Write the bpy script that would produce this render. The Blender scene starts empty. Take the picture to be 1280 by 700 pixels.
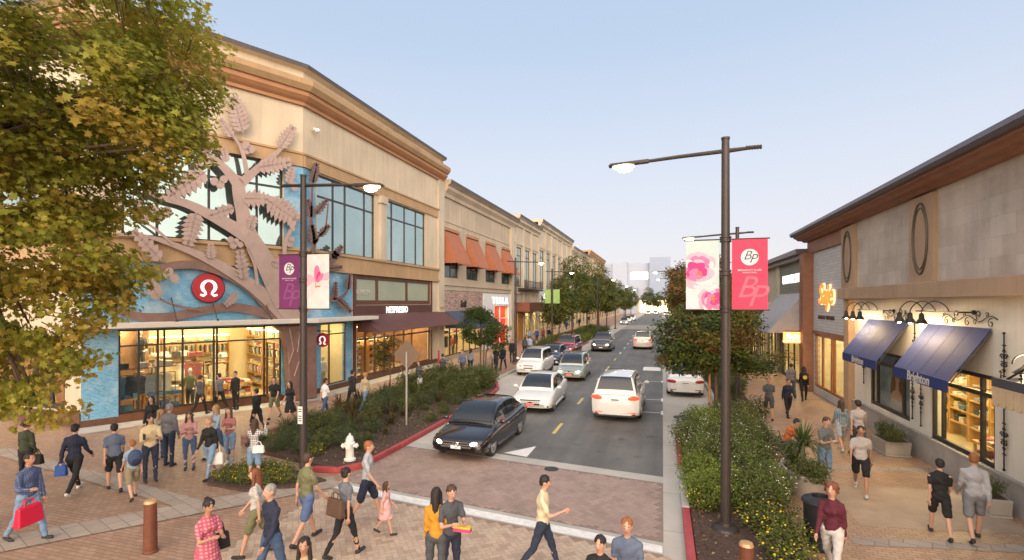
import bpy, bmesh, math, random
from mathutils import Vector, Matrix, noise
R = random.Random(11)
C = bpy.context.scene.collection
rad = math.radians
# ---------------------------------------------------------------- camera model (used to measure, metres)
HZ, FP, CZ = 378.0, 640.0, 4.7
TH = math.atan(188.0/640.0); CS, SN = math.cos(TH), math.sin(TH)
def ray(px, py):
    dx = (px-640)/FP
    return Vector((dx*CS-SN, dx*SN+CS, (HZ-py)/FP))
def gnd(px, py, z=0.0):
    r = ray(px, py); t = (z-CZ)/r.z
    return Vector((r.x*t, r.y*t, z))
def atX(px, py, X):
    r = ray(px, py); t = X/r.x
    return Vector((X, r.y*t, CZ+r.z*t))
def atY(px, py, Y):
    r = ray(px, py); t = Y/r.y
    return Vector((r.x*t, Y, CZ+r.z*t))
# ---------------------------------------------------------------- tags
def tag(o, label=None, cat=None, group=None, kind=None):
    if label: o['label'] = label
    if cat: o['category'] = cat
    if group: o['group'] = group
    if kind: o['kind'] = kind
    return o
def empty(name, loc=(0, 0, 0), rz=0.0, label=None, cat=None, group=None):
    o = bpy.data.objects.new(name, None); C.objects.link(o)
    o.location = loc; o.rotation_euler = (0, 0, rz); o.empty_display_size = .2
    return tag(o, label, cat, group)
KIDS = {}
def copy_tree(o, parent=None):
    c = o.copy(); C.objects.link(c); c.parent = parent
    if parent is not None: KIDS.setdefault(parent.name, []).append(c)
    for k in list(KIDS.get(o.name, [])): copy_tree(k, c)
    return c
def dup(o, loc, rz=0.0, label=None, sc=None):
    c = copy_tree(o); c.location = loc; c.rotation_euler = (0, 0, rz)
    if label: c['label'] = label
    if sc: c.scale = sc if hasattr(sc, '__len__') else (sc, sc, sc)
    return c
# ---------------------------------------------------------------- materials
MATS = {}
def nd(t, typ, **kw):
    n = t.nodes.new(typ)
    for k, v in kw.items(): setattr(n, k, v)
    return n
def rgba(c): return (c[0], c[1], c[2], 1.0)
def mat(name, col, rough=.6, metal=0.0, var=.12, scale=3.0, bump=0.0, bscale=40.0, spec=.5, coat=0.0, sss=None, fine=None):
    if name in MATS: return MATS[name]
    m = bpy.data.materials.new(name); m.use_nodes = True; MATS[name] = m
    t = m.node_tree; b = t.nodes['Principled BSDF']; L = t.links
    b.inputs['Roughness'].default_value = rough; b.inputs['Metallic'].default_value = metal
    b.inputs['Specular IOR Level'].default_value = spec; b.inputs['Coat Weight'].default_value = coat
    b.inputs['Coat Roughness'].default_value = .04
    tc = nd(t, 'ShaderNodeTexCoord')
    n1 = nd(t, 'ShaderNodeTexNoise'); n1.inputs['Scale'].default_value = scale; n1.inputs['Detail'].default_value = 6
    n1.inputs['Roughness'].default_value = .65
    L.new(tc.outputs['Object'], n1.inputs['Vector'])
    mx = nd(t, 'ShaderNodeMix', data_type='RGBA')
    mx.inputs['A'].default_value = rgba([min(1, c*(1+var)) for c in col])
    mx.inputs['B'].default_value = rgba([c*(1-var) for c in col])
    rp = nd(t, 'ShaderNodeMapRange'); rp.inputs['From Min'].default_value = .3; rp.inputs['From Max'].default_value = .7
    L.new(n1.outputs['Fac'], rp.inputs['Value']); L.new(rp.outputs['Result'], mx.inputs['Factor'])
    L.new(mx.outputs['Result'], b.inputs['Base Color'])
    if bump:
        n2 = nd(t, 'ShaderNodeTexNoise'); n2.inputs['Scale'].default_value = bscale; n2.inputs['Detail'].default_value = 4
        L.new(tc.outputs['Object'], n2.inputs['Vector'])
        bp = nd(t, 'ShaderNodeBump'); bp.inputs['Strength'].default_value = bump; bp.inputs['Distance'].default_value = .02
        L.new(n2.outputs['Fac'], bp.inputs['Height']); L.new(bp.outputs['Normal'], b.inputs['Normal'])
    return m
def weather(m, lo=.84, hi=1.08, sc_=(.9, .9, .07)):
    """rain streaks and grime that belong to the surface"""
    t = m.node_tree; L = t.links; b = t.nodes['Principled BSDF']; src = b.inputs['Base Color'].links[0].from_socket
    tc = nd(t, 'ShaderNodeTexCoord'); mp = nd(t, 'ShaderNodeMapping'); mp.inputs['Scale'].default_value = sc_; L.new(tc.outputs['Object'], mp.inputs[0])
    n = nd(t, 'ShaderNodeTexNoise'); n.inputs['Scale'].default_value = 2.2; n.inputs['Detail'].default_value = 7; n.inputs['Roughness'].default_value = .7; L.new(mp.outputs[0], n.inputs[0])
    n2 = nd(t, 'ShaderNodeTexNoise'); n2.inputs['Scale'].default_value = .35; n2.inputs['Detail'].default_value = 5; L.new(tc.outputs['Object'], n2.inputs[0])
    av = nd(t, 'ShaderNodeMath', operation='ADD'); L.new(n.outputs['Fac'], av.inputs[0]); L.new(n2.outputs['Fac'], av.inputs[1])
    r = nd(t, 'ShaderNodeMapRange'); r.inputs['From Min'].default_value = .72; r.inputs['From Max'].default_value = 1.15; r.inputs['To Min'].default_value = lo; r.inputs['To Max'].default_value = hi; L.new(av.outputs[0], r.inputs['Value'])
    mx = nd(t, 'ShaderNodeMix', data_type='RGBA', blend_type='MULTIPLY'); mx.inputs['Factor'].default_value = 1; L.new(src, mx.inputs['A']); L.new(r.outputs[0], mx.inputs['B']); L.new(mx.outputs['Result'], b.inputs['Base Color'])
    return m
def emis(name, col, st):
    if name in MATS: return MATS[name]
    m = bpy.data.materials.new(name); m.use_nodes = True; MATS[name] = m
    t = m.node_tree; b = t.nodes['Principled BSDF']
    b.inputs['Base Color'].default_value = rgba(col)
    b.inputs['Emission Color'].default_value = rgba(col); b.inputs['Emission Strength'].default_value = st
    return m
def glass(name, tint=(.9, .95, .93), refl=.12, rough=.02):
    if name in MATS: return MATS[name]
    m = bpy.data.materials.new(name); m.use_nodes = True; MATS[name] = m
    t = m.node_tree; t.nodes.remove(t.nodes['Principled BSDF']); L = t.links
    out = t.nodes['Material Output']
    tr = nd(t, 'ShaderNodeBsdfTransparent'); tr.inputs['Color'].default_value = rgba(tint)
    gl = nd(t, 'ShaderNodeBsdfGlossy'); gl.inputs['Roughness'].default_value = rough
    fr = nd(t, 'ShaderNodeLayerWeight'); fr.inputs['Blend'].default_value = .5
    pw = nd(t, 'ShaderNodeMath', operation='POWER'); pw.inputs[1].default_value = 4.0; L.new(fr.outputs['Facing'], pw.inputs[0])
    ad = nd(t, 'ShaderNodeMath', operation='MULTIPLY_ADD'); ad.inputs[1].default_value = .6; ad.inputs[2].default_value = refl*.4
    ad.use_clamp = True
    L.new(pw.outputs[0], ad.inputs[0])
    mx = nd(t, 'ShaderNodeMixShader'); L.new(ad.outputs[0], mx.inputs['Fac']); L.new(tr.outputs[0], mx.inputs[1]); L.new(gl.outputs[0], mx.inputs[2])
    L.new(mx.outputs[0], out.inputs['Surface'])
    return m
def brick(name, c1, c2, cm, bw, bh, mortar=.012, rough=.75, rot=0.0, plane='XY', var=.25, bump=.3, offset=.5, big=.12, spec=.4, wet=0.0):
    """brick pattern in metres on object coordinates"""
    if name in MATS: return MATS[name]
    m = bpy.data.materials.new(name); m.use_nodes = True; MATS[name] = m
    t = m.node_tree; b = t.nodes['Principled BSDF']; L = t.links
    b.inputs['Roughness'].default_value = rough; b.inputs['Specular IOR Level'].default_value = spec
    tc = nd(t, 'ShaderNodeTexCoord'); sp = nd(t, 'ShaderNodeSeparateXYZ'); cb = nd(t, 'ShaderNodeCombineXYZ')
    L.new(tc.outputs['Object'], sp.inputs[0])
    a, bb = {'XY': ('X', 'Y'), 'YZ': ('Y', 'Z'), 'XZ': ('X', 'Z')}[plane]
    L.new(sp.outputs[a], cb.inputs['X']); L.new(sp.outputs[bb], cb.inputs['Y'])
    mp = nd(t, 'ShaderNodeMapping'); mp.inputs['Rotation'].default_value = (0, 0, rot)
    L.new(cb.outputs[0], mp.inputs['Vector'])
    bt = nd(t, 'ShaderNodeTexBrick'); bt.offset = offset
    bt.inputs['Scale'].default_value = 1.0; bt.inputs['Brick Width'].default_value = bw; bt.inputs['Row Height'].default_value = bh
    bt.inputs['Mortar Size'].default_value = mortar; bt.inputs['Mortar Smooth'].default_value = .2; bt.inputs['Bias'].default_value = 0.0
    bt.inputs['Color1'].default_value = rgba(c1); bt.inputs['Color2'].default_value = rgba(c2); bt.inputs['Mortar'].default_value = rgba(cm)
    L.new(mp.outputs[0], bt.inputs['Vector'])
    n1 = nd(t, 'ShaderNodeTexNoise'); n1.inputs['Scale'].default_value = .55; n1.inputs['Detail'].default_value = 8; n1.inputs['Roughness'].default_value = .7
    L.new(tc.outputs['Object'], n1.inputs['Vector'])
    rp = nd(t, 'ShaderNodeMapRange'); rp.inputs['From Min'].default_value = .3; rp.inputs['From Max'].default_value = .7
    rp.inputs['To Min'].default_value = 1-big; rp.inputs['To Max'].default_value = 1+big
    L.new(n1.outputs['Fac'], rp.inputs['Value'])
    mx = nd(t, 'ShaderNodeMix', data_type='RGBA', blend_type='MULTIPLY'); mx.inputs['Factor'].default_value = 1
    L.new(bt.outputs['Color'], mx.inputs['A']); L.new(rp.outputs['Result'], mx.inputs['B'])
    L.new(mx.outputs['Result'], b.inputs['Base Color'])
    r2 = nd(t, 'ShaderNodeMapRange'); r2.inputs['From Min'].default_value = .35; r2.inputs['From Max'].default_value = .7
    r2.inputs['To Min'].default_value = rough-wet; r2.inputs['To Max'].default_value = rough+.1
    L.new(n1.outputs['Fac'], r2.inputs['Value']); L.new(r2.outputs['Result'], b.inputs['Roughness'])
    bp = nd(t, 'ShaderNodeBump'); bp.inputs['Strength'].default_value = bump; bp.inputs['Distance'].default_value = .01
    L.new(bt.outputs['Fac'], bp.inputs['Height']); bp.invert = True
    L.new(bp.outputs['Normal'], b.inputs['Normal'])
    return m
# ---------------------------------------------------------------- frames and mesh builder
class Fr:
    """vertical plane through p0 -> p1 (plan); n points to the street side"""
    def __init__(s, p0, p1, toward=(0, 0)):
        s.o = Vector((p0[0], p0[1], 0)); d = Vector((p1[0]-p0[0], p1[1]-p0[1], 0)); s.len = d.length; s.u = d.normalized()
        s.n = Vector((s.u.y, -s.u.x, 0))
        if s.n.dot(Vector((toward[0], toward[1], 0))-s.o) < 0: s.n = -s.n
    def at(s, u, z, d=0.0): return s.o+s.u*u+s.n*d+Vector((0, 0, z))
    def px(s, x, y, d=0.0):
        r = ray(x, y); q = s.o+s.n*d
        t = (q.x*s.n.x+q.y*s.n.y)/(r.x*s.n.x+r.y*s.n.y)
        p = r*t; return ((p-s.o).dot(s.u), CZ+r.z*t)
    def U(s, x, d=0.0): return s.px(x, 300, d)[0]
    def Z(s, x, y, d=0.0): return s.px(x, y, d)[1]
class MB:
    def __init__(s): s.v = []; s.f = []; s.m = []
    def add(s, vs, fs, mi=0):
        b = len(s.v); s.v += [Vector(v) for v in vs]
        s.f += [[b+i for i in f] for f in fs]; s.m += [mi]*len(fs); return s
    def quad(s, a, b, c, d, mi=0): return s.add([a, b, c, d], [[0, 1, 2, 3]], mi)
    def hexa(s, P, mi=0):
        return s.add(P, [[0, 3, 2, 1], [4, 5, 6, 7], [0, 1, 5, 4], [1, 2, 6, 5], [2, 3, 7, 6], [3, 0, 4, 7]], mi)
    def box(s, x0, x1, y0, y1, z0, z1, mi=0):
        return s.hexa([(x0, y0, z0), (x1, y0, z0), (x1, y1, z0), (x0, y1, z0), (x0, y0, z1), (x1, y0, z1), (x1, y1, z1), (x0, y1, z1)], mi)
    def fbox(s, fr, u0, u1, z0, z1, d0, d1, mi=0):
        A = fr.at; return s.hexa([A(u0, z0, d0), A(u1, z0, d0), A(u1, z0, d1), A(u0, z0, d1), A(u0, z1, d0), A(u1, z1, d0), A(u1, z1, d1), A(u0, z1, d1)], mi)
    def prism(s, fr, poly, d0, d1, mi=0):
        n = len(poly)
        vs = [fr.at(u, z, d1) for u, z in poly]+[fr.at(u, z, d0) for u, z in poly]
        fs = [list(range(n)), list(range(2*n-1, n-1, -1))]+[[i, n+i, n+(i+1) % n, (i+1) % n] for i in range(n)]
        return s.add(vs, fs, mi)
    def slab(s, poly, z0, z1, mi=0):
        n = len(poly)
        vs = [(x, y, z1) for x, y in poly]+[(x, y, z0) for x, y in poly]
        fs = [list(range(n)), list(range(2*n-1, n-1, -1))]+[[i, n+i, n+(i+1) % n, (i+1) % n] for i in range(n)]
        return s.add(vs, fs, mi)
    def tube(s, pts, rs, seg=8, mi=0, flat=1.0):
        pts = [Vector(p) for p in pts]
        if not hasattr(rs, '__len__'): rs = [rs]*len(pts)
        b = len(s.v); n = len(pts); up = None
        for i, p in enumerate(pts):
            d = (pts[min(i+1, n-1)]-pts[max(i-1, 0)])
            d = d.normalized() if d.length > 1e-9 else Vector((0, 0, 1))
            if up is None: up = Vector((0, 0, 1)) if abs(d.z) < .9 else Vector((1, 0, 0))
            x = d.cross(up).normalized(); y = x.cross(d).normalized(); up = y
            for k in range(seg):
                a = 2*math.pi*k/seg
                s.v.append(p+x*math.cos(a)*rs[i]+y*math.sin(a)*rs[i]*flat)
        for i in range(n-1):
            for k in range(seg):
                s.f.append([b+i*seg+k, b+i*seg+(k+1) % seg, b+(i+1)*seg+(k+1) % seg, b+(i+1)*seg+k]); s.m.append(mi)
        s.f.append([b+k for k in range(seg)][::-1]); s.m.append(mi)
        s.f.append([b+(n-1)*seg+k for k in range(seg)]); s.m.append(mi)
        return s
    def lathe(s, prof, c=(0, 0, 0), seg=16, mi=0, ax=None):
        """prof: (r, z); axis z or a direction"""
        c = Vector(c); b = len(s.v); n = len(prof)
        M = Matrix.Identity(3) if ax is None else Vector((0, 0, 1)).rotation_difference(Vector(ax)).to_matrix()
        for r, z in prof:
            for k in range(seg):
                a = 2*math.pi*k/seg; s.v.append(c+M @ Vector((r*math.cos(a), r*math.sin(a), z)))
        for i in range(n-1):
            for k in range(seg):
                s.f.append([b+i*seg+k, b+i*seg+(k+1) % seg, b+(i+1)*seg+(k+1) % seg, b+(i+1)*seg+k]); s.m.append(mi)
        s.f.append([b+k for k in range(seg)][::-1]); s.m.append(mi)
        s.f.append([b+(n-1)*seg+k for k in range(seg)]); s.m.append(mi)
        return s
    def ell(s, c, r, mi=0, seg=12, rings=7, M=None):
        c = Vector(c); b = len(s.v)
        if not hasattr(r, '__len__'): r = (r, r, r)
        def T(x, y, z):
            v = Vector((x*r[0], y*r[1], z*r[2])); return c+(M @ v if M else v)
        s.v.append(T(0, 0, -1))
        for i in range(1, rings):
            ph = math.pi*i/rings-math.pi/2
            for k in range(seg):
                a = 2*math.pi*k/seg; s.v.append(T(math.cos(ph)*math.cos(a), math.cos(ph)*math.sin(a), math.sin(ph)))
        s.v.append(T(0, 0, 1)); top = len(s.v)-1
        for k in range(seg):
            s.f.append([b, b+1+(k+1) % seg, b+1+k]); s.m.append(mi)
            for i in range(rings-2):
                o = b+1+i*seg; s.f.append([o+k, o+(k+1) % seg, o+seg+(k+1) % seg, o+seg+k]); s.m.append(mi)
            o = b+1+(rings-2)*seg; s.f.append([o+k, o+(k+1) % seg, top]); s.m.append(mi)
        return s
    def build(s, name, mats, parent=None, smooth=False, bevel=0.0, world=True, label=None):
        me = bpy.data.meshes.new(name)
        off = Vector((0, 0, 0))
        if parent is not None and world:
            M = parent['_inv'] if False else None
            p = parent; T = Matrix.Identity(4)
            while p is not None: T = Matrix.LocRotScale(p.location, p.rotation_euler, p.scale) @ T; p = p.parent
            I = T.inverted(); vs = [I @ v for v in s.v]
        else: vs = s.v
        me.from_pydata([tuple(v) for v in vs], [], s.f)
        if not isinstance(mats, (list, tuple)): mats = [mats]
        for m in mats: me.materials.append(m)
        if any(s.m): me.polygons.foreach_set('material_index', s.m)
        if smooth: me.polygons.foreach_set('use_smooth', [True]*len(me.polygons))
        me.update()
        o = bpy.data.objects.new(name, me); C.objects.link(o)
        if parent is not None:
            o.parent = parent; KIDS.setdefault(parent.name, []).append(o)
        if bevel:
            bv = o.modifiers.new('bevel', 'BEVEL'); bv.width = bevel; bv.segments = 2; bv.limit_method = 'ANGLE'
        if smooth and bevel: pass
        if label: o['label'] = label
        return o
def one(name, mb, mats, label, cat, group=None, kind=None, **kw):
    return tag(mb.build(name, mats, **kw), label, cat, group, kind)
def wall_with_holes(mb, fr, u0, u1, z0, z1, holes, depth=.25, d=0.0, mi=0, mr=None):
    """front sheet with openings, reveals and a back sheet"""
    us = sorted(set([u0, u1]+[min(max(h[i], u0), u1) for h in holes for i in (0, 1)]))
    zs = sorted(set([z0, z1]+[min(max(h[i], z0), z1) for h in holes for i in (2, 3)]))
    for i in range(len(us)-1):
        for j in range(len(zs)-1):
            uc = (us[i]+us[i+1])/2; zc = (zs[j]+zs[j+1])/2
            if any(h[0] < uc < h[1] and h[2] < zc < h[3] for h in holes): continue
            for dd in (d, d-depth):
                mb.quad(fr.at(us[i], zs[j], dd), fr.at(us[i+1], zs[j], dd), fr.at(us[i+1], zs[j+1], dd), fr.at(us[i], zs[j+1], dd), mi)
    mr = mi if mr is None else mr
    for h in list(holes)+[(u0, u1, z0, z1)]:
        a, b, c, e = h[:4]; A = fr.at
        for (p, q) in (((a, c), (b, c)), ((b, c), (b, e)), ((b, e), (a, e)), ((a, e), (a, c))):
            mb.quad(A(p[0], p[1], d), A(q[0], q[1], d), A(q[0], q[1], d-depth), A(p[0], p[1], d-depth), mr)
def text_mesh(txt, size, depth=.01, shear=0.0, bold=0.0, align='CENTER', spacing=1.0):
    cu = bpy.data.curves.new('t', 'FONT'); cu.body = txt; cu.size = size; cu.extrude = depth; cu.align_x = align; cu.align_y = 'CENTER'
    cu.shear = shear; cu.offset = bold; cu.space_character = spacing; cu.resolution_u = 3
    o = bpy.data.objects.new('t', cu); C.objects.link(o)
    dg = bpy.context.evaluated_depsgraph_get(); dg.update()
    me = bpy.data.meshes.new_from_object(o.evaluated_get(dg)); bpy.data.objects.remove(o); bpy.data.curves.remove(cu)
    return me
def text_on(name, txt, fr, u, z, d, size, m, parent, depth=.015, shear=0.0, bold=0.0, spacing=1.0, xs=1.0, rot=0.0, flip=False):
    me = text_mesh(txt, size, depth, shear, bold, 'CENTER', spacing); me.name = name
    # readable from the n side: x runs along cross(up, n)
    x = Vector((0, 0, 1)).cross(fr.n); 
    c, s = math.cos(rot), math.sin(rot)
    X = x*c+Vector((0, 0, 1))*s; Z = -x*s+Vector((0, 0, 1))*c
    o0 = fr.at(u, z, d); I = Matrix.Identity(4)
    p = parent
    T = Matrix.Identity(4)
    while p is not None: T = Matrix.LocRotScale(p.location, p.rotation_euler, p.scale) @ T; p = p.parent
    I = T.inverted()
    for v in me.vertices: v.co = I @ (o0+X*v.co.x*xs+Z*v.co.y+fr.n*v.co.z)
    me.materials.clear(); me.materials.append(m)
    o = bpy.data.objects.new(name, me); C.objects.link(o)
    if parent: o.parent = parent; KIDS.setdefault(parent.name, []).append(o)
    return o
# ---------------------------------------------------------------- world, sun, camera
sc = bpy.context.scene
w = bpy.data.worlds.new('World'); sc.world = w; w.use_nodes = True
t = w.node_tree; bg = t.nodes['Background']
sky = nd(t, 'ShaderNodeTexSky', sky_type='NISHITA'); sky.sun_disc = False
SUN_EL, SUN_AZ = 6.0, 165.0           # sunset glow behind the camera, a little to its right
sky.sun_elevation = rad(SUN_EL); sky.sun_rotation = rad(SUN_AZ); sky.altitude = 50; sky.air_density = 1.0; sky.dust_density = 2.2; sky.ozone_density = 2.0
# dusk gradient by direction (height above the horizon), mixed over the physical sky
tc = nd(t, 'ShaderNodeTexCoord'); sp = nd(t, 'ShaderNodeSeparateXYZ'); t.links.new(tc.outputs['Generated'], sp.inputs[0])
cr = nd(t, 'ShaderNodeValToRGB'); e = cr.color_ramp.elements
e[0].position = 0.0; e[0].color = (4.7, 4.4, 4.4, 1)
e[1].position = .75; e[1].color = (2.3, 2.95, 4.0, 1)
for p, c in ((.10, (4.3, 4.2, 4.5)), (.25, (3.7, 3.95, 4.55)), (.45, (2.75, 3.35, 4.3))):
    q = cr.color_ramp.elements.new(p); q.color = rgba(c)
mr_ = nd(t, 'ShaderNodeMapRange'); mr_.inputs['From Min'].default_value = 0.0; mr_.inputs['From Max'].default_value = 1.0
t.links.new(sp.outputs['Z'], cr.inputs['Fac'])
mx = nd(t, 'ShaderNodeMix', data_type='RGBA'); mx.inputs['Factor'].default_value = .88
t.links.new(sky.outputs[0], mx.inputs['A']); t.links.new(cr.outputs[0], mx.inputs['B'])

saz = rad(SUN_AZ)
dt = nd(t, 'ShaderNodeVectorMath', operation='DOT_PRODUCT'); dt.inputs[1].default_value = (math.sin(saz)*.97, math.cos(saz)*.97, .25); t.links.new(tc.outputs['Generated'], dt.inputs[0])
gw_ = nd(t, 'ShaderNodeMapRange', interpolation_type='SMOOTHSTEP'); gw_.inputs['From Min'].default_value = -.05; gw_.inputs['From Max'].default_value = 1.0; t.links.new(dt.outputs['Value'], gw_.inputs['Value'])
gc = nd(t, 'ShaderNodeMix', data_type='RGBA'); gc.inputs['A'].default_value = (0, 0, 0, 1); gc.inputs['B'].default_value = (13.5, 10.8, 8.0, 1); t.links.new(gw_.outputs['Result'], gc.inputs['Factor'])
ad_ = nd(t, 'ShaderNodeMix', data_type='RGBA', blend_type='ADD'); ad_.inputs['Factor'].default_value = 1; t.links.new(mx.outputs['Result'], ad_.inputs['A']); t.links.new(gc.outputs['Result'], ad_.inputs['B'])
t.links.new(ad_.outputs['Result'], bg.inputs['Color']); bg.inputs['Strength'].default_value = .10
sd = bpy.data.lights.new('sun', 'SUN'); sd.energy = .8; sd.angle = rad(30); sd.color = (1.0, .72, .5)
so = bpy.data.objects.new('sun', sd); C.objects.link(so)
az = rad(SUN_AZ); el = rad(16)
dv = Vector((math.sin(az)*math.cos(el), math.cos(az)*math.cos(el), math.sin(el)))   # toward the sun
so.rotation_euler = dv.to_track_quat('Z', 'Y').to_euler()
cd = bpy.data.cameras.new('camera'); cam = bpy.data.objects.new('camera', cd); C.objects.link(cam); sc.camera = cam
cam.location = (0, 0, CZ); cam.rotation_euler = (rad(90), 0, TH)
cd.sensor_width = 36; cd.lens = 36*FP/1280; cd.shift_y = (HZ-350)/1280; cd.clip_start = .1; cd.clip_end = 3000
sc.view_settings.view_transform = 'Standard'; sc.view_settings.look = 'None'; sc.view_settings.exposure = 1.1; sc.view_settings.gamma = 1
sc.render.engine = 'CYCLES'; cy = sc.cycles
cy.use_denoising = True; cy.use_adaptive_sampling = True; cy.adaptive_threshold = .02
cy.max_bounces = 6; cy.diffuse_bounces = 3; cy.glossy_bounces = 3; cy.transmission_bounces = 4; cy.transparent_max_bounces = 12
cy.sample_clamp_indirect = 4; cy.caustics_reflective = False; cy.caustics_refractive = False
# ---------------------------------------------------------------- ground surfaces
M_plaza = brick('plaza_brick', (.30, .18, .12), (.375, .245, .17), (.17, .12, .095), .21, .105, .008, .62, wet=.16, big=.22)
M_cross = brick('crossing_brick', (.27, .165, .145), (.35, .24, .215), (.13, .10, .09), .22, .11, .008, .6, rot=rad(8), wet=.15, big=.16)
M_herring = brick('front_brick', (.38, .27, .19), (.47, .35, .26), (.17, .125, .10), .22, .11, .009, .6, rot=rad(45), wet=.1, big=.16)
M_stonepav = brick('grey_paver', (.33, .27, .22), (.38, .32, .27), (.21, .17, .14), .45, .3, .01, .65, rot=rad(20), big=.15)
M_conc = mat('concrete', (.42, .40, .36), .8, var=.14, scale=.9, bump=.15, bscale=60)
M_conc2 = brick('concrete_flags', (.42, .39, .35), (.47, .44, .39), (.24, .22, .2), 3.0, 2.2, .012, .75, big=.12, bump=.2)
def asphalt():
    m = mat('asphalt', (.118, .114, .105), .62, var=.3, scale=.35, bump=.35, bscale=130); t = m.node_tree; L = t.links
    b = t.nodes['Principled BSDF']
    # worn wheel tracks and old patches that belong to the road itself
    tc = nd(t, 'ShaderNodeTexCoord'); mp = nd(t, 'ShaderNodeMapping'); mp.inputs['Scale'].default_value = (1.1, .05, 1)
    L.new(tc.outputs['Object'], mp.inputs[0]); n = nd(t, 'ShaderNodeTexNoise'); n.inputs['Scale'].default_value = 1.2; n.inputs['Detail'].default_value = 5
    L.new(mp.outputs[0], n.inputs[0])
    n3 = nd(t, 'ShaderNodeTexNoise'); n3.inputs['Scale'].default_value = 90; n3.inputs['Detail'].default_value = 2
    L.new(tc.outputs['Object'], n3.inputs[0])
    src = b.inputs['Base Color'].links[0].from_socket
    r = nd(t, 'ShaderNodeMapRange'); r.inputs['From Min'].default_value = .3; r.inputs['From Max'].default_value = .7; r.inputs['To Min'].default_value = .75; r.inputs['To Max'].default_value = 1.35
    L.new(n.outputs['Fac'], r.inputs['Value'])
    # oil drips and old patches
    vo = nd(t, 'ShaderNodeTexNoise'); vo.inputs['Scale'].default_value = 1.7; vo.inputs['Detail'].default_value = 3; L.new(tc.outputs['Object'], vo.inputs[0])
    rv = nd(t, 'ShaderNodeMapRange'); rv.inputs['From Min'].default_value = .62; rv.inputs['From Max'].default_value = .70; rv.inputs['To Min'].default_value = 1; rv.inputs['To Max'].default_value = .62; L.new(vo.outputs['Fac'], rv.inputs['Value'])
    r3 = nd(t, 'ShaderNodeMapRange'); r3.inputs['To Min'].default_value = .6; r3.inputs['To Max'].default_value = 1.4; L.new(n3.outputs['Fac'], r3.inputs['Value'])
    mu = nd(t, 'ShaderNodeMath', operation='MULTIPLY'); L.new(r.outputs[0], mu.inputs[0]); L.new(r3.outputs[0], mu.inputs[1])
    mu0 = mu; mu = nd(t, 'ShaderNodeMath', operation='MULTIPLY'); L.new(mu0.outputs[0], mu.inputs[0]); L.new(rv.outputs[0], mu.inputs[1])
    mx = nd(t, 'ShaderNodeMix', data_type='RGBA', blend_type='MULTIPLY'); mx.inputs['Factor'].default_value = 1
    L.new(src, mx.inputs['A']); L.new(mu.outputs[0], mx.inputs['B']); L.new(mx.outputs['Result'], b.inputs['Base Color'])
    return m
M_asph = asphalt()
M_paintw = mat('road_paint_white', (.72, .71, .68), .6, var=.18, scale=6)
M_painty = mat('road_paint_yellow', (.62, .46, .14), .6, var=.25, scale=6)
M_redk = mat('kerb_paint_red', (.36, .055, .06), .55, var=.25, scale=5)
M_soil = mat('bark_mulch', (.075, .045, .033), .95, var=.5, scale=14, bump=.9, bscale=35)
M_iron = mat('cast_iron', (.06, .055, .05), .5, .6, var=.2)
def sheet(name, poly, z, m, kind='structure'):
    mb = MB(); mb.add([(x, y, z) for x, y in poly], [list(range(len(poly)))])
    return tag(mb.build(name, m), kind=kind)
sheet('ground', [(-600, -200), (600, -200), (600, 1200), (-600, 1200)], -.02, M_conc)
sheet('plaza', [(-60, -8), (-8.1, -8), (-8.1, 13.5), (-8.1, 29), (-9.6, 29), (-9.6, 300), (-17, 300), (-17, 21.3), (-20.9, 13.85), (-60, 16)], 0.0, M_plaza)
sheet('front_paver_bed', [(-8.1, -8), (.4, -8), (.4, 9.95), (-8.1, 11.2)], .001, mat('paver_joint_sand', (.28, .20, .15), .9))
def herringbone(name, poly, z, w_, rot, cols, gap=.0032):
    fs = []; vs = []; mi = []; c_, s_ = math.cos(rot), math.sin(rot)
    def ins(x, y):
        r_ = False; n = len(poly)
        for i in range(n):
            (x1, y1), (x2, y2) = poly[i], poly[(i+1) % n]
            if (y1 > y) != (y2 > y) and x < (x2-x1)*(y-y1)/(y2-y1)+x1: r_ = not r_
        return r_
    cx, cy = sum(p[0] for p in poly)/len(poly), sum(p[1] for p in poly)/len(poly); N = int(9/w_)
    for a in range(-N, N):
        for b in range(-N//2, N//2):
            x0, y0 = a+2*b, a-2*b
            if abs(x0) > N or abs(y0) > N: continue
            for (u0, v0, u1, v1) in ((x0, y0, x0+2, y0+1), (x0, y0+1, x0+1, y0+3)):
                g = gap/w_; q = [(u0+g, v0+g), (u1-g, v0+g), (u1-g, v1-g), (u0+g, v1-g)]
                W = [(cx+(u*c_-v*s_)*w_, cy+(u*s_+v*c_)*w_) for u, v in q]
                if not all(ins(*p) for p in W): continue
                k = len(vs); vs += [(x, y, z) for x, y in W]; fs.append((k, k+1, k+2, k+3)); mi.append(R.choice((0, 0, 1, 1, 2, 3)))
    mb = MB(); mb.v = [Vector(v) for v in vs]; mb.f = fs; mb.m = mi
    return tag(mb.build(name, cols), kind='structure')
PV = [mat('paver_'+n, c, .58, var=.16, scale=1.5, bump=.2, bscale=90) for n, c in (('tan', (.47, .35, .255)), ('buff', (.50, .385, .285)), ('rose', (.44, .315, .24)), ('brown', (.39, .28, .205)))]
herringbone('front_pavers', [(-8.05, 4), (.35, 4), (.35, 9.9), (-8.05, 11.15)], .006, .11, rad(38), PV)
PC = [mat('crossing_paver_'+n, c, .55, var=.16, scale=1.2, bump=.2, bscale=90) for n, c in (('a', (.34, .24, .195)), ('b', (.36, .26, .21)), ('c', (.32, .225, .185)), ('d', (.30, .21, .175)))]
sheet('raised_crossing_bed', [(-8.1, 11.55), (.02, 10.35), (.02, 13.9), (-8.1, 15.15)], .002, mat('joint_dark', (.25, .185, .16), .9))
herringbone('raised_crossing', [(-8.1, 11.6), (.02, 10.42), (.02, 13.86), (-8.1, 15.1)], .006, .11, rad(-37), PC)
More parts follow.
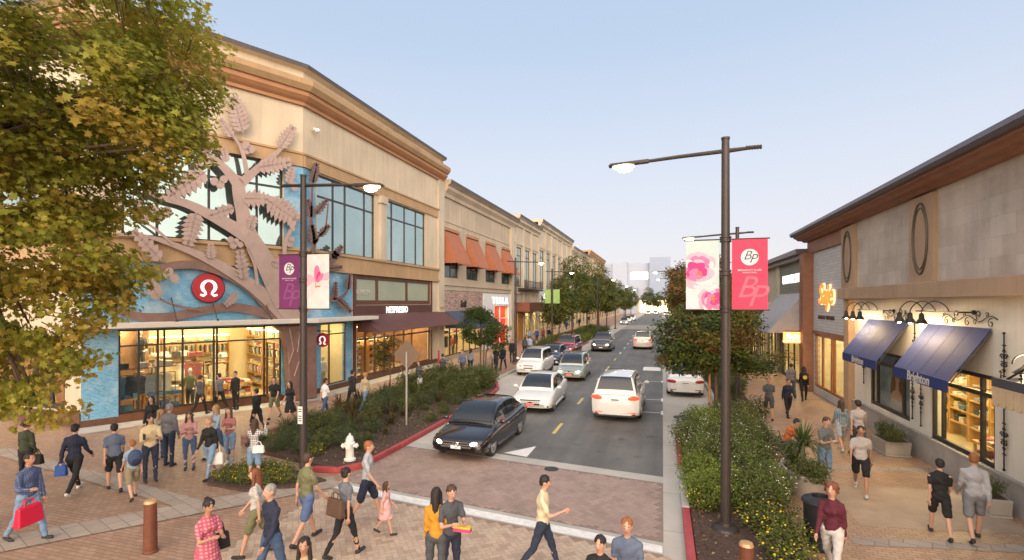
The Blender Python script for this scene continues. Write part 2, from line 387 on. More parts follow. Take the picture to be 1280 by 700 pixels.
sheet('crossing_line', [(-8.1, 11.2), (0.0, 9.97), (0.0, 10.27), (-8.1, 11.5)], .012, M_paintw)
sheet('crossing_edge', [(-8.1, 11.15), (0.02, 9.92), (0.02, 10.42), (-8.1, 11.65)], .008, M_conc)
sheet('crossing_apron', [(-8.1, 15.1), (.02, 13.85), (.02, 14.35), (-8.1, 15.6)], .008, M_conc)
sheet('road', [(-6.9, 15.3), (.02, 14.3), (.02, 92), (-6.9, 92)], 0.004, M_asph)
sheet('road', [(-6.9, 108), (.02, 108), (.02, 270), (-6.9, 270)], 0.004, M_asph)
sheet('gutter', [(-8.3, 15.5), (-6.9, 15.2), (-6.9, 300), (-9.62, 300), (-9.62, 28), (-8.3, 25)], .002, M_conc2)
sheet('gutter', [(.02, 3), (.47, 3), (.47, 20), (2.3, 23.5), (2.3, 300), (.02, 300)], .002, M_conc2)
sheet('far_crossing', [(-6.9, 92), (.02, 92), (.02, 108), (-6.9, 108)], .004, mat('far_crossing_pale', (.30, .26, .22), .7, var=.1))
sheet('right_pavement', [(.47, -8), (7.6, -8), (7.6, 300), (2.3, 300), (2.3, 23.5), (.47, 20)], 0.0,
      brick('sidewalk_brick', (.38, .23, .14), (.46, .30, .19), (.18, .13, .10), .21, .105, .008, .55, wet=.2, big=.2))
# paving bands
for i, (p, q, wd) in enumerate((((-20.3, 11.0), (-10.4, 9.3), .5), ((-12.9, 6.0), (-8.2, 11.6), .85), ((-22, 9.0), (-13.5, 7.2), .3))):
    a = Vector((*p, 0)); b = Vector((*q, 0)); n = (b-a).normalized().cross(Vector((0, 0, 1)))*wd/2
    sheet('paving_band', [(a-n)[:2], (b-n)[:2], (b+n)[:2], (a+n)[:2]], .016+.003*i, M_stonepav)
sheet('shop_apron', [(-20.95, 13.6), (-19.9, 13.1), (-16.0, 20.9), (-15.9, 38), (-17, 38), (-17, 21.2)], .005, M_conc2)
for y0, wd in ((11.4, .35), (16.2, .35), (21.5, .35), (27, .35)):
    sheet('paving_band', [(3.6, y0), (7.5, y0+.7), (7.5, y0+.7+wd), (3.6, y0+wd)], .006, M_stonepav)
sheet('paving_panel', [(4.0, 12.4), (7.2, 12.9), (7.2, 15.4), (4.0, 14.9)], .005, mat('panel_tan', (.40, .29, .205), .65, var=.15, scale=1.5, bump=.15))
# lane dashes
for i in range(14):
    y0 = 18.0+i*5.5+(2 if i > 1 else 0)
    if 90 < y0 < 108: continue
    sheet('lane_dash', [(-3.80, y0), (-3.68, y0), (-3.68, y0+1.6), (-3.80, y0+1.6)], .008, M_painty if i < 5 else M_paintw)
sheet('yield_triangle', [gnd(594, 576)[:2] if False else (-4.75, 15.25), (-3.95, 15.05), (-3.95, 16.25)], .009, M_paintw)
sheet('yield_triangle', [(-6.1, 15.45), (-5.3, 15.25), (-5.3, 16.4)], .009, M_paintw)
for y in (22.6, 25.6, 31.5):
    sheet('parking_mark', [(-.85, y), (.0, y), (.0, y+.09), (-.85, y+.09)], .008, M_paintw)
    sheet('parking_mark', [(-.06, y-.35), (.03, y-.35), (.03, y+.45), (-.06, y+.45)], .012, M_paintw)
sheet('parking_box', [(-1.3, 36.5), (-.1, 36.5), (-.1, 38.5), (-1.3, 38.5)], .008, M_paintw)
for (x, y, r, nm) in ((.75, 22.0, .33, 'drain_cover'), (-3.0, 14.15, .2, 'drain_cover')):
    mb = MB()
    if nm == 'drain_cover': mb.lathe([(r, 0), (r, .012), (r*.86, .014), (r*.84, .008), (.01, .010)], (x, y, .004), 28)
    else: mb.tube([(x+r*math.cos(a), y+r*math.sin(a), .004) for a in [2*math.pi*i/36 for i in range(37)]], .02, 6)
    tag(mb.build(nm, [M_iron if nm == 'drain_cover' else mat('ring_buff', (.42, .33, .25), .7)]), kind='structure')
# kerbs
def kerb(pts, m, h=.15, wd=.16, name='kerb'):
    mb = MB(); n = len(pts); L = []
    for i, p in enumerate(pts):
        a = Vector((*pts[max(i-1, 0)], 0)); b = Vector((*pts[min(i+1, n-1)], 0)); d = (b-a).normalized(); q = Vector((d.y, -d.x, 0))*wd/2
        L.append((Vector((*p, 0))-q, Vector((*p, 0))+q))
    for i in range(n-1):
        (a, b), (c, d) = L[i], L[i+1]; up = Vector((0, 0, h))
        mb.hexa([a, b, d, c, a+up, b+up, d+up, c+up])
    return tag(mb.build(name, m, bevel=.02), kind='structure')
kerb([(-9.3, 12.1), (-8.6, 12.2), (-8.18, 12.8), (-8.12, 15), (-8.15, 20), (-8.2, 24), (-8.5, 26.2), (-9.1, 27.8), (-9.62, 29)], M_redk)
kerb([(-9.65, 29.1), (-9.65, 44)], M_conc)
kerb([(-9.6, 44.1), (-9.0, 45.5), (-8.4, 47), (-8.3, 60)], M_redk)
kerb([(-8.3, 60.1), (-8.3, 200)], M_conc)
kerb([(.5, 3), (.5, 12.0)], M_redk); kerb([(.5, 12.05), (.5, 15)], M_conc); kerb([(.5, 15.05), (.5, 18.5), (.8, 20.0), (1.5, 21.4), (2.3, 22.6)], M_redk)
kerb([(2.38, 23), (2.38, 200)], M_conc)
# planting beds
BEDL = [(-13.1, 13.6), (-12.2, 13.1), (-8.9, 12.3), (-8.25, 12.9), (-8.25, 24.5), (-9.3, 28.4), (-12.9, 28.6)]
BEDR = [(.6, 3), (2.5, 3), (2.5, 9.5), (2.65, 14), (3.1, 17), (3.2, 20.5), (1.7, 21.2), (.75, 19.4), (.6, 18)]
def bed(poly, h=.1):
    mb = MB(); mb.slab(poly, .0, h); return tag(mb.build('planting_bed', M_soil), kind='structure')
bed(BEDL); bed(BEDR)
bed([(2.5, 25), (3.9, 25), (3.9, 90), (2.5, 90)])
bed([(-12.6, 46), (-8.5, 47.5), (-8.5, 90), (-12.6, 90)])
bed([(-11.9+.0, 11.0), (-11.2, 10.4), (-9.9, 10.3), (-8.8, 10.9), (-8.45, 11.5), (-9.6, 11.9), (-11.2, 11.9)], .06)
kerb([(-13.15, 13.6), (-13.1, 17), (-13.0, 28.6)], brick('low_wall_brick', (.30, .13, .09), (.36, .18, .13), (.2, .14, .12), .2, .07, .01, .8, plane='YZ'), .32, .25, 'planter_wall')
# ================================================================ LEFT SIDE BUILDINGS
M_stucco = mat('stucco_cream', (.58, .485, .355), .85, var=.06, scale=.5, bump=.15, bscale=80)
M_stucco2 = mat('stucco_beige', (.47, .39, .29), .85, var=.07, scale=.4, bump=.15, bscale=80)
M_stucco3 = mat('stucco_pale', (.53, .46, .35), .85, var=.06, scale=.4, bump=.12, bscale=80)
M_gold = mat('trim_gold', (.42, .275, .145), .75, var=.08, scale=.8, bump=.1)
M_rust = mat('trim_rust', (.40, .205, .10), .7, var=.1, scale=1)
for m_ in (M_stucco, M_stucco2, M_stucco3, M_gold): weather(m_)
M_dkroof = mat('roof_grey', (.10, .09, .09), .6, var=.15)
M_frame = mat('window_frame_dark', (.035, .03, .027), .4, var=.1)
M_bronze = mat('bronze_frame', (.16, .07, .035), .45, .3, var=.15)
M_white = mat('white_panel', (.74, .74, .74), .5, var=.03)
M_offw = mat('off_white_paint', (.66, .6, .52), .6, var=.05)
def tealglass():
    m = mat('upper_window_glass', (.22, .34, .32), .06, .0, var=.12, scale=.35); b = m.node_tree.nodes['Principled BSDF']
    b.inputs['Metallic'].default_value = .85; b.inputs['Roughness'].default_value = .07
    t = m.node_tree
    for n in t.nodes:
        if n.bl_idname == 'ShaderNodeMix': n.inputs['A'].default_value = (.50, .62, .59, 1); n.inputs['B'].default_value = (.37, .49, .47, 1)
    return m
M_teal = tealglass()
M_frost = mat('frosted_green_glass', (.36, .40, .30), .25, var=.06, scale=.6)
M_glass = glass('shop_glass')
def mosaic():
    m = brick('blue_mosaic', (.035, .25, .52), (.14, .44, .68), (.26, .46, .58), .10, .05, .010, .35, plane='YZ', bump=.4, big=.25)
    t = m.node_tree; L = t.links; b = t.nodes['Principled BSDF']
    src = b.inputs['Base Color'].links[0].from_socket
    tc = nd(t, 'ShaderNodeTexCoord'); mp = nd(t, 'ShaderNodeMapping'); mp.inputs['Scale'].default_value = (.6, .6, .95)
    L.new(tc.outputs['Object'], mp.inputs[0])
    n = nd(t, 'ShaderNodeTexNoise'); n.inputs['Scale'].default_value = 1.1; n.inputs['Detail'].default_value = 6; n.inputs['Roughness'].default_value = .7
    L.new(mp.outputs[0], n.inputs[0])
    r = nd(t, 'ShaderNodeMapRange'); r.inputs['From Min'].default_value = .52; r.inputs['From Max'].default_value = .78; L.new(n.outputs['Fac'], r.inputs['Value'])
    mx = nd(t, 'ShaderNodeMix', data_type='RGBA'); L.new(r.outputs[0], mx.inputs['Factor']); L.new(src, mx.inputs['A']); mx.inputs['B'].default_value = (.55, .62, .62, 1)
    L.new(mx.outputs['Result'], b.inputs['Base Color']); return m
M_mos = mosaic()
M_warmwall = mat('shop_wall_warm', (.72, .6, .38), .8, var=.06)
M_shopfloor = mat('shop_floor', (.5, .4, .26), .35, var=.08)
M_wood = mat('honey_wood', (.5, .28, .08), .45, var=.2, scale=6)
M_dkwood = mat('dark_wood', (.12, .055, .03), .5, var=.2, scale=6)
M_lite = emis('shop_ceiling_light', (1.0, .78, .42), 34)
M_cove = emis('shop_light_cove', (1.0, .78, .42), 5)
CL = [mat('cloth_'+n, c, .9, var=.2, scale=8) for n, c in (('charcoal', (.05, .055, .06)), ('burgundy', (.30, .09, .09)), ('sand', (.42, .36, .26)), ('white', (.7, .68, .62)),
      ('denim', (.08, .16, .26)), ('teal', (.12, .26, .28)), ('olive', (.16, .16, .07)), ('red', (.48, .12, .09)), ('grey', (.25, .25, .25)), ('cream', (.6, .5, .34)))]
def box_row(mb, fr, u0, u1, z0, hmax, d0, d1, mis, wmin=.12, wmax=.35, gap=.02):
    u = u0
    while u < u1-wmin:
        w_ = R.uniform(wmin, wmax); h = hmax*R.uniform(.45, 1)
        mb.fbox(fr, u, min(u+w_, u1), z0, z0+h, d0, d1, R.choice(mis)); u += w_+gap+R.choice([0, 0, .1])
def shelf_unit(fr, u0, u1, d, label, group, zs=(.3, .85, 1.4, 1.95, 2.5), dep=.4, top=2.9, mats=None):
    rt = empty('display_shelf', fr.at((u0+u1)/2, 0, d), 0, label, 'shelf', group)
    mb = MB()
    for z in zs: mb.fbox(fr, u0, u1, z, z+.04, d, d+dep)
    n = max(1, int((u1-u0)/1.3))
    for i in range(n+1):
        u = u0+(u1-u0)*i/n; mb.fbox(fr, u-.02, u+.02, 0, top, d, d+dep-.01)
    mb.build('shelf_frame', M_wood, rt)
    g = MB()
    for zi, z in enumerate(zs):
        if zi % 2 == 1 and dep > .36:
            u = u0+.12
            while u < u1-.1: garment(g, fr.at(u, z+.48, d+dep*.5), fr.u, .40, .34, R.choice((2, 3, 9, 8, 1, 0, 4, 6, 9))); u += R.choice((.06, .06, .07, .2))
        else:
            u = u0+.06
            while u < u1-.3:
                w_ = R.uniform(.24, .3); mi_ = R.choice((2, 3, 9, 3, 8, 0, 1, 5, 2, 9)); hh = 0
                for q_ in range(R.randint(2, 6)): g.fbox(fr, u+R.uniform(0, .015), u+w_-R.uniform(0, .015), z+.042+hh, z+.042+hh+.034, d+.05, d+dep-.05-R.uniform(0, .03), mi_); hh += .037
                u += w_+.05
    g.build('folded_clothes', CL, rt)
    l = MB(); l.fbox(fr, u0, u1, top, top+.05, d+.05, d+dep); l.build('strip_light', M_cove, rt)
    return rt
def garment(mb, p, ax, h, w_, mi):
    """a hanging garment: shoulders, body and hem, seen from its side"""
    ax = Vector(ax); n = Vector((-ax.y, ax.x, 0)); p = Vector(p)
    pr = [(.06, 0), (w_*.5, -.07), (w_*.52, -.2), (w_*.42, -.35), (w_*.45, -h), (-w_*.45, -h), (-w_*.42, -.35), (-w_*.52, -.2), (-w_*.5, -.07), (-.06, 0)]
    t_ = .022; k = len(pr)
    vs = [p+n*a+Vector((0, 0, b))+ax*t_ for a, b in pr]+[p+n*a+Vector((0, 0, b))-ax*t_ for a, b in pr]
    mb.add(vs, [list(range(k)), list(range(2*k-1, k-1, -1))]+[[i, k+i, k+(i+1) % k, (i+1) % k] for i in range(k)], mi)
def rack(fr, u0, u1, d, z, label, group, pal, h=1.0, front=True):
    rt = empty('clothes_rack', fr.at((u0+u1)/2, 0, d), 0, label, 'clothes rack', group)
    mb = MB(); a = fr.at(u0, z, d); b = fr.at(u1, z, d)
    mb.tube([a, b], .018); 
    for q in (a, b):
        mb.tube([q, Vector((q.x, q.y, .02))], .018)
    mb.fbox(fr, u0, u1, z+.25, z+.29, d-.2, d+.2)
    mb.build('rail', M_bronze, rt)
    g = MB(); u = u0+.1
    while u < u1-.08:
        garment(g, fr.at(u, z-.03, d), fr.u if not front else fr.n, h*R.uniform(.75, 1), .42, R.choice(pal)); u += .07 if not front else .34
    g.build('garments', CL, rt)
    f = MB(); box_row(f, fr, u0+.05, u1-.05, z+.292, .25, d-.18, d+.18, pal, .2, .35); f.build('folded_clothes', CL, rt)
    return rt
def mannequin(p, rz, top, bottom, label, group=None, hat=False):
    rt = empty('mannequin', p, rz, label, 'mannequin', group)
    sk = MB(); 
    sk.lathe([(.16, 0), (.16, .02), (.02, .03)], (0, 0, 0), 16)
    sk.tube([(-.09, 0, .03), (-.1, 0, .48), (-.09, 0, .9)], [.045, .06, .085]); sk.tube([(.09, 0, .03), (.1, 0, .48), (.09, 0, .9)], [.045, .06, .085])
    sk.tube([(0, 0, 1.45), (0, 0, 1.56)], [.05, .045]); sk.ell((0, .01, 1.66), (.08, .1, .12))
    sk.tube([(-.27, .02, 1.0), (-.26, .04, .8)], [.035, .03]); sk.tube([(.27, .02, 1.0), (.26, .04, .8)], [.035, .03])
    sk.build('figure', M_offw, rt, smooth=True, world=False)
    s = MB(); s.lathe([(.14, .88), (.15, 1.0), (.14, 1.15), (.19, 1.35), (.17, 1.43), (.06, 1.48)], (0, 0, 0), 14)
    for q in (-1, 1): s.tube([(q*.16, 0, 1.41), (q*.24, 0, 1.2), (q*.28, .02, .98)], [.07, .058, .045])
    s.build('shirt', top, rt, smooth=True, world=False)
    s = MB(); s.lathe([(.145, .92), (.16, .82), (.13, .74)], (0, 0, 0), 14)
    for q in (-1, 1): s.tube([(q*.09, 0, .85), (q*.1, 0, .5), (q*.1, 0, .14)], [.1, .075, .06])
    s.build('trousers', bottom, rt, smooth=True, world=False)
    if hat:
        s = MB(); s.lathe([(.16, 1.72), (.16, 1.735), (.1, 1.74), (.09, 1.83), (.02, 1.85)], (0, 0, 0), 14); s.build('hat', M_dkwood, rt, world=False)
    return rt
def table(fr, u, d, w_, dep, label, group=None, pal=(1, 7, 2, 3)):
    rt = empty('display_table', fr.at(u, 0, d), 0, label, 'table', group)
    mb = MB(); mb.fbox(fr, u-w_/2, u+w_/2, .74, .8, d-dep/2, d+dep/2); mb.fbox(fr, u-w_/2+.05, u+w_/2-.05, .25, .3, d-dep/2+.05, d+dep/2-.05); mb.build('table_top', M_wood, rt)
    for a in (-1, 1):
        for b in (-1, 1):
            l = MB(); l.fbox(fr, u+a*(w_/2-.06)-.03, u+a*(w_/2-.06)+.03, 0, .74, d+b*(dep/2-.06)-.03, d+b*(dep/2-.06)+.03); l.build('leg', M_wood, rt)
    g = MB(); box_row(g, fr, u-w_/2+.05, u+w_/2-.05, .8, .2, d-dep/2+.06, d-.03, pal, .18, .3); box_row(g, fr, u-w_/2+.05, u+w_/2-.05, .8, .2, d+.03, d+dep/2-.06, pal, .18, .3)
    box_row(g, fr, u-w_/2+.08, u+w_/2-.08, .3, .25, d-.2, d+dep/2-.1, pal, .2, .35)
    g.build('folded_clothes', CL, rt); return rt
def room(parent, fr, u0, u1, z1, depth, wall=None, floor=None, lights=3, lm=None, z0=0.012):
    wall = wall or M_warmwall; floor = floor or M_shopfloor; lm = lm or M_lite
    mb = MB(); A = fr.at; a, b = u0, u1; e = -.27
    mb.quad(A(a, z0, -depth), A(b, z0, -depth), A(b, z1, -depth), A(a, z1, -depth), 0)
    mb.quad(A(a, z0, e), A(a, z0, -depth), A(a, z1, -depth), A(a, z1, e), 0)
    mb.quad(A(b, z0, e), A(b, z0, -depth), A(b, z1, -depth), A(b, z1, e), 0)
    mb.quad(A(a, z1, e), A(b, z1, e), A(b, z1, -depth), A(a, z1, -depth), 0)
    mb.quad(A(a, z0, -.01), A(b, z0, -.01), A(b, z0, -depth), A(a, z0, -depth), 1)
    mb.build('shop_interior', [wall, floor], parent)
    for i in range(lights):
        u = u0+(u1-u0)*(i+.5)/lights
        for k in range(max(1, int(depth/2.6))):
            d = -1.2-2.4*k
            if d < -depth+.4: break
            l = MB(); l.fbox(fr, u-.32, u+.32, z1-.05, z1-.01, d-.32, d+.32); l.build('ceiling_light', lm, parent)
def mullions(mb, fr, u0, u1, z0, z1, us, zs, w_=.06, d=-.1, t_=.08, mi=0):
    for u in [u0+w_/2]+list(us)+[u1-w_/2]: mb.fbox(fr, u-w_/2, u+w_/2, z0, z1, d-t_/2, d+t_/2, mi)
    for z in [z0+w_/2]+list(zs)+[z1-w_/2]: mb.fbox(fr, u0, u1, z-w_/2, z+w_/2, d-t_/2-.002, d+t_/2+.003, mi)
def window(parent, fr, u0, u1, z0, z1, us, zs, gm, fm, w_=.06, d=-.1, label=None, t_=.08):
    mb = MB(); mullions(mb, fr, u0, u1, z0, z1, us, zs, w_, d, t_); f = mb.build('window', fm, parent, label=label)
    g = MB(); g.quad(fr.at(u0, z0, d), fr.at(u1, z0, d), fr.at(u1, z1, d), fr.at(u0, z1, d)); g.build('pane', gm, f)
    return f
def awning(parent, fr, u0, u1, zt, zb, proj, val, m, d0=0.0, ends=True, under=None, label=None, name='awning'):
    A = fr.at; mb = MB(); th = .03
    mb.hexa([A(u0, zb, d0+proj), A(u1, zb, d0+proj), A(u1, zt, d0), A(u0, zt, d0), A(u0, zb+th, d0+proj), A(u1, zb+th, d0+proj), A(u1, zt+th, d0), A(u0, zt+th, d0)])
    if val: mb.fbox(fr, u0, u1, zb-val, zb+th, d0+proj+.002, d0+proj+.02)
    if ends:
        for u in (u0, u1):
            s = .008 if u == u0 else -.008
            mb.add([A(u, zt, d0), A(u, zb, d0+proj), A(u, zb-val, d0+proj), A(u, zb-val, d0+proj-.02), A(u, zb, d0+.0)], [[0, 1, 4]])
            mb.quad(A(u+s, zb, d0), A(u+s, zb, d0+proj), A(u+s, zb-val, d0+proj), A(u+s, zb-val, d0)) if val and False else None
    return mb.build(name, m, parent, label=label)
C0 = (-20.9, 13.85); C1 = (-17.0, 21.3); C2 = (-17.0, 38.0); CW = (-60, 15.5)
FA = Fr(C0, C1, (0, 0)); FB = Fr(C1, C2, (0, 30)); FW = Fr(CW, C0, (-30, 0))
B1 = empty('mosaic_corner_building', (-20, 26, 0), 0, 'cream corner building with gold cornice, blue mosaic panels and a lit clothes shop', 'building')
# openings measured on the photograph
A_up = [(FA.U(152), FA.U(353.5), 7.35, 11.35)]
A_gl = (FA.U(148)+.0, FA.U(352), .32, 3.62)
B_up = [(FB.U(396), FB.U(468.5), 7.35, 11.3), (FB.U(484), FB.U(531.5), 7.35, 11.3)]
B_gl = (FB.U(401), FB.U(433), .3, 3.6)
N_tr = (FB.U(443), FB.U(538), 4.55, 6.35); N_gl = (FB.U(446), FB.U(538), .3, 3.5)
wb = MB()
wall_with_holes(wb, FA, 0, FA.len, 6.5, 16.0, A_up, .3)
wall_with_holes(wb, FB, 0, FB.len, 6.5, 16.0, B_up, .3)
wall_with_holes(wb, FB, FB.U(440), FB.len, 0, 6.5, [N_tr, N_gl], .3)
wall_with_holes(wb, FW, 0, FW.len, 3.9, 16.0, [(FW.len-14, FW.len-9, 7.35, 11.3), (FW.len-7.5, FW.len-2.5, 7.35, 11.3)], .3)
wall_with_holes(wb, FW, 0, FW.len, 0, 3.9, [(FW.len-14, FW.len-7.2, .6, 3.4), (FW.len-6.6, FW.len-.9, .6, 3.4)], .3)
wb.build('wall', M_stucco, B1)
mm = MB()
wall_with_holes(mm, FA, 0, FA.len, .25, 6.5, [A_gl], .28)
wall_with_holes(mm, FB, 0, FB.U(440), .25, 6.5, [B_gl], .28)
# mosaic strip running up the corner between the windows
mm.fbox(FA, FA.U(355), FA.len+.02, 7.3, 11.35, .002, .02); mm.fbox(FB, -.02, FB.U(394), 7.3, 11.35, .002, .02)
mm.build('mosaic_wall', M_mos, B1)
pb = MB(); pb.fbox(FA, -.02, A_gl[0], 0, .25, -.3, .03); pb.fbox(FA, A_gl[0], A_gl[1], 0, .32, -.3, .04, 1); pb.fbox(FA, A_gl[1], FA.len, 0, .25, -.3, .03)
pb.fbox(FB, 0, FB.U(440), 0, .28, -.3, .04, 0); pb.fbox(FB, FB.U(440), FB.len-.9, 0, .3, -.28, .04, 0); pb.fbox(FW, 10, FW.len, 0, .55, -.2, .05, 0)
pb.build('plinth', [M_dkwood, M_bronze], B1)
# belts
bl = MB()
for fr, a, b in ((FA, -.2, FA.len+.1), (FB, -.1, FB.len-.9), (FW, 0, FW.len+.1)):
    bl.fbox(fr, a, b, 6.45, 7.22, -.02, .12); bl.fbox(fr, a, b, 7.22, 7.36, -.02, .22); bl.fbox(fr, a, b, 6.33, 6.46, -.02, .18)
    bl.fbox(fr, a, b, 11.36, 11.95, -.02, .1); bl.fbox(fr, a, b, 11.95, 12.05, -.02, .16)
bl.build('belt_course', M_gold, B1)
def cornice_poly(fa_list, prof, mats, parent, name='cornice'):
    """profile [(d, z, mi)] swept along the joined plan points with mitred corners"""
    pts = fa_list; n = len(pts); P = []
    for i in range(n):
        a = Vector((*pts[max(i-1, 0)], 0)); b = Vector((*pts[i], 0)); c = Vector((*pts[min(i+1, n-1)], 0))
        d1 = (b-a).normalized() if i > 0 else (c-b).normalized(); d2 = (c-b).normalized() if i < n-1 else d1
        n1 = Vector((d1.y, -d1.x, 0)); n2 = Vector((d2.y, -d2.x, 0)); m = (n1+n2).normalized(); m /= m.dot(n1)
        P.append((b, m))
    mb = MB()
    for i in range(n-1):
        for j in range(len(prof)-1):
            (d0, z0, mi), (d1, z1, _) = prof[j], prof[j+1]
            (b0, m0), (b1, m1) = P[i], P[i+1]
            mb.quad(b0+m0*d0+Vector((0, 0, z0)), b1+m1*d0+Vector((0, 0, z0)), b1+m1*d1+Vector((0, 0, z1)), b0+m0*d1+Vector((0, 0, z1)), mi)
    for i in (0, n-1):
        b0, m0 = P[i]; mb.add([b0+m0*d+Vector((0, 0, z)) for d, z, _ in prof], [list(range(len(prof)))], 0)
    return mb.build(name, mats, parent)
PLAN = [CW, C0, C1, (C2[0], C2[1])]
cornice_poly(PLAN, [(0.0, 14.35, 1), (.15, 14.35, 1), (.15, 14.5, 1), (.3, 14.6, 1), (.45, 14.75, 1), (.45, 14.95, 1), (.55, 14.97, 0), (.72, 15.2, 0), (.72, 15.45, 0), (.3, 15.5, 2), (.05, 15.52, 2), (.05, 16.05, 2), (.35, 16.12, 3), (.4, 16.32, 3), (-6, 16.36, 3)],
             [M_gold, M_rust, M_stucco, M_dkroof], B1)
cp = MB()   # pilasters
cp.fbox(FB, FB.len-1.0, FB.len+.02, 0, 14.35, -.2, .16); cp.build('pilaster', M_stucco3, B1)
cp = MB(); u = (B_up[0][1]+B_up[1][0])/2; cp.fbox(FB, u-.3, u+.3, 7.36, 10.9, 0, .2); cp.fbox(FB, u-.4, u+.4, 10.9, 11.35, 0, .28); cp.build('pilaster', M_stucco3, B1)
cp = MB(); cp.fbox(FB, FB.len-.85, FB.len-.15, 4.2, 4.35, .165, .2); cp.build('pilaster_joint', M_gold, B1)
def lin(a, b, n): return [a+(b-a)*(i+1)/(n+1) for i in range(n)]
a = A_up[0]; window(B1, FA, *a, [FA.U(197), FA.U(262), FA.U(322)], [FA.Z(300, 228)*0+10.2], M_teal, M_frame, .09, -.12)
window(B1, FB, *B_up[0], [FB.U(418), FB.U(433), FB.U(457)], [10.2], M_teal, M_frame, .09, -.12)
window(B1, FB, *B_up[1], [FB.U(491), FB.U(507), FB.U(521)], [10.2], M_teal, M_frame, .09, -.12)
for k in (0, 1): h = [(FW.len-14, FW.len-9, 7.35, 11.3), (FW.len-7.5, FW.len-2.5, 7.35, 11.3)][k]; window(B1, FW, *h, lin(h[0], h[1], 3), [10.2], M_teal, M_frame, .09, -.12)
for k in (0, 1):
    h = [(FW.len-14, FW.len-7.2, .6, 3.4), (FW.len-6.6, FW.len-.9, .6, 3.4)][k]; window(B1, FW, *h, lin(h[0], h[1], 5), [2.7], M_glass, M_frame, .2, -.12)
# shop front panes and frames on the chamfer; the entrance stands between px 270 and 335
us = [FA.U(x) for x in (174, 198, 206, 229, 268, 272, 331)]
window(B1, FA, *A_gl, us, [2.98], M_glass, M_frame, .07, -.1)
dr = MB(); du0, du1 = FA.U(331), FA.U(343); dr.fbox(FA, du0, du0+.08, .33, 2.9, -.05, .75); 
dr = MB()
for q in (0, .82): dr.fbox(FA, du0+.05, du0+.12, .33, 2.85, .0+q, .08+q)
for z in (.33, 2.78): dr.fbox(FA, du0+.055, du0+.115, z, z+.08, .08, .82)
d_ = dr.build('door', M_bronze, B1); g = MB(); g.fbox(FA, du0+.075, du0+.09, .41, 2.78, .08, .82); g.build('pane', M_glass, d_)
window(B1, FB, *B_gl, [FB.U(413)], [3.0], M_glass, M_bronze, .07, -.1)
# room behind the chamfer
room(B1, FA, .3, FA.len-.1, 3.72, 6.5, lights=4)
room(B1, FB, FB.U(398), FB.U(438), 3.7, 3.2, lights=1)
room(B1, FW, FW.len-24, FW.len-.6, 3.5, 3, lights=5, wall=mat('cafe_wall', (.35, .18, .09), .7, var=.2))
k = MB(); k.fbox(FW, FW.len-24, FW.len-.05, .55, 3.8, -.0, .03)

# canopy over the shop front
cn = MB(); P = [FA.at(-.9, 0, .05), FA.at(-.9, 0, 1.15), None, FB.at(FB.U(452), 0, 1.15), FB.at(FB.U(452), 0, .05)]
ap = MB()
o1 = FA.at(-.9, 0, 1.15); o2 = FB.at(FB.U(452), 0, 1.15)
c_ = FA.at(FA.len, 0, 1.15); s1 = FA.u; kx = (FB.at(0, 0, 1.15).x-o1.x)/s1.x; o3 = o1+s1*kx
ctop = [FA.at(-.9, 0, .03), FA.at(FA.len, 0, .03), FB.at(FB.U(452), 0, .03), o2, o3, o1]
cn.slab([(p.x, p.y) for p in ctop], 3.72, 3.92, 0); cn.build('canopy', M_offw, B1, bevel=.015)
rod = MB()
for x in (214, 264, 330):
    rod = MB(); rod.tube([FA.at(FA.U(x), 3.92, .9), FA.at(FA.U(x), 4.9, .02)], .02); rod.lathe([(.05, 0), (.05, .08), (.01, .1)], FA.at(FA.U(x), 3.92, .9), 8)
    rod.build('canopy_stay', M_frame, B1)
# logo on the mosaic: red disc with a white looped letterform
def omega(mb, fr, u, z, d, r, t_):
    """an omega-like loop: stroke with feet"""
    pts = []
    for i in range(25):
        a = rad(-48-(i/24)*0+0)+0; a = rad(-55+ (290)*i/24)
        pts.append((math.cos(a)*r*.48*1.0, math.sin(a)*r*.5+r*.12))
    foot = lambda s: [(s*r*.62, -r*.52), (s*r*.40, -r*.60), (s*r*.22, -r*.45)]
    P = foot(1)+[(p[0]*1, p[1]) for p in pts]+foot(-1)[::-1]
    W = [.16, .2, .17]+[.15+.11*abs(math.cos(rad(-55+290*i/24)))*(1 if 0 < i < 24 else .6) for i in range(25)]+[.17, .2, .16]
    x = Vector((0, 0, 1)).cross(fr.n); o = fr.at(u, z, d)
    n = len(P); Lp = []
    for i in range(n):
        a = Vector(P[max(0, i-1)]); b = Vector(P[min(n-1, i+1)]); q = (b-a).normalized(); nn = Vector((-q.y, q.x))*W[i]*r*.5
        Lp.append((Vector(P[i])+nn, Vector(P[i])-nn))
    f = lambda v, dd: o+x*v.x+Vector((0, 0, v.y))+fr.n*dd
    for i in range(n-1):
        (a, b), (c, e_) = Lp[i], Lp[i+1]; mb.hexa([f(a, 0), f(b, 0), f(e_, 0), f(c, 0), f(a, t_), f(b, t_), f(e_, t_), f(c, t_)])
M_logored = mat('logo_red', (.42, .015, .03), .4, var=.03); M_logow = emis('logo_white', (.9, .9, .88), .35)
lu, lz = FA.px(259.5, 360); lr = .62
lg = MB(); q = FA.at(lu, lz, .03)
lg.lathe([(lr, 0), (lr, .12), (lr*.97, .14), (.01, .14)], q, 40, ax=FA.n); L1 = lg.build('logo_disc', M_logored, B1)
lr2 = MB(); lr2.lathe([(lr*1.03, -.01), (lr*1.06, .1), (lr*1.0, .11), (lr*1.0, -.01)], q, 40, ax=FA.n); lr2.build('logo_rim', M_frame, L1)
om = MB(); omega(om, FA, lu, lz-.02, .172, lr*.85, .03); om.build('logo_letter', M_logow, L1)
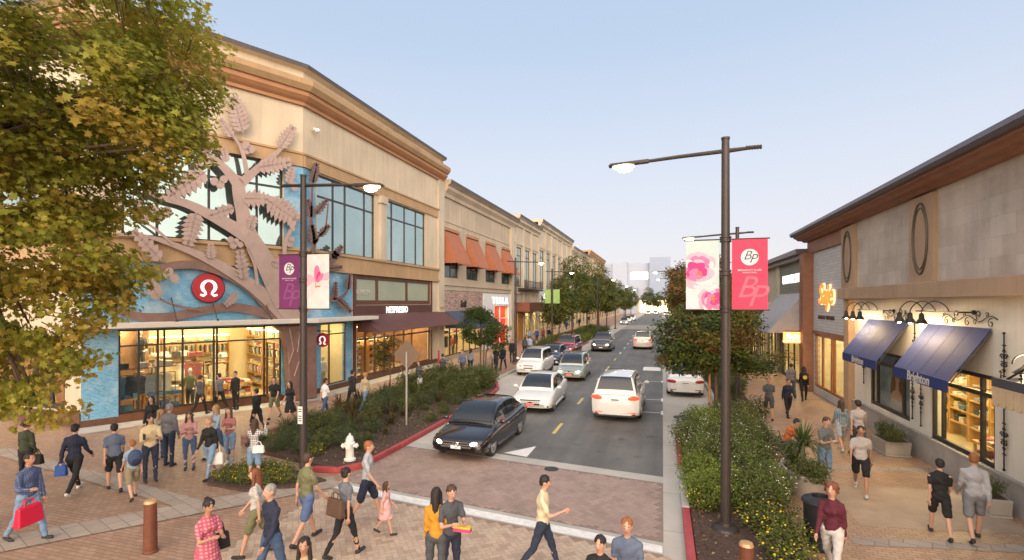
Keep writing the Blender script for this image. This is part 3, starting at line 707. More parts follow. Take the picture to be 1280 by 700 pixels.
# small blade sign
bs = tag(empty('blade_sign', FB.at(FB.U(404), 2.8, .5)), 'small round red sign with a white letter hanging under the white canopy', 'sign')
bu, bz = FB.px(404, 425, .7); FBs = Fr((FB.at(bu, 0, .35).x, FB.at(bu, 0, 0).y), (FB.at(bu, 0, 1.0).x, FB.at(bu, 0, 0).y), (-10, 0))
m_ = MB(); q = FBs.at(.33, bz, -.03); m_.lathe([(.36, 0), (.36, .06), (.01, .06)], q, 28, ax=FBs.n); m_.build('sign_disc', M_logored, bs)
m_ = MB(); omega(m_, FBs, .33, bz-.02, .035, .32, .01); m_.build('logo_letter', M_logow, bs)
m_ = MB(); m_.tube([FBs.at(-.35, bz+.45, 0), FBs.at(.8, bz+.45, 0)], .025); m_.tube([FBs.at(.33, bz+.45, 0), FBs.at(.33, bz+.3, 0)], .015); m_.build('bracket', M_frame, bs)
# security camera
sc_ = MB(); q = FB.at(FB.U(391), FB.Z(391, 163), .0); sc_.tube([q, q+Vector((.2, 0, .0))], .03); sc_.ell(q+Vector((.28, 0, -.04)), (.14, .14, .12)); sc_.tube([q+Vector((.2, -.2, 0)), q+Vector((.34, .1, .0))], .06)
tag(sc_.build('security_camera', M_white, smooth=True), 'white security camera on the cream wall above the mosaic building\'s corner', 'camera')
# coffee shop bay
window(B1, FB, *N_tr, [FB.U(472), FB.U(509)], [], M_frost, M_dkwood, .28, -.08)
window(B1, FB, *N_gl, [FB.U(x) for x in (458, 470, 482, 494, 506, 516)], [2.5], M_glass, M_dkwood, .1, -.1)
M_brown = mat('fascia_brown', (.10, .042, .035), .5, var=.1, scale=2); M_brawn = mat('awning_brown', (.115, .05, .045), .8, var=.1, scale=2, bump=.2)
fb = MB(); fb.fbox(FB, N_tr[0]-.15, N_tr[1]+.05, 3.5, 4.53, .0, .09); fb.fbox(FB, N_tr[0]-.17, N_tr[0], .3, 6.4, .0, .12); fb.fbox(FB, N_tr[1], N_tr[1]+.1, .3, 6.4, .0, .12); fb.build('fascia', M_brown, B1)
awning(B1, FB, N_tr[0]+.15, FB.len+.0, 3.95, 2.98, 1.5, .0, M_brawn, .1)
M_lit = emis('lit_white_letters', (1, .97, .92), .8)
text_on('sign_letters', 'NESPRESSO', FB, (FB.U(481)+FB.U(508))/2, 4.2, .1, .6, M_lit, B1, .02, bold=.0, xs=.95)
text_on('window_lettering', 'PREMIUM', FB, FB.U(453), 5.3, -.03, .42, M_offw, B1, .004)
M_ncream = mat('cafe_wall', (.35, .18, .09), .7, var=.2)
room(B1, FB, FB.U(446), FB.U(538), 3.5, 4.5, wall=M_ncream, lights=4)
# ------------------------------------------------ shop contents
g1 = 'display shelves in the mosaic clothes shop'
shelf_unit(FA, .5, 3.6, -6.3, 'wide wooden back shelf of folded clothes in the blue mosaic shop, left half', g1, dep=.4)
shelf_unit(FA, 3.8, 6.9, -6.3, 'wide wooden back shelf of folded clothes in the blue mosaic shop, right half', g1, dep=.4)
g2 = 'clothes racks in the mosaic clothes shop'
W = lambda x: FA.U(x)
rack(FA, W(150), W(172), -.8, 1.72, 'clothes rack of dark jackets behind the leftmost pane of the blue mosaic shop', g2, (0, 8, 0, 4), .95)
rack(FA, W(176), W(196), -.8, 1.72, 'clothes rack with burgundy and grey garments in the second bay of the mosaic shop', g2, (1, 1, 8, 0), .95)
rack(FA, W(199), W(226), -.9, 1.72, 'clothes rack of sand coloured hoodies in the third bay of the mosaic shop', g2, (2, 2, 9, 8), .95)
rack(FA, W(150), W(190), -2.2, 1.9, 'clothes rack of denim and teal tops deeper in the mosaic shop', g2, (4, 5, 5, 8), 1.0)
rack(FA, W(262), W(285), -3.6, 1.8, 'clothes rack of burgundy tops beyond the shop entrance', g2, (1, 7, 1, 3), 1.0)
rack(FA, W(290), W(312), -3.0, 1.7, 'clothes rack of grey and cream tops beyond the shop entrance', g2, (8, 3, 9, 2), 1.0)
g3 = 'low denim tables by the shop window'
table(FA, W(161), -.75, 1.0, .5, 'low display table with teal folded trousers under the dark jackets', g3, (5, 4, 5))
table(FA, W(212), -.75, 1.3, .5, 'low display table with denim trousers under the sand hoodies', g3, (4, 5, 4))
table(FA, W(308), -2.4, 1.9, 1.0, 'yellow wooden display table with red folded clothes inside the shop door')
FSD = Fr(tuple(FA.at(FA.len-.15, 0, -.6)[:2]), tuple(FA.at(FA.len-.15, 0, -6.2)[:2]), tuple(FA.at(3, 0, -3)[:2]))
shelf_unit(FSD, .5, 3.0, .02, 'tall wooden side shelf beyond the entrance of the mosaic shop, nearer the door', g1, zs=(.3, .8, 1.3, 1.8, 2.3, 2.8), dep=.4, top=3.2)
shelf_unit(FSD, 3.2, 5.4, .02, 'tall wooden side shelf beyond the entrance of the mosaic shop, nearer the back', g1, zs=(.3, .8, 1.3, 1.8, 2.3, 2.8), dep=.4, top=3.2)
for i, (u, d, lb) in enumerate(((2.2, -3.4, 'clothes rack of cream and olive tops in the middle of the mosaic shop, left'), (4.3, -4.4, 'clothes rack of grey tops in the middle of the mosaic shop'), (3.3, -5.2, 'clothes rack nearest the back shelves of the mosaic shop'))):
    rack(FA, u-.8, u+.8, d, 1.75, lb, g2, ((2, 6, 9, 3), (8, 0, 3, 9), (4, 3, 2, 7))[i], 1.0, front=bool(i % 2))
table(FA, 3.0, -2.0, 1.6, .8, 'wooden display table of cream and sand clothes behind the olive mannequin', None, (3, 9, 2, 8))
table(FA, 5.6, -4.6, 1.5, .8, 'wooden display table deep in the mosaic shop near the back shelves', None, (3, 1, 2, 5))
mannequin(FA.at(W(246), .02, -1.0), rad(200), CL[6], CL[0], 'mannequin in olive top and black shorts in the mosaic shop window')
mannequin(FA.at(W(186), 1.75, -1.6), rad(200), CL[0], CL[0], 'small dark mannequin standing above the window racks of the mosaic shop')
mannequin(FB.at(FB.U(406), .02, -.9), rad(-90), CL[0], CL[0], 'mannequin with dark hat in the narrow window by the round blade sign', hat=True)
mannequin(FB.at(FB.U(419), .02, -.8), rad(-90), CL[3], CL[2], 'mannequin in white top in the narrow window by the round blade sign')
for i in range(5):
    u = FB.U(449)+.2+i*(FB.len-FB.U(449)-2.2)/5
    shelf_unit(FB, u, u+1.5, -4.3, ('leftmost', 'second', 'middle', 'fourth', 'rightmost')[i]+' product shelf at the back of the coffee shop under the brown awning', 'coffee shop shelves', dep=.35)
for i, x in enumerate((450, 465, 481, 497)):
    u = FB.U(x); shelf_unit(FB, u, u+.9, -1.4, ('leftmost', 'second', 'third', 'rightmost')[i]+' product stand just inside the coffee shop window', 'coffee shop window stands', zs=(.3, .7, 1.1, 1.5, 1.9), dep=.3, top=2.3)
# ------------------------------------------------ metal tree sculpture fixed to the facade
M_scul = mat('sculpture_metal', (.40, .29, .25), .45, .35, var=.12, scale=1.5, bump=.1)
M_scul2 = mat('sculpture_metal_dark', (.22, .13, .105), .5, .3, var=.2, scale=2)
SC = empty('wall_sculpture', FA.at(6.5, 0, .3), 0, 'large cut metal tree sculpture with fern fronds spreading over the blue mosaic and upper windows', 'sculpture')
def zc(x, y): return 120+x/2.3324, 100+y/2.3324
def stroke(fr, pts, ws, d0, d1, m, name, parent=None):
    """flat cut-metal branch: smooth polyline with widths, extruded"""
    P = [Vector(fr.px(*zc(x, y), d0)) for x, y in pts]
    k = [fr.px(*zc(x, y), d0) for x, y in pts]
    W_ = []
    for (x, y), w__ in zip(pts, ws):
        q = fr.px(*zc(x, y+10), d0); W_.append(abs(q[1]-fr.px(*zc(x, y), d0)[1])/10*w__)
    # catmull
    Q, V = [], []
    n = len(P)
    for i in range(n-1):
        p0, p1, p2, p3 = P[max(i-1, 0)], P[i], P[i+1], P[min(i+2, n-1)]
        for s in range(5):
            t_ = s/5; Q.append(.5*((2*p1)+(p2-p0)*t_+(2*p0-5*p1+4*p2-p3)*t_*t_+(3*p1-p0-3*p2+p3)*t_**3)); V.append(W_[i]*(1-t_)+W_[i+1]*t_)
    Q.append(P[-1]); V.append(W_[-1])
    a, b = [], []
    for i in range(len(Q)):
        d = (Q[min(i+1, len(Q)-1)]-Q[max(i-1, 0)]).normalized(); nn = Vector((-d.y, d.x))*V[i]/2; a.append(Q[i]+nn); b.append(Q[i]-nn)
    mb = MB()
    for i in range(len(Q)-1):
        mb.hexa([fr.at(*a[i], d0), fr.at(*b[i], d0), fr.at(*b[i+1], d0), fr.at(*a[i+1], d0), fr.at(*a[i], d1), fr.at(*b[i], d1), fr.at(*b[i+1], d1), fr.at(*a[i+1], d1)])
    return mb.build(name, m, parent or SC)
def frond(fr, b, t_, L, d0, d1, m, n=8):
    L *= 1.2; n = max(5, int(n*.85)); B = Vector(b); T = Vector(t_); ax = (T-B); nn = Vector((-ax.y, ax.x)).normalized(); mb = MB()
    def PR(poly):
        mb.prism(fr, [fr.px(*zc(p.x, p.y), d0) for p in poly], d0, d1)
    an = ax.normalized()
    PR([B-nn*2, B+nn*2, T+nn*.6, T-nn*.6])
    for i in range(n):
        f = .1+.82*i/(n-1) if n > 1 else .5
        c = B+ax*f; l = L*(1-.55*abs(f-.35)**1.0*1.4); wd = ax.length/n*.52
        for s in (-1, 1):
            e = c+nn*s*l+an*l*.35
            PR([c-an*wd*.6, c+nn*s*l*.5-an*wd*.9+an*l*.12, e, c+nn*s*l*.45+an*wd*1.1+an*l*.2, c+an*wd*.8])
    e = T; PR([e-an*ax.length*.12-nn*L*.18, e-an*ax.length*.12+nn*L*.18, e+an*ax.length*.06])
    return mb.build('frond', m, SC)
def fruits(fr, L, d0, d1, m):
    mb = MB()
    for x, y, r in L:
        poly = [fr.px(*zc(x+r*math.cos(a), y+r*math.sin(a)), d0) for a in [2*math.pi*i/14 for i in range(14)]]; mb.prism(fr, poly, d0, d1)
        mb.build('fruit_disc', m, SC); mb = MB()
a0, a1 = .30, .34
stroke(FA, [(600, 700), (548, 640), (490, 525), (443, 445), (426, 380), (415, 310), (420, 280)], [80, 66, 54, 46, 38, 36, 28], a0, a1, M_scul, 'trunk')
stroke(FA, [(418, 310), (388, 272), (350, 235), (315, 215)], [36, 26, 20, 12], a0+.01, a1+.01, M_scul, 'branch')
stroke(FA, [(425, 300), (480, 250), (530, 208), (560, 180)], [26, 18, 11, 6], a0+.01, a1+.01, M_scul, 'branch')
stroke(FA, [(440, 275), (428, 215), (408, 175), (385, 150)], [14, 11, 8, 5], a0+.02, a1+.02, M_scul, 'branch')
stroke(FA, [(440, 455), (400, 430), (330, 392), (262, 360), (200, 345), (130, 318)], [44, 38, 30, 24, 18, 8], a0+.02, a1+.02, M_scul, 'branch')
stroke(FA, [(565, 700), (470, 612), (380, 552), (300, 510), (230, 482), (150, 457), (60, 450)], [44, 36, 29, 22, 16, 11, 8], a0-.03, a1-.03, M_scul, 'branch')
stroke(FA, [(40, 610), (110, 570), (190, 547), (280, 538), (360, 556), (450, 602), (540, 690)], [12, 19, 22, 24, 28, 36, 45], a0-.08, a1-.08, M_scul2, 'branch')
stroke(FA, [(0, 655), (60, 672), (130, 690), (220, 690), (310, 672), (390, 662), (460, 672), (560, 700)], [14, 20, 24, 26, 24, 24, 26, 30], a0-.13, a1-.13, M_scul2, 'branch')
stroke(FA, [(548, 520), (552, 470), (572, 430), (585, 395)], [12, 11, 10, 9], a0, a1, M_scul, 'branch')
stroke(FA, [(430, 355), (480, 343), (535, 362), (562, 400), (575, 440)], [16, 20, 26, 22, 10], a0+.02, a1+.02, M_scul, 'branch')
stroke(FA, [(470, 600), (462, 540), (440, 490)], [10, 8, 6], a0, a1, M_scul, 'branch')
stroke(FA, [(225, 480), (180, 440), (140, 410), (128, 380)], [8, 7, 5, 4], a0, a1, M_scul, 'branch')
stroke(FA, [(310, 672), (240, 660), (190, 640), (150, 600)], [8, 7, 6, 4], a0-.05, a1-.05, M_scul2, 'branch')
for b, t_, L, n in (((283, 140), (266, 62), 24, 8), ((428, 155), (400, 48), 27, 10), ((398, 165), (362, 116), 14, 6), ((535, 198), (575, 137), 20, 8), ((470, 255), (566, 240), 24, 9),
                    ((322, 265), (214, 340), 32, 9), ((292, 385), (268, 480), 30, 9), ((402, 372), (332, 396), 18, 7), ((462, 395), (448, 432), 16, 6), ((432, 345), (500, 348), 26, 7),
                    ((500, 350), (585, 410), 34, 9), ((336, 522), (334, 480), 16, 7), ((432, 582), (418, 498), 20, 8), ((185, 640), (140, 560), 22, 8), ((190, 525), (108, 440), 22, 8),
                    ((150, 412), (128, 350), 17, 7), ((172, 330), (160, 272), 16, 7), ((412, 622), (378, 656), 14, 7), ((512, 530), (545, 540), 14, 5), ((330, 215), (318, 170), 16, 6), ((380, 240), (372, 200), 14, 6),
                    ((560, 300), (572, 255), 16, 6)):
    frond(FA, b, t_, L, a0+.04, a1+.03, M_scul, n)
fruits(FA, [(195, 570, 13), (213, 560, 13), (228, 578, 13), (170, 378, 13), (205, 386, 17), (186, 396, 10), (300, 242, 14), (318, 222, 16), (330, 240, 12), (436, 192, 13), (452, 202, 12), (440, 208, 9), (345, 296, 12), (362, 306, 12), (372, 290, 12),
            (400, 482, 11), (392, 466, 10), (408, 470, 9), (420, 480, 9), (570, 300, 10), (578, 315, 9), (570, 466, 9), (565, 478, 9)], a0+.03, a1+.02, M_scul)
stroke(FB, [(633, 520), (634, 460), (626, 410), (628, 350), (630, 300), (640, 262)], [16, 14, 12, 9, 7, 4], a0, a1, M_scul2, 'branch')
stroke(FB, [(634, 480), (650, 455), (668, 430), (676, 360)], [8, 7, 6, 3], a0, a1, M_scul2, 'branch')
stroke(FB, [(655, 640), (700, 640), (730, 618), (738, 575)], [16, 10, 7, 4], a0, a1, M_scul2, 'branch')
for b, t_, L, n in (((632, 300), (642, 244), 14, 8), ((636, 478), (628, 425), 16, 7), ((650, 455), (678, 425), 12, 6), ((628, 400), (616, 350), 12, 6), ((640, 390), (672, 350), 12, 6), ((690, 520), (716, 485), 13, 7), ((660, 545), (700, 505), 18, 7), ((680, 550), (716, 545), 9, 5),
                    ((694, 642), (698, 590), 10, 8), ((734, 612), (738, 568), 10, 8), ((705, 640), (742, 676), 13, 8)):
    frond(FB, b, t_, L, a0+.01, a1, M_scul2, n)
fruits(FB, [(668, 575, 10), (672, 590, 10), (664, 600, 8), (650, 545, 8)], a0, a1, M_scul2)
# root flare of the sculpture in front of the corner
rf = MB()
poly = [(340, 407), (350, 414), (357, 440), (359, 492), (394, 486), (393, 430), (395, 406)]
PP = [FA.px(x, y, .45) for x, y in poly]; PP[3] = (PP[3][0], .02); PP[4] = (PP[4][0], .02)
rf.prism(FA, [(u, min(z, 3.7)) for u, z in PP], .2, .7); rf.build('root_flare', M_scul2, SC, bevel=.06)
rf = MB()
for x, y, x2, y2 in ((362, 410, 367, 438), (367, 438, 361, 455), (368, 470, 374, 452), (376, 410, 372, 440)):
    a_ = FA.px(x, y, .72); b_ = FA.px(x2, y2, .72); rf.tube([FA.at(*a_, .71), FA.at(*b_, .71)], .025, 6)
rf.build('root_lines', M_scul, SC)
# ------------------------------------------------ second building: brick panel, white shop front, rust awnings
B2 = empty('awning_building', (-19, 48, 0), 0, 'beige two storey building with four rust orange window awnings, beside the corner building', 'building')
F2 = Fr((-17, 38.05), (-17, 58.9), (0, 50))
U2 = lambda x: F2.U(x)
win = [(U2(a), U2(b), 6.75, 10.6) for a, b in ((555.5, 573), (583, 597.5), (607, 619), (627, 637))]
o_c = (U2(554), U2(602), .25, 3.75); o_t = (U2(617), U2(634.5), .1, 4.3)
wb = MB(); wall_with_holes(wb, F2, 0, F2.len, 0, 14.1, win+[o_c, o_t], .3); wb.build('wall', M_stucco2, B2)
cornice_poly([(-17, 38.06), (-17, 58.9)], [(0, 13.3, 0), (.15, 13.3, 0), (.2, 13.6, 0), (.45, 13.9, 0), (.45, 14.15, 0), (.7, 14.3, 1), (.75, 14.6, 1), (-5, 14.65, 1)], [M_stucco2, M_dkroof], B2)
bt = MB()
for z0, z1, d in ((5.7, 6.1, .1), (6.1, 6.3, .22), (11.3, 11.42, .05), (5.1, 5.2, .06)): bt.fbox(F2, 0, F2.len, z0, z1, -.01, d)
bt.build('belt_course', M_stucco2, B2)
M_orange = mat('awning_rust', (.36, .13, .065), .75, var=.08, scale=1.5, bump=.2)
for h in win:
    window(B2, F2, h[0], h[1], h[2], h[3], [(h[0]+h[1])/2], [8.2, 9.6], mat('dark_window_glass', (.06, .09, .08), .08, .2, var=.1), M_frame, .07, -.15)
    s_ = MB(); s_.fbox(F2, h[0]-.1, h[1]+.1, 10.6, 10.85, 0, .1); s_.build('lintel', M_rust, B2)
    awning(B2, F2, h[0]-.05, h[1]+.05, 10.5, 7.9, 1.2, .1, M_orange, .03)
M_redbrick = brick('worn_brick', (.28, .13, .10), (.52, .40, .34), (.34, .26, .22), .42, .12, .02, .85, plane='YZ', big=.3, bump=.5)
pn = MB(); pn.fbox(F2, 0, U2(602.5), 3.95, 5.65, .01, .07); pn.build('brick_panel', M_redbrick, B2)
pn = MB(); a = U2(603); b = U2(641); o = o_t
wall_with_holes(pn, F2, a, b, 0, 5.6, [(o[0], o[1], 0, o[3])], .11, .12); pn.build('white_shopfront', M_white, B2)
text_on('sign_letters', 'TESLA', F2, (U2(609)+U2(637))/2, 4.85, .125, 1.0, emis('pale_letters', (.95, .95, .96), .6), B2, .06, bold=.015, spacing=1.5, xs=1.5)
text_on('sign_letters', 'Soft', F2, U2(578), 4.55, .08, .85, mat('black_letters', (.02, .02, .02), .4), B2, .03, shear=.2, bold=.03)
M_navy = mat('awning_slate_blue', (.06, .075, .12), .8, var=.1, scale=2)
awning(B2, F2, U2(556), U2(604), 3.95, 2.6, 1.9, .15, M_navy, .05)
window(B2, F2, *o_c, lin(o_c[0], o_c[1], 5), [2.8], M_glass, M_frame, .09, -.1)
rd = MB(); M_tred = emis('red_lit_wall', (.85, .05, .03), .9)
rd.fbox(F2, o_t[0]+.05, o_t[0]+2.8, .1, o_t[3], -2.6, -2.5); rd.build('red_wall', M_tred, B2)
dp = MB(); dp.fbox(F2, (o_t[0]+o_t[1])/2, (o_t[0]+o_t[1])/2+.1, .1, o_t[3], -.2, -.1); dp.fbox(F2, o_t[0], o_t[1], 2.9, 3.0, -.2, -.1); dp.build('door_frame', M_white, B2)
room(B2, F2, .2, o_c[1]+.5, 3.75, 5, lights=4)
room(B2, F2, o_t[0]-.3, o_t[1]+.3, 4.35, 5, lights=2, wall=mat('red_shop_wall', (.6, .05, .03), .6))
for i in range(3):
    u = .7+i*2.2
    rack(F2, u, u+1.6, -1.5, 1.7, ('left', 'middle', 'right')[i]+' clothes rack behind the window under the slate blue awning', 'racks under the slate awning', (3, 4, 7, 8, 0), 1.0)
    shelf_unit(F2, u, u+2, -4.8, ('left', 'middle', 'right')[i]+' back shelf of the shop under the slate blue awning', 'shelves under the slate awning')
mannequin(F2.at(1.5, .02, -.8), rad(-90), CL[3], CL[4], 'mannequin in white top in the window under the slate blue awning')
mannequin(F2.at(4.0, .02, -.8), rad(-90), CL[7], CL[0], 'mannequin in red top in the window under the slate blue awning')
for u in (4.0, 7.9, 11.8, 15.7):
    k = MB(); k.fbox(F2, u-.02, u+.02, 11.45, 13.28, .0, .004); k.build('wall_joint', mat('joint_brown', (.25, .2, .15), .9), B2)
pl = MB(); pl.fbox(F2, U2(637), U2(641), 0, 13.3, 0, .25); pl.build('pilaster', M_stucco3, B2)
# ------------------------------------------------ third row: balcony building, tall windows building, far gold building
def far_building(name, y0, y1, h, body, label, bays, zlow, zhigh, trim, roofm, cols=1, shop=True, balcony=False, X=-17.0, side=(0, 50)):
    rt = empty(name, (X-2, (y0+y1)/2, 0), 0, label, 'building'); fr = Fr((X, y0), (X, y1), side)
    L = fr.len; bw = L/bays; hs = []
    for i in range(bays): hs.append((bw*(i+.2), bw*(i+.8), zlow, zhigh))
    gs = [(bw*(i+.12), bw*(i+.88), .3, 3.4) for i in range(bays)] if shop else []
    mb = MB(); wall_with_holes(mb, fr, 0, L, 0, h-.4, hs+gs, .3); mb.build('wall', body, rt)
    sgn = 1 if X < 0 else -1
    pr = [(0, h-1.3, 0), (.15, h-1.3, 0), (.2, h-1.0, 0), (.5, h-.75, 0), (.5, h-.5, 0), (.7, h-.35, 1), (.75, h, 1), (-5, h+.03, 1)]
    pp = [(X, y0), (X, y1)] if sgn > 0 else [(X, y1), (X, y0)]
    cornice_poly(pp, pr, [trim, roofm], rt)
    sd_ = MB(); sd_.quad((X, y0, 0), (X-sgn*25, y0, 0), (X-sgn*25, y0, h-.4), (X, y0, h-.4)); sd_.build('side_wall', body, rt)
    b_ = MB(); b_.fbox(fr, 0, L, zlow-.9, zlow-.45, -.01, .12); b_.fbox(fr, 0, L, zlow-.45, zlow-.25, -.01, .22); b_.fbox(fr, 0, L, zhigh+.3, zhigh+.45, -.01, .1)
    for i in range(bays+1): b_.fbox(fr, max(0, bw*i-.25), min(L, bw*i+.25), 0, h-1.3, -.01, .16)
    b_.build('trim', trim, rt)
    for h_ in hs: window(rt, fr, *h_, lin(h_[0], h_[1], cols), [h_[3]-1], M_teal, M_frame, .09, -.15)
    for i, h_ in enumerate(gs):
        window(rt, fr, *h_, lin(h_[0], h_[1], 3), [2.8], M_glass, M_frame, .09, -.1)
    if shop: room(rt, fr, .2, L-.2, 3.6, 4, lights=bays*2)
    if balcony:
        k = MB(); k.fbox(fr, .8, L-.8, zlow-.35, zlow-.15, .0, 1.0)
        for zz in (zlow+.75, zlow+.0): k.fbox(fr, .8, L-.8, zz, zz+.06, .94, 1.0)
        for j in range(int((L-1.6)/.35)): k.fbox(fr, .8+j*.35, .84+j*.35, zlow-.15, zlow+.75, .95, .99)
        k.build('balcony', M_frame, rt)
    return rt, fr
B3, F3 = far_building('balcony_building', 59.0, 71, 15.3, M_stucco3, 'pale building with a dark railed balcony and copper canopy, after the rust awnings', 3, 6.6, 11.5, M_stucco3, M_dkroof, balcony=True)
k = MB(); k.fbox(F3, .2, 9.2, 3.6, 4.7, .02, 1.8); k.build('copper_canopy', mat('copper_brown', (.22, .08, .05), .5, .3, var=.2, scale=3), B3)
k = MB(); k.fbox(F3, 1.2, 4.2, .1, 3.4, -.06, .05); k.build('timber_screen', mat('orange_timber', (.5, .23, .06), .5, var=.2, scale=8), B3)
B4, F4 = far_building('tall_window_building', 71.1, 98, 16.6, M_stucco3, 'long pale building with tall narrow green windows behind the street trees', 6, 6.5, 12.3, M_stucco3, M_dkroof)
k = MB(); k.fbox(F4, .2, 11.5, 3.7, 6.6, .17, .3); k.build('shop_fascia', M_white, B4)
k = MB(); k.lathe([(.7, 0), (.7, .1), (.01, .1)], F4.at(3.2, 5.3, .3), 20, ax=F4.n); k.build('round_sign', emis('round_sign_light', (.85, 1, .9), 4), B4)
k = MB(); k.fbox(F4, 5.2, 8.2, 4.1, 6.4, .31, .36); k.build('green_panel', mat('green_panel', (.24, .40, .12), .5), B4)
B5, F5 = far_building('far_gold_building', 98.1, 122, 15.6, M_stucco3, 'beige stepped building further down the left side of the street', 5, 6.5, 12, M_stucco3, M_dkroof)
B6, F6 = far_building('ochre_building', 122.1, 156, 17.2, M_stucco, 'ochre building with gold cornice farthest along the left side', 6, 6.5, 12, M_gold, M_rust)
B7, F7 = far_building('low_far_building', 156.2, 215, 12, M_stucco3, 'low pale building at the far end of the left side', 8, 6, 9.5, M_stucco3, M_dkroof)
# ------------------------------------------------ white building closing the street
E = empty('white_end_building', (5, 236, 0), 0, 'large plain white building with a lit window closing the far end of the street', 'building')
FE = Fr((-75, 232), (75, 232), (0, 0)); UE = lambda x: FE.U(x); ZE = lambda x, y: FE.Z(x, y)
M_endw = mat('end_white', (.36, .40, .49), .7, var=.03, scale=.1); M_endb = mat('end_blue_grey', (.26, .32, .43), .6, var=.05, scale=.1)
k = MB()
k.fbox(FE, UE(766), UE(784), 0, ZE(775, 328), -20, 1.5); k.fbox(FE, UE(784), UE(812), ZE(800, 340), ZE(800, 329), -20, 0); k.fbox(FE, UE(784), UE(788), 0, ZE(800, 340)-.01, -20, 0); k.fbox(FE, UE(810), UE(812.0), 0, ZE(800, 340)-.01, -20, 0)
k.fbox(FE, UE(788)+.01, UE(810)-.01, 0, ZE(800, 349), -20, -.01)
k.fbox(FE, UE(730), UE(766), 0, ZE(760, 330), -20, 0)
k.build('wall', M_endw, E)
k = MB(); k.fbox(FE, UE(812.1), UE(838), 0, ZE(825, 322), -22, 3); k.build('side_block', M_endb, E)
k = MB(); k.fbox(FE, UE(788)+.02, UE(810)-.02, ZE(800, 349)+.01, ZE(800, 340)-.02, -1.0, -.5); k.build('lit_window', emis('far_warm_window', (1, .8, .5), 1.6), E)
k = MB(); k.fbox(FE, UE(778), UE(798), 0, ZE(788, 360), 1, 14); k.build('entrance_block', M_endw, E)
k = MB(); 
for i in range(4): k.fbox(FE, UE(779.5)+i*1.6, UE(779.5)+i*1.6+1.1, ZE(788, 372), ZE(788, 363), 14.01, 14.1)
k.build('window', M_teal, E)
k = MB(); k.fbox(FE, UE(799), UE(850), .5, ZE(820, 375), 1.5, 3.4); k.build('lit_arcade', emis('arcade_light', (1, .76, .42), 2.2), E)
k = MB()
for i in range(16): k.fbox(FE, UE(799)+i*1.5, UE(799)+i*1.5+.45, 0, ZE(820, 374), 3.45, 3.9)
k.fbox(FE, UE(798), UE(851), ZE(820, 375), ZE(820, 372), 3, 5.5)
k.build('arcade_columns', M_endw, E)
# ================================================================ RIGHT SIDE BUILDINGS
M_cream = mat('wall_cream_plaster', (.72, .67, .57), .85, var=.05, scale=.7, bump=.25, bscale=50)
M_tan = mat('stone_tan', (.40, .27, .17), .8, var=.08, scale=1.2, bump=.12, bscale=60)
M_lime = brick('limestone_panels', (.45, .375, .31), (.52, .45, .385), (.40, .33, .27), .95, .48, .005, .8, plane='YZ', big=.2, bump=.12)
M_rustw = mat('rust_steel', (.27, .12, .07), .55, .1, var=.2, scale=2)
M_metalroof = mat('roof_metal_violet', (.15, .13, .15), .35, .4, var=.1, scale=1)
M_plinth = mat('plinth_grey_stone', (.36, .33, .30), .8, var=.15, scale=2, bump=.15)
FR = Fr((7.5, 2.0), (7.5, 24.5), (0, 10))
ur = lambda Y: Y-2.0
RB = empty('limestone_building', (9, 14, 0), 0, 'limestone building on the right with dark metal eave, two ovals and navy awnings', 'building')
w1 = (ur(19.05), ur(22.3), .92, 2.95); w2 = (ur(14.75), ur(17.75), .78, 2.95)
mb = MB(); wall_with_holes(mb, FR, 0, ur(23.9), .0, 4.83, [w1, w2], .3); mb.build('wall', M_cream, RB)
mb = MB(); mb.fbox(FR, 0, ur(23.9), 0, .72, -.29, .07); mb.fbox(FR, 0, ur(23.9), .72, .78, -.29, .1); mb.build('plinth', M_plinth, RB, bevel=.01)
mb = MB(); mb.fbox(FR, 0, FR.len+.1, 4.83, 5.28, -.3, .42); mb.build('ledge', M_tan, RB, bevel=.02)
mb = MB(); mb.fbox(FR, 0, FR.len, 5.28, 7.93, -.3, .0); mb.build('upper_wall', M_lime, RB)
p1 = (FR.U(1068, .1), FR.U(1052, .1)); p2 = (FR.U(1167, .1), FR.U(1137, .1))
for p in (p1, p2, (p2[0]-6.6, p2[0]-5.5)):
    mb = MB(); mb.fbox(FR, p[0], p[1], 5.29, 7.85, 0, .12); pi_ = mb.build('pilaster', M_tan, RB)
    uc = (p[0]+p[1])/2; hw = (p[1]-p[0])*.31
    for k, rr in ((1, .03), (.86, .018)):
        t_ = MB(); t_.tube([FR.at(uc+hw*k*math.cos(a), 6.6+1.02*(k+.03)*math.sin(a), .135) for a in [2*math.pi*i/36 for i in range(37)]], rr, 6)
        t_.build('oval_ring', mat('oval_bronze', (.10, .075, .05), .5, .3), pi_)
mb = MB(); mb.fbox(FR, ur(23.9), ur(24.5), 0, 4.83, -.5, .22); mb.build('corner_pier', M_tan, RB, bevel=.015)
eY0, eY1 = 1.0, 31.1
def ex(prof, m, nm, a=eY0, b=eY1):
    mb = MB(); n = len(prof)
    mb.add([(x, a, z) for x, z in prof]+[(x, b, z) for x, z in prof], [list(range(n)), list(range(2*n-1, n-1, -1))]+[[i, (i+1) % n, n+(i+1) % n, n+i] for i in range(n)]); return mb.build(nm, m, RB)
ex([(7.55, 7.92), (7.35, 7.92), (7.25, 8.0), (7.05, 8.02), (6.95, 8.12), (6.85, 8.14), (6.85, 8.22), (7.6, 8.22)], M_rustw, 'soffit')
ex([(6.72, 8.22), (6.66, 8.3), (6.66, 8.42), (6.85, 8.5), (20, 9.6), (20, 9.4), (7, 8.2)], M_metalroof, 'roof')
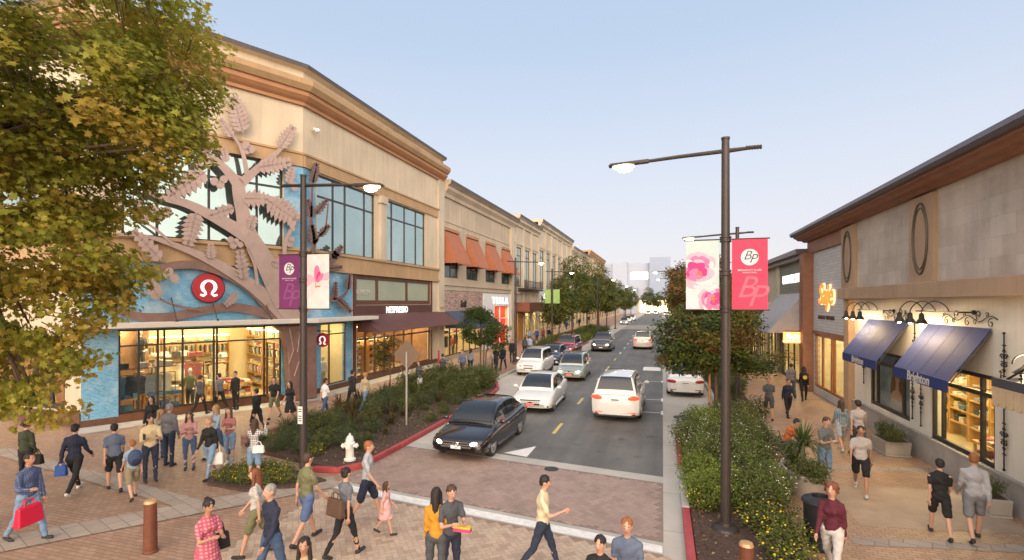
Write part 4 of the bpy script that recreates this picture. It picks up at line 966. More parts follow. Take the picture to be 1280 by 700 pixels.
# seams and gutter
for i, (k, nm) in enumerate(((w1, 'window'), (w2, 'window'))):
    window(RB, FR, *k, [k[0]+.62] if i == 0 else [k[0]+.62], [2.45] if i else [2.5], M_glass, M_frame, .11, -.08)
    f2 = MB(); f2.fbox(FR, k[1]-.6, k[1]-.5, k[2], k[3], -.12, -.04); f2.build('window_post', M_frame, RB)
for m_ in (M_cream, M_tan, M_lime, M_plinth): weather(m_)
M_navyb = mat('awning_navy', (.02, .038, .15), .7, var=.08, scale=1.5, bump=.2)
M_seam = mat('awning_navy_seam', (.02, .03, .10), .8)
for (ya, yb) in ((19.1, 22.3), (14.8, 17.8)):
    a, b = ur(ya), ur(yb); aw = awning(RB, FR, a, b, 4.05, 2.78, .85, .26, M_navyb, .04, ends=False)
    s_ = MB()
    for k in range(1, 4):
        u = a+(b-a)*k/4; s_.tube([FR.at(u, 4.08, .04), FR.at(u, 2.81, .89)], .003, 5)
    s_.build('seam', M_seam, aw)
    fr_ = MB()
    for u in (a+.03, b-.03): fr_.tube([FR.at(u, 4.0, .02), FR.at(u, 2.74, .84), FR.at(u, 2.62, .03)], .014, 6)
    fr_.build('awning_frame', M_frame, aw)
    text_on('awning_lettering', 'Brighton', FR, (a+b)/2+(.05 if ya > 18 else 0), 2.66, .915, .36 if ya < 18 else .32, M_offw, aw, .004, shear=.12, bold=.006)
# interior rooms
M_boutique = mat('boutique_wall', (.74, .62, .38), .7, var=.05)
room(RB, FR, ur(14.2), ur(23.7), 3.0, 2.8, wall=M_boutique, lights=5, lm=emis('boutique_light', (1, .80, .45), 20))
for i in range(7):
    u = ur(14.9)+i*1.2; shelf_unit(FR, u, u+1.1, -2.7, ('rightmost', 'second', 'third', 'fourth', 'fifth', 'sixth', 'leftmost')[i]+' shelf of boxes seen through the window under the larger navy awning', 'boutique shelves', zs=(.5, .95, 1.4, 1.85, 2.3), dep=.35, top=2.7)
table(FR, ur(16.6), -1.3, 2.2, .7, 'wooden table in the boutique window under the larger navy awning', pal=(1, 9, 2, 3))
# poster behind first window: a person with long auburn hair, in soft tones
ps = empty('window_poster', FR.at(ur(20.4), 1, -.2), 0, 'tall poster of a woman with auburn hair in the window under the smaller awning', 'poster')
q = MB(); q.fbox(FR, w1[0]+.05, w1[1]-.05, .95, 2.95, -.26, -.22); q.build('poster_board', mat('poster_blue', (.30, .36, .40), .6, var=.35, scale=1.2), ps)
uc = (w1[0]+w1[1])/2-.15
def fell(mb, u, z, ru, rz_, d, n=20, tilt=0, fr=None):
    fr = fr or FR
    mb.prism(fr, [(u+ru*math.cos(a)*math.cos(tilt)-rz_*math.sin(a)*math.sin(tilt), z+ru*math.cos(a)*math.sin(tilt)+rz_*math.sin(a)*math.cos(tilt)) for a in [2*math.pi*i/n for i in range(n)]], d-.003, d)
q = MB(); fell(q, uc, 2.2, .42, .55, -.212); fell(q, uc+.25, 1.75, .28, .6, -.2115, tilt=.2); fell(q, uc-.22, 1.8, .25, .5, -.211); q.build('hair', mat('poster_hair', (.22, .075, .03), .7, var=.4, scale=5), ps)
q = MB(); fell(q, uc-.02, 2.2, .2, .28, -.206); q.prism(FR, [(uc-.1, 2.0), (uc+.1, 2.0), (uc+.13, 1.7), (uc+.5, 1.5), (uc+.6, .96), (uc-.6, .96), (uc-.5, 1.5), (uc-.13, 1.7)], -.209, -.2055); q.build('figure', mat('poster_skin', (.50, .30, .2), .7, var=.15, scale=3), ps)
q = MB(); q.prism(FR, [(uc-.45, 1.35), (uc+.45, 1.35), (uc+.55, .955), (uc-.55, .955)], -.205, -.201); q.build('dress', mat('poster_dress', (.5, .44, .4), .7, var=.2), ps)
# gooseneck lamps over the awnings
M_ironb = mat('wrought_iron', (.025, .022, .022), .45, .5)
M_bulb = emis('bulb_warm', (1, .72, .34), 40)
def goose(Y0, Y1, z, label, n=3):
    u1, u0 = ur(Y1), ur(Y0)
    rt = empty('gooseneck_lamp', FR.at((u0+u1)/2, z, .3), 0, label, 'wall lamp', 'gooseneck lamps over the navy awnings')
    mb = MB(); mb.tube([FR.at(u0-.1, z, .06), FR.at(u0, z, .3), FR.at(u1, z, .3)], .022, 6); mb.ell(FR.at(u0-.1, z, .05), (.05, .06, .06)); mb.build('bar', M_ironb, rt)
    for i in range(n):
        u = u0+.25+(u1-u0-.25)*(i+.35)/n
        a = MB(); pts = []
        for k in range(13):
            t_ = k/12*math.pi; pts.append(FR.at(u+.35-.35*math.cos(t_)*1.0-.0, z+.02+.26*math.sin(t_), .3+.32*(k/12)))
        pts += [FR.at(u+.7, z-.06, .62)]
        a.tube(pts, .014, 6); a.build('arm', M_ironb, rt)
        s_ = MB(); c_ = FR.at(u+.7, z-.34, .62)
        s_.lathe([(.16, 0), (.145, .015), (.10, .10), (.07, .14), (.06, .26), (.03, .3), (.01, .3)], c_, 14); sh = s_.build('lamp_shade', M_ironb, rt)
        b_ = MB(); b_.ell(c_+Vector((0, 0, .02)), .05); b_.build('bulb', M_bulb, sh)
        ld = bpy.data.lights.new('lamp_glow', 'POINT'); ld.energy = 28; ld.color = (1, .68, .34); ld.shadow_soft_size = .06
        lo = bpy.data.objects.new('lamp_glow', ld); C.objects.link(lo); lo.location = c_+Vector((0, 0, -.06))
    return rt
goose(20.2, 22.6, 4.42, 'black gooseneck lamp with three bell shades over the smaller navy awning')
goose(15.6, 17.9, 4.45, 'black gooseneck lamp with three bell shades over the larger navy awning')
def spiral(mb, fr, u, z, r, turns, d, s=1, a0=0, rr=.012):
    mb.tube([fr.at(u+s*r*(1-.8*k/22)*math.cos(a0+turns*2*math.pi*k/22), z+r*(1-.8*k/22)*math.sin(a0+turns*2*math.pi*k/22), d) for k in range(23)], rr, 5)
def scroll(Y0, Y1, z, label):
    mb = MB(); u0, u1 = ur(Y0), ur(Y1); L = u1-u0; n = int(L/.42)
    mb.tube([FR.at(u0+L*k/30, z+.07*math.sin(k/30*n*math.pi), .05) for k in range(31)], .014, 6)
    for i in range(n):
        u = u0+L*(i+.5)/n; s = 1 if i % 2 else -1
        spiral(mb, FR, u, z+.1*s, .12, 1.2, .055, s, a0=-s*1.2); spiral(mb, FR, u+.15, z-.09*s, .08, 1.1, .05, -s, a0=.5)
    tag(mb.build('iron_scroll', M_ironb, smooth=True), label, 'ornament', 'wrought iron scrolls')
scroll(18.9, 21.0, 4.28, 'wrought iron scrollwork on the cream wall above the smaller navy awning')
scroll(14.55, 17.0, 4.3, 'wrought iron scrollwork on the cream wall above the larger navy awning')
def finial(Y, z0, z1, label):
    mb = MB(); u = ur(Y); mb.tube([FR.at(u, z0, .06), FR.at(u, z1, .06)], .014, 6); zc_ = (z0+z1)/2
    mb.ell(FR.at(u, z0, .06), .03); mb.ell(FR.at(u, z1, .06), .03)
    for s in (-1, 1):
        spiral(mb, FR, u+s*.07, zc_+.09, .07, 1.2, .06, s); spiral(mb, FR, u+s*.07, zc_-.09, .07, 1.2, .06, s, a0=1)
        mb.tube([FR.at(u, zc_+.28*s, .06), FR.at(u+.06, zc_+.2*s, .06), FR.at(u-.06, zc_+.2*s, .06), FR.at(u, zc_+.28*s, .06)], .01, 5)
    for dz in (-.35, .35): mb.tube([FR.at(u-.06, zc_+dz, .06), FR.at(u+.06, zc_+dz, .06)], .016, 5)
    tag(mb.build('iron_finial', M_ironb, smooth=True), label, 'ornament', 'vertical wrought iron ornaments')
for Y, z0, z1, lb in ((22.75, 1.6, 3.0, 'vertical iron ornament on the cream wall beside the tan corner pier'), (18.6, 2.7, 4.1, 'upper iron ornament nearer the smaller navy awning, between the awnings'), (18.2, 1.0, 2.5, 'lower iron ornament between the two boutique windows, nearer the larger awning'),
                      (18.75, 1.1, 2.55, 'lower iron ornament between the two boutique windows, nearer the poster'), (14.3, 2.75, 4.0, 'upper iron ornament right of the larger navy awning'), (14.3, .9, 2.3, 'lower iron ornament right of the boutique window, above the plinth')):
    finial(Y, z0, z1, lb)
# scalloped lantern canopy at the right edge
LC = empty('scalloped_canopy', (6.8, 9.5, 2.8), 0, 'scalloped canopy with small lit lanterns jutting from the cream wall at right edge', 'canopy')
FS = Fr((6.35, 4), (6.35, 12.6), (0, 8)); k = MB(); L_ = FS.len
k.fbox(FS, 0, L_, 3.02, 3.2, -1.1, 0.0); k.build('deck', mat('canopy_dark_rail', (.09, .09, .11), .5, .3), LC)
k = MB(); n = int(L_/.22)
for i in range(n):
    u = i*L_/n; w_ = L_/n-.012
    poly = [(u, 3.02), (u+w_, 3.02), (u+w_, 2.72)]+[(u+w_/2+w_/2*math.cos(a), 2.72-.09*math.sin(a)) for a in [math.pi*j/6 for j in range(1, 6)]]+[(u, 2.72)]
    k.prism(FS, poly, -.03, -.005)
k.fbox(FS, 0, L_, 2.98, 3.02, -.03, .004)
k.build('scalloped_valance', mat('valance_cream', (.62, .46, .28), .7, var=.08), LC)
k = MB()
for j in range(5): 
    poly = 0
for i in range(5):
    v = .1+.2*i; k.add([(6.36+v, 12.6, 3.02), (6.36+v+.19, 12.6, 3.02), (6.36+v+.19, 12.6, 2.75), (6.36+v+.1, 12.6, 2.66), (6.36+v, 12.6, 2.75)], [[0, 1, 2, 3, 4]])
k.build('end_valance', MATS['valance_cream'], LC)
for i in range(6):
    u = L_-.15-i*.6; k = MB(); k.tube([FS.at(u, 3.2, -.08), FS.at(u, 3.3, -.08)], .012, 6); k.ell(FS.at(u, 3.33, -.08), .03); k.build('finial', M_ironb, LC)
for i in range(3):
    p = FS.at(L_-.3-i*1.5, 3.2, -.4); k = MB(); k.lathe([(.22, .12), (.2, .14), (.07, .25), (.02, .32)], p, 8); k.lathe([(.12, 0), (.12, .02), (.02, .02)], p, 8); l = k.build('lantern', M_ironb, LC)
    k = MB(); k.ell(p+Vector((0, 0, .075)), .05); k.build('bulb', M_bulb, l)
    ld = bpy.data.lights.new('lantern_glow', 'POINT'); ld.energy = 16; ld.color = (1, .68, .34); ld.shadow_soft_size = .06
    lo = bpy.data.objects.new('lantern_glow', ld); C.objects.link(lo); lo.location = p+Vector((0, 0, .4))
k = MB(); k.tube([FR.at(ur(11.2), 4.5, .02), FS.at(L_-.3, 3.2, -.1)], .022, 6); k.tube([FS.at(L_-.3, 3.5, -.4)+Vector((.22*math.cos(a), .22*math.cos(a)*.0, .2*math.sin(a))) for a in [math.pi*i/10 for i in range(11)]], .015, 6); k.build('stay_rod', M_ironb, LC)
# script-sign shop
SB = empty('white_brick_shop', (9, 28, 0), 0, 'white brick shop with orange script sign between rust column and limestone building', 'building')
FG = Fr((7.62, 24.5), (7.62, 31.0), (0, 28)); G = lambda Y: Y-24.5
gl = (.3, 5.6, .35, 3.1)
M_wbrick = brick('white_brick', (.50, .49, .48), (.58, .57, .56), (.40, .39, .38), .42, .14, .014, .7, plane='YZ', big=.06, bump=.5)
k = MB(); wall_with_holes(k, FG, 0, FG.len, 0, 7.3, [gl], .25); k.build('wall', M_wbrick, SB)
k = MB(); k.fbox(FG, 0, FG.len, 7.3, 7.9, -.1, .12); k.build('beam', M_rustw, SB); k = MB(); k.fbox(FG, .0, FG.len, 3.1, 3.25, 0, .06); k.build('lintel', M_rustw, SB)
k = MB(); k.fbox(FG, FG.len-.75, FG.len, 0, 7.3, 0, .5); k.build('column', M_rustw, SB)
window(SB, FG, *gl, [1.1, 2.6, 3.0, 4.4], [], M_glass, mat('oiled_wood_frame', (.30, .12, .045), .45, var=.2), .14, -.08)
room(SB, FG, .1, 6.2, 3.1, 3.0, wall=mat('bright_shop_wall', (.78, .66, .42), .7), lights=2, lm=emis('spa_light', (1, .82, .48), 22))
M_signo = emis('sign_orange_face', (.75, .22, .04), .6); M_signl = emis('sign_halo', (1, .62, .3), .9)
zz = 5.05; t0_ = text_on('sign_halo', 'Saje', FG, G(27.9), zz, .03, 1.4, M_signl, SB, .02, shear=.25, bold=.045, xs=1.0)
text_on('sign_letters', 'Saje', FG, G(27.9), zz, .1, 1.4, M_signo, SB, .03, shear=.25, bold=.01)
text_on('sign_small_letters', 'NATURAL WELLNESS', FG, G(28.1), 3.95, .02, .27, mat('letter_brown', (.1, .05, .03), .5), SB, .01)
for i in range(2): shelf_unit(FG, .6+i*2.6, 2.9+i*2.6, -2.9, ('right', 'left')[i]+' lit shelf in the white brick shop behind wood framed glass', 'wellness shop shelves', dep=.35)
# blade sign, hung from the column
BS = empty('blade_sign', (7.1, 31.0, 2.8), 0, 'small orange lit script blade sign on the rust column', 'sign'); FBz = Fr((6.2, 30.85), (7.1, 30.85), (6.5, 0))
k = MB(); k.fbox(FBz, .1, .95, 2.5, 3.1, -.06, .06); k.build('sign_box', emis('blade_sign_orange', (.85, .33, .08), 1.2), BS, bevel=.02)
text_on('sign_letters', 'Saje', FBz, .52, 2.86, .065, .42, M_lit, BS, .004, shear=.25, bold=.01); text_on('sign_small_letters', 'NATURAL WELLNESS', FBz, .52, 2.6, .065, .1, M_lit, BS, .004)
k = MB(); k.fbox(FBz, .9, 1.0, 2.55, 2.6, -.02, .02); k.fbox(FBz, .1, 1.0, 3.12, 3.16, -.02, .02); k.build('bracket', M_ironb, BS)
# grey canopy shop
GB = empty('grey_canopy_shop', (9, 38, 0), 0, 'olive grey siding shop with a big pale slanted canopy beyond the rust column', 'building')
FH = Fr((7.55, 31.1), (7.55, 46), (0, 38))
M_sid = brick('olive_siding', (.22, .22, .17), (.26, .26, .20), (.13, .13, .1), 6.0, .18, .01, .6, plane='YZ', big=.1, bump=.4)
k = MB(); wall_with_holes(k, FH, 0, 7.0, 0, 7.1, [(.6, 6.4, .1, 3.3)], .25); k.build('siding_wall', M_sid, GB)
k = MB(); wall_with_holes(k, FH, 7.0, FH.len, 0, 7.1, [(7.6, 11, .3, 3.2), (11.6, 14.4, .3, 3.2)], .25); k.fbox(FH, .0, .35, 0, 7.1, .0, .2); k.fbox(FH, 6.9, 7.2, 0, 7.1, .0, .15); k.fbox(FH, 7.2, FH.len, 3.9, 5.1, .01, .1); k.build('wall', M_stucco3, GB)
k = MB(); k.fbox(FH, 7.3, FH.len, 4.3, 4.7, 0, 1.3); k.build('flat_canopy', M_stucco3, GB, bevel=.03)
k = MB(); k.fbox(FH, -.1, FH.len+.1, 7.1, 7.35, -.3, .35); k.fbox(FH, -.1, FH.len+.1, 7.35, 7.6, -6, .6); k.build('roof_edge', M_metalroof, GB)
awning(GB, FH, .5, 6.8, 5.2, 3.0, 1.9, .05, mat('canopy_pale_grey', (.40, .38, .38), .75, var=.08), .02)
text_on('sign_letters', 'UNIVERSITY', FH, 3.5, 6.1, .02, .75, M_lit, GB, .02, bold=.0, spacing=1.25)
room(GB, FH, .5, 14.6, 3.4, 3.5, lights=4); window(GB, FH, .6, 6.4, .1, 3.3, [1.8, 3.3, 4.8], [2.7], M_glass, M_frame, .09, -.08)
for h in ((7.6, 11, .3, 3.2), (11.6, 14.4, .3, 3.2)): window(GB, FH, *h, lin(h[0], h[1], 2), [2.6], M_glass, M_frame, .09, -.08)
far_building('right_far_shop', 46.1, 78, 7.6, M_stucco2, 'long low beige shop row further along the right side', 6, 4.9, 6.2, M_stucco2, M_metalroof, X=7.6)
far_building('right_end_shop', 78.2, 150, 8.6, M_stucco3, 'low pale shop row at the far end of the right side', 9, 4.9, 6.8, M_stucco3, M_dkroof, X=8.2)
# ================================================================ STREET FURNITURE
M_pole = mat('pole_bronze', (.055, .045, .042), .45, .4, var=.1, scale=4)
M_lens = emis('lamp_lens', (1.0, .76, .38), 2.2); M_core = emis('lamp_core', (1.0, .9, .6), 30)
M_pinkred = mat('banner_red', (.62, .04, .10), .7, var=.05, scale=2); M_pinkfaint = mat('banner_red_pale', (.70, .13, .18), .7)
M_purple = mat('banner_purple', (.17, .03, .15), .7, var=.06, scale=2); M_purplef = mat('banner_purple_pale', (.25, .07, .2), .7)
M_flb = mat('banner_pale_blue', (.45, .56, .56), .7, var=.1); M_flw = mat('banner_white', (.70, .64, .66), .7, var=.1, scale=4)
PINK = [mat('petal_'+n, c, .7, var=.12, scale=12) for n, c in (('deep', (.62, .03, .20)), ('rose', (.68, .16, .33)), ('blush', (.70, .38, .48)), ('pale', (.74, .58, .62)))]
M_stam = mat('stamen_orange', (.66, .18, .03), .7, var=.3, scale=30)
M_disc = mat('banner_disc_white', (.66, .68, .68), .7); M_dark = mat('banner_script_dark', (.05, .07, .08), .6)
def flower(mb_by, fr, u0, u1, z0, z1, cu, cz, Rr, d, seed):
    r = random.Random(seed)
    def blob(mi, u, z, ru, rz_, tilt, dd):
        P = []
        for k in range(18):
            a = 2*math.pi*k/18; q = 1+.12*math.sin(3*a+mi+u*9)
            x = u+ru*q*math.cos(a)*math.cos(tilt)-rz_*q*math.sin(a)*math.sin(tilt); z_ = z+ru*q*math.cos(a)*math.sin(tilt)+rz_*q*math.sin(a)*math.cos(tilt)
            P.append((min(max(x, u0), u1), min(max(z_, z0), z1)))
        mb_by[mi].prism(fr, P, dd-.0006, dd)
    n = 0
    for ring, (rad_, cnt) in enumerate(((Rr, 9), (Rr*.74, 8), (Rr*.5, 7), (Rr*.3, 5))):
        for k in range(cnt):
            a = 2*math.pi*k/cnt+ring*.35+r.uniform(-.15, .15); n += 1
            blob(r.choice(((2, 3, 1, 2), (1, 2, 3), (0, 1, 2), (0, 0, 1))[ring]), cu+rad_*.75*math.cos(a), cz+rad_*.75*math.sin(a), Rr*.34*(1-.12*ring), Rr*.24, a+math.pi/2, d+.0008*n)
    for k in range(9):
        a = r.uniform(0, 6.28); q = r.uniform(0, .14)*Rr; n += 1; blob(4, cu+q*math.cos(a)*1.6, cz+q*math.sin(a)*1.6, .03, .012, a, d+.0008*n)
    return n
def banner(parent, u0, u1, z0, z1, kind):
    """hangs in the lamp's own x-z plane, both faces printed"""
    F_ = Fr((0, 0), (1, 0), (0, -50))
    mb = MB(); n = 7
    cols = {'red': M_pinkred, 'purple': M_purple, 'flower': M_flb, 'flower2': M_flw, 'green': MATS.get('green_panel')}
    for i in range(n):
        a, b = z0+(z1-z0)*i/n, z0+(z1-z0)*(i+1)/n; mb.fbox(F_, u0, u1, a, b, -.004, .004)
    mb = MB(); mb.fbox(F_, u0, u1, z0, z1, -.004, .004)
    bn = mb.build('banner', cols[kind], parent, world=False)
    for z in (z0, z1):
        r_ = MB(); sg = 1 if u0 > 0 else -1; r_.tube([(sg*.04, 0, z), (sg*(max(abs(u0), abs(u1))+.04), 0, z)], .014, 6); r_.build('banner_rod', M_pole, bn, world=False)
    uc, w_, h = (u0+u1)/2, u1-u0, z1-z0
    for side in (1, -1):
        FF = Fr((0, 0), (1, 0), (0, -50*side))
        if side == -1: break
        if kind in ('red', 'purple'):
            k = MB(); cz_ = z1-h*.26; rr = w_*.25
            k.prism(FF, [(uc+rr*math.cos(a), cz_+rr*math.sin(a)) for a in [2*math.pi*i/28 for i in range(28)]], .0045, .006); k.build('emblem_disc', M_disc, bn, world=False)
            for tx, sz, du, dz, m_, dd, bo in (('B', .26, -.05, .03, M_dark, .0065, .0), ('P', .26, .05, -.04, M_dark, .0068, .0), ('BISHOP RANCH' if 0 else 'BROADWAY PLAZA', .05, 0, -.26, M_disc, .005, .0), ('WALNUT CREEK', .035, 0, -.31, M_disc, .005, 0),
                                       ('B', .62, -.08, -.62, M_pinkfaint if kind == 'red' else M_purplef, .005, -.002), ('P', .62, .1, -.8, M_pinkfaint if kind == 'red' else M_purplef, .0054, -.002)):
                me = text_mesh(tx, sz, .0004, .35 if len(tx) == 1 else 0, bo)
                for v in me.vertices: v.co = Vector((uc+du+v.co.x, -dd-v.co.z*.5, cz_+dz+v.co.y))
                me.materials.clear(); me.materials.append(m_); me.name = 'banner_lettering'; o = bpy.data.objects.new('banner_lettering', me); C.objects.link(o); o.parent = bn; KIDS.setdefault(bn.name, []).append(o)
        elif kind.startswith('flower'):
            ms = [MB() for _ in range(5)]
            if kind == 'flower':
                flower(ms, FF, u0, u1, z0, z1, uc-.08, z1-h*.44, w_*.62, .005, 3); flower(ms, FF, u0, u1, z0, z1, uc+.2, z0+.22, w_*.45, .03, 5); 
                k = MB(); k.fbox(FF, u0, u1, z0, z0+h*.3, .0045, .0049); k.build('banner_lower', PINK[3], bn, world=False)
            else:
                for i, (mi, a, l) in enumerate(((3, 1.2, .55), (2, .5, .5), (3, 2.0, .5), (1, 1.6, .45), (2, 2.7, .45), (3, -.2, .5), (0, 1.3, .3), (2, 3.3, .5), (3, 3.9, .6), (1, .9, .3))):
                    cu, cz_ = uc-.02, z1-h*.52; P = []
                    for k in range(16):
                        t_ = 2*math.pi*k/16; x = l*.5+l*.5*math.cos(t_); y = l*.2*math.sin(t_); P.append((min(max(cu+x*math.cos(a)-y*math.sin(a), u0), u1), min(max(cz_+x*math.sin(a)+y*math.cos(a), z0), z1)))
                    ms[mi].prism(FF, P, .005+.001*i, .0056+.001*i)
                ms[4].fbox(FF, uc-.07, uc-.05, z1-h*.62, z1-h*.4, .018, .02); ms[4].fbox(FF, uc-.05, uc+.08, z1-h*.6, z1-h*.58, .018, .02)
            for mb_, m_ in zip(ms, PINK+[M_stam]):
                if mb_.v: mb_.build('flower_print', m_, bn, world=False)
def lamp(loc, sgn, label, banners=None, group='bronze street lamps', bigbase=True):
    rt = empty('street_lamp', loc, 0, label, 'street lamp', group)
    k = MB(); k.lathe([(.105, 0), (.1, .2), (.095, 2), (.088, 4.6), (.078, 7.7), (.074, 7.95), (.085, 7.96), (.085, 8.0), (.01, 8.02)], (0, 0, 0), 18); k.build('pole', M_pole, rt, smooth=False, world=False)
    k = MB(); k.lathe([(.27, 0), (.27, .05), (.24, .1), (.14, .14), (.13, .2), (.01, .2)], (0, 0, 0), 22); k.build('base_flange', M_pole, rt, world=False)
    for z in (4.5, 5.93, 5.25): 
        k = MB(); k.lathe([(.1, -.06), (.115, -.05), (.115, -.03), (.1, -.02), (.1, .02), (.115, .03), (.115, .05), (.1, .06)], (0, 0, z), 18); k.build('collar', M_pole, rt, world=False)
    k = MB(); k.tube([(-sgn*.62, 0, 7.76), (-sgn*.1, 0, 7.73), (sgn*.9, 0, 7.68), (sgn*1.6, 0, 7.63)], [.03, .045, .04, .035], 8)
    for i in range(6): k.lathe([(.045, 0), (.045, .03), (.03, .045)], (-sgn*(.42+.05*i), 0, 7.755), 8, ax=(sgn, 0, 0))
    k.build('arm', M_pole, rt, world=False)
    k = MB(); k.hexa([(sgn*1.5, -.07, 7.60), (sgn*2.35, -.13, 7.57), (sgn*2.35, .13, 7.57), (sgn*1.5, .07, 7.60), (sgn*1.5, -.05, 7.68), (sgn*2.3, -.08, 7.63), (sgn*2.3, .08, 7.63), (sgn*1.5, .05, 7.68)]); h = k.build('lamp_head', M_pole, rt, world=False, bevel=.02)
    k = MB(); k.ell((sgn*2.0, 0, 7.50), (.16, .11, .06)); k.build('bulb', M_core, h, world=False, smooth=True)
    k = MB(); k.ell((sgn*2.03, 0, 7.555), (.24, .12, .065)); k.build('lens', M_lens, h, world=False)
    if banners:
        for u0, u1, kd in banners: banner(rt, u0, u1, 4.5, 5.93, kd)
    return rt
LR = lamp((1.23, 11.2, 0.05), -1, 'nearest tall bronze street lamp with pink peony and crimson banners, standing in the flower bed', [(-.76, -.12, 'flower'), (.12, .78, 'red')])
k = MB(); k.fbox(Fr((1.17, 11.09), (1.29, 11.09), (1.2, 0)), .02, .1, 3.0, 3.05, 0, .006)
LL = lamp((-9.0, 11.3, 0.03), 1, 'bronze street lamp with purple and pale pink banners in front of the mosaic shop', [(-.76, -.12, 'purple'), (.12, .78, 'flower2')])
k = MB(); FP_ = Fr((-9.2, 11.19), (-8.8, 11.19), (-9, 0)); k.fbox(FP_, .12, .26, 1.55, 2.0, .0, .01); nt = k.build('notice_plate', M_white, LL)
k = MB(); 
for i, z in enumerate((1.92, 1.86, 1.74, 1.68, 1.62)): k.fbox(FP_, .14, .24, z, z+.025, .0105, .012)
k.build('notice_lines', M_frame, nt)
LR2 = lamp((3.2, 24.7, 0.05), -1, 'second bronze street lamp on the right, behind the near tree')
for x, y, s, lb in ((1.35, 50.5, -1, 'third street lamp on the right, over the autumn trees'), (1.5, 66, -1, 'farthest street lamp seen on the right side of the road')):
    o = dup(LR2, (x, y, 0), 0, lb)
L2 = lamp((-10.85, 37.9, .12), 1, 'bronze street lamp on the left pavement beside the white parked car')
lamp((-10.7, 50.8, .1), 1, 'street lamp with two lime green banners beside the left planting bed', [(-.76, -.12, 'green'), (.12, .78, 'green')])
for x, y, lb in ((-7.9, 65.3, 'street lamp on the left between the tall street trees'), (-8.0, 92, 'far street lamp on the left beyond the street trees'), (-8.0, 118, 'farthest street lamp on the left near the white building')):
    dup(L2, (x, y, 0), 0, lb)
# hydrant
M_hyd = mat('hydrant_white', (.72, .72, .68), .4, var=.05)
hy = empty('fire_hydrant', (-8.75, 13.0, .1), rad(20), 'white fire hydrant at the front of the left planting bed', 'hydrant')
k = MB(); k.lathe([(.17, 0), (.17, .05), (.12, .07), (.11, .45), (.15, .47), (.15, .52), (.12, .54), (.12, .6), (.08, .7), (.03, .73), (.03, .78), (.01, .78)], (0, 0, 0), 18); k.build('barrel', M_hyd, hy, world=False)
for d in ((1, 0), (-1, 0), (0, -1)):
    k = MB(); k.lathe([(.055, .08), (.055, .17), (.075, .175), (.075, .22), (.03, .225), (.03, .25), (.01, .25)], (0, 0, .42), 12, ax=(d[0], d[1], 0)); k.build('nozzle_cap', M_hyd, hy, world=False)
# back of diamond sign
M_signback = mat('sign_back_brown', (.20, .14, .10), .5, .3, var=.05); M_galv = mat('galvanised', (.45, .43, .40), .4, .5)
ds = empty('diamond_sign', (-9.2, 17.3, .1), 0, 'brown back of a diamond road sign on a thin post in the left bed', 'sign')
k = MB(); k.box(-.03, .03, -.02, .02, 0, 2.75); k.build('post', M_galv, ds, world=False)
k = MB(); F_ = Fr((0, 0), (1, 0), (0, -50)); k.prism(F_, [(0, 2.08), (.56, 2.64), (0, 3.2), (-.56, 2.64)], -.035, -.025); k.build('sign_panel', M_signback, ds, world=False)
# bollards
M_corten = mat('bollard_corten', (.16, .055, .03), .6, .2, var=.25, scale=5)
def bollard(loc, label):
    rt = empty('bollard', loc, 0, label, 'bollard', 'rust brown tapered bollards')
    k = MB(); k.lathe([(.13, 0), (.13, .03), (.115, .05), (.105, .92), (.01, .93)], (0, 0, 0), 20); k.build('post', M_corten, rt, world=False, smooth=False)
    k = MB(); k.lathe([(.107, .925), (.107, .935), (.09, .975), (.01, .985)], (0, 0, 0), 20); k.build('cap', mat('bollard_cap', (.55, .33, .16), .4, .3), rt, world=False)
    return rt
bo = bollard(gnd(188, 690), 'rust brown bollard with pale cap on the plaza bricks, lower left')
g = gnd(926, 702+24); dup(bo, (1.25, 8.65, 0), 0, 'rust brown bollard at the foot of the right flower bed, by the lamp')
# parking meters and small post
def meter(loc, label, col=None):
    rt = empty('parking_meter', loc, 0, label, 'parking meter', 'parking meters along the left kerb')
    k = MB(); k.tube([(0, 0, 0), (0, 0, 1.1)], .04); k.build('post', M_pole, rt, world=False)
    k = MB(); k.lathe([(.05, 1.1), (.1, 1.16), (.11, 1.3), (.09, 1.42), (.01, 1.46)], (0, 0, 0), 12); k.build('meter_head', col or mat('meter_grey', (.2, .2, .2), .4, .4), rt, world=False)
    return rt
mt = meter((-9.95, 29.6, .12), 'parking meter at the kerb beside the lollipop tree')
dup(mt, (-9.95, 41.0, .12), 0, 'parking meter beside the dark blue parked car'); 
rp = MB(); p = (-15.6, 34.2, .1); rp.tube([p, (p[0], p[1], 1.1)], .07); rp.lathe([(.11, 0), (.11, .1), (.07, .12)], p, 12); rp.ell((p[0], p[1], 1.15), .08)
tag(rp.build('red_standpipe', mat('standpipe_red', (.5, .03, .03), .4)), 'red standpipe post on the pavement in front of the slate blue awning', 'standpipe')
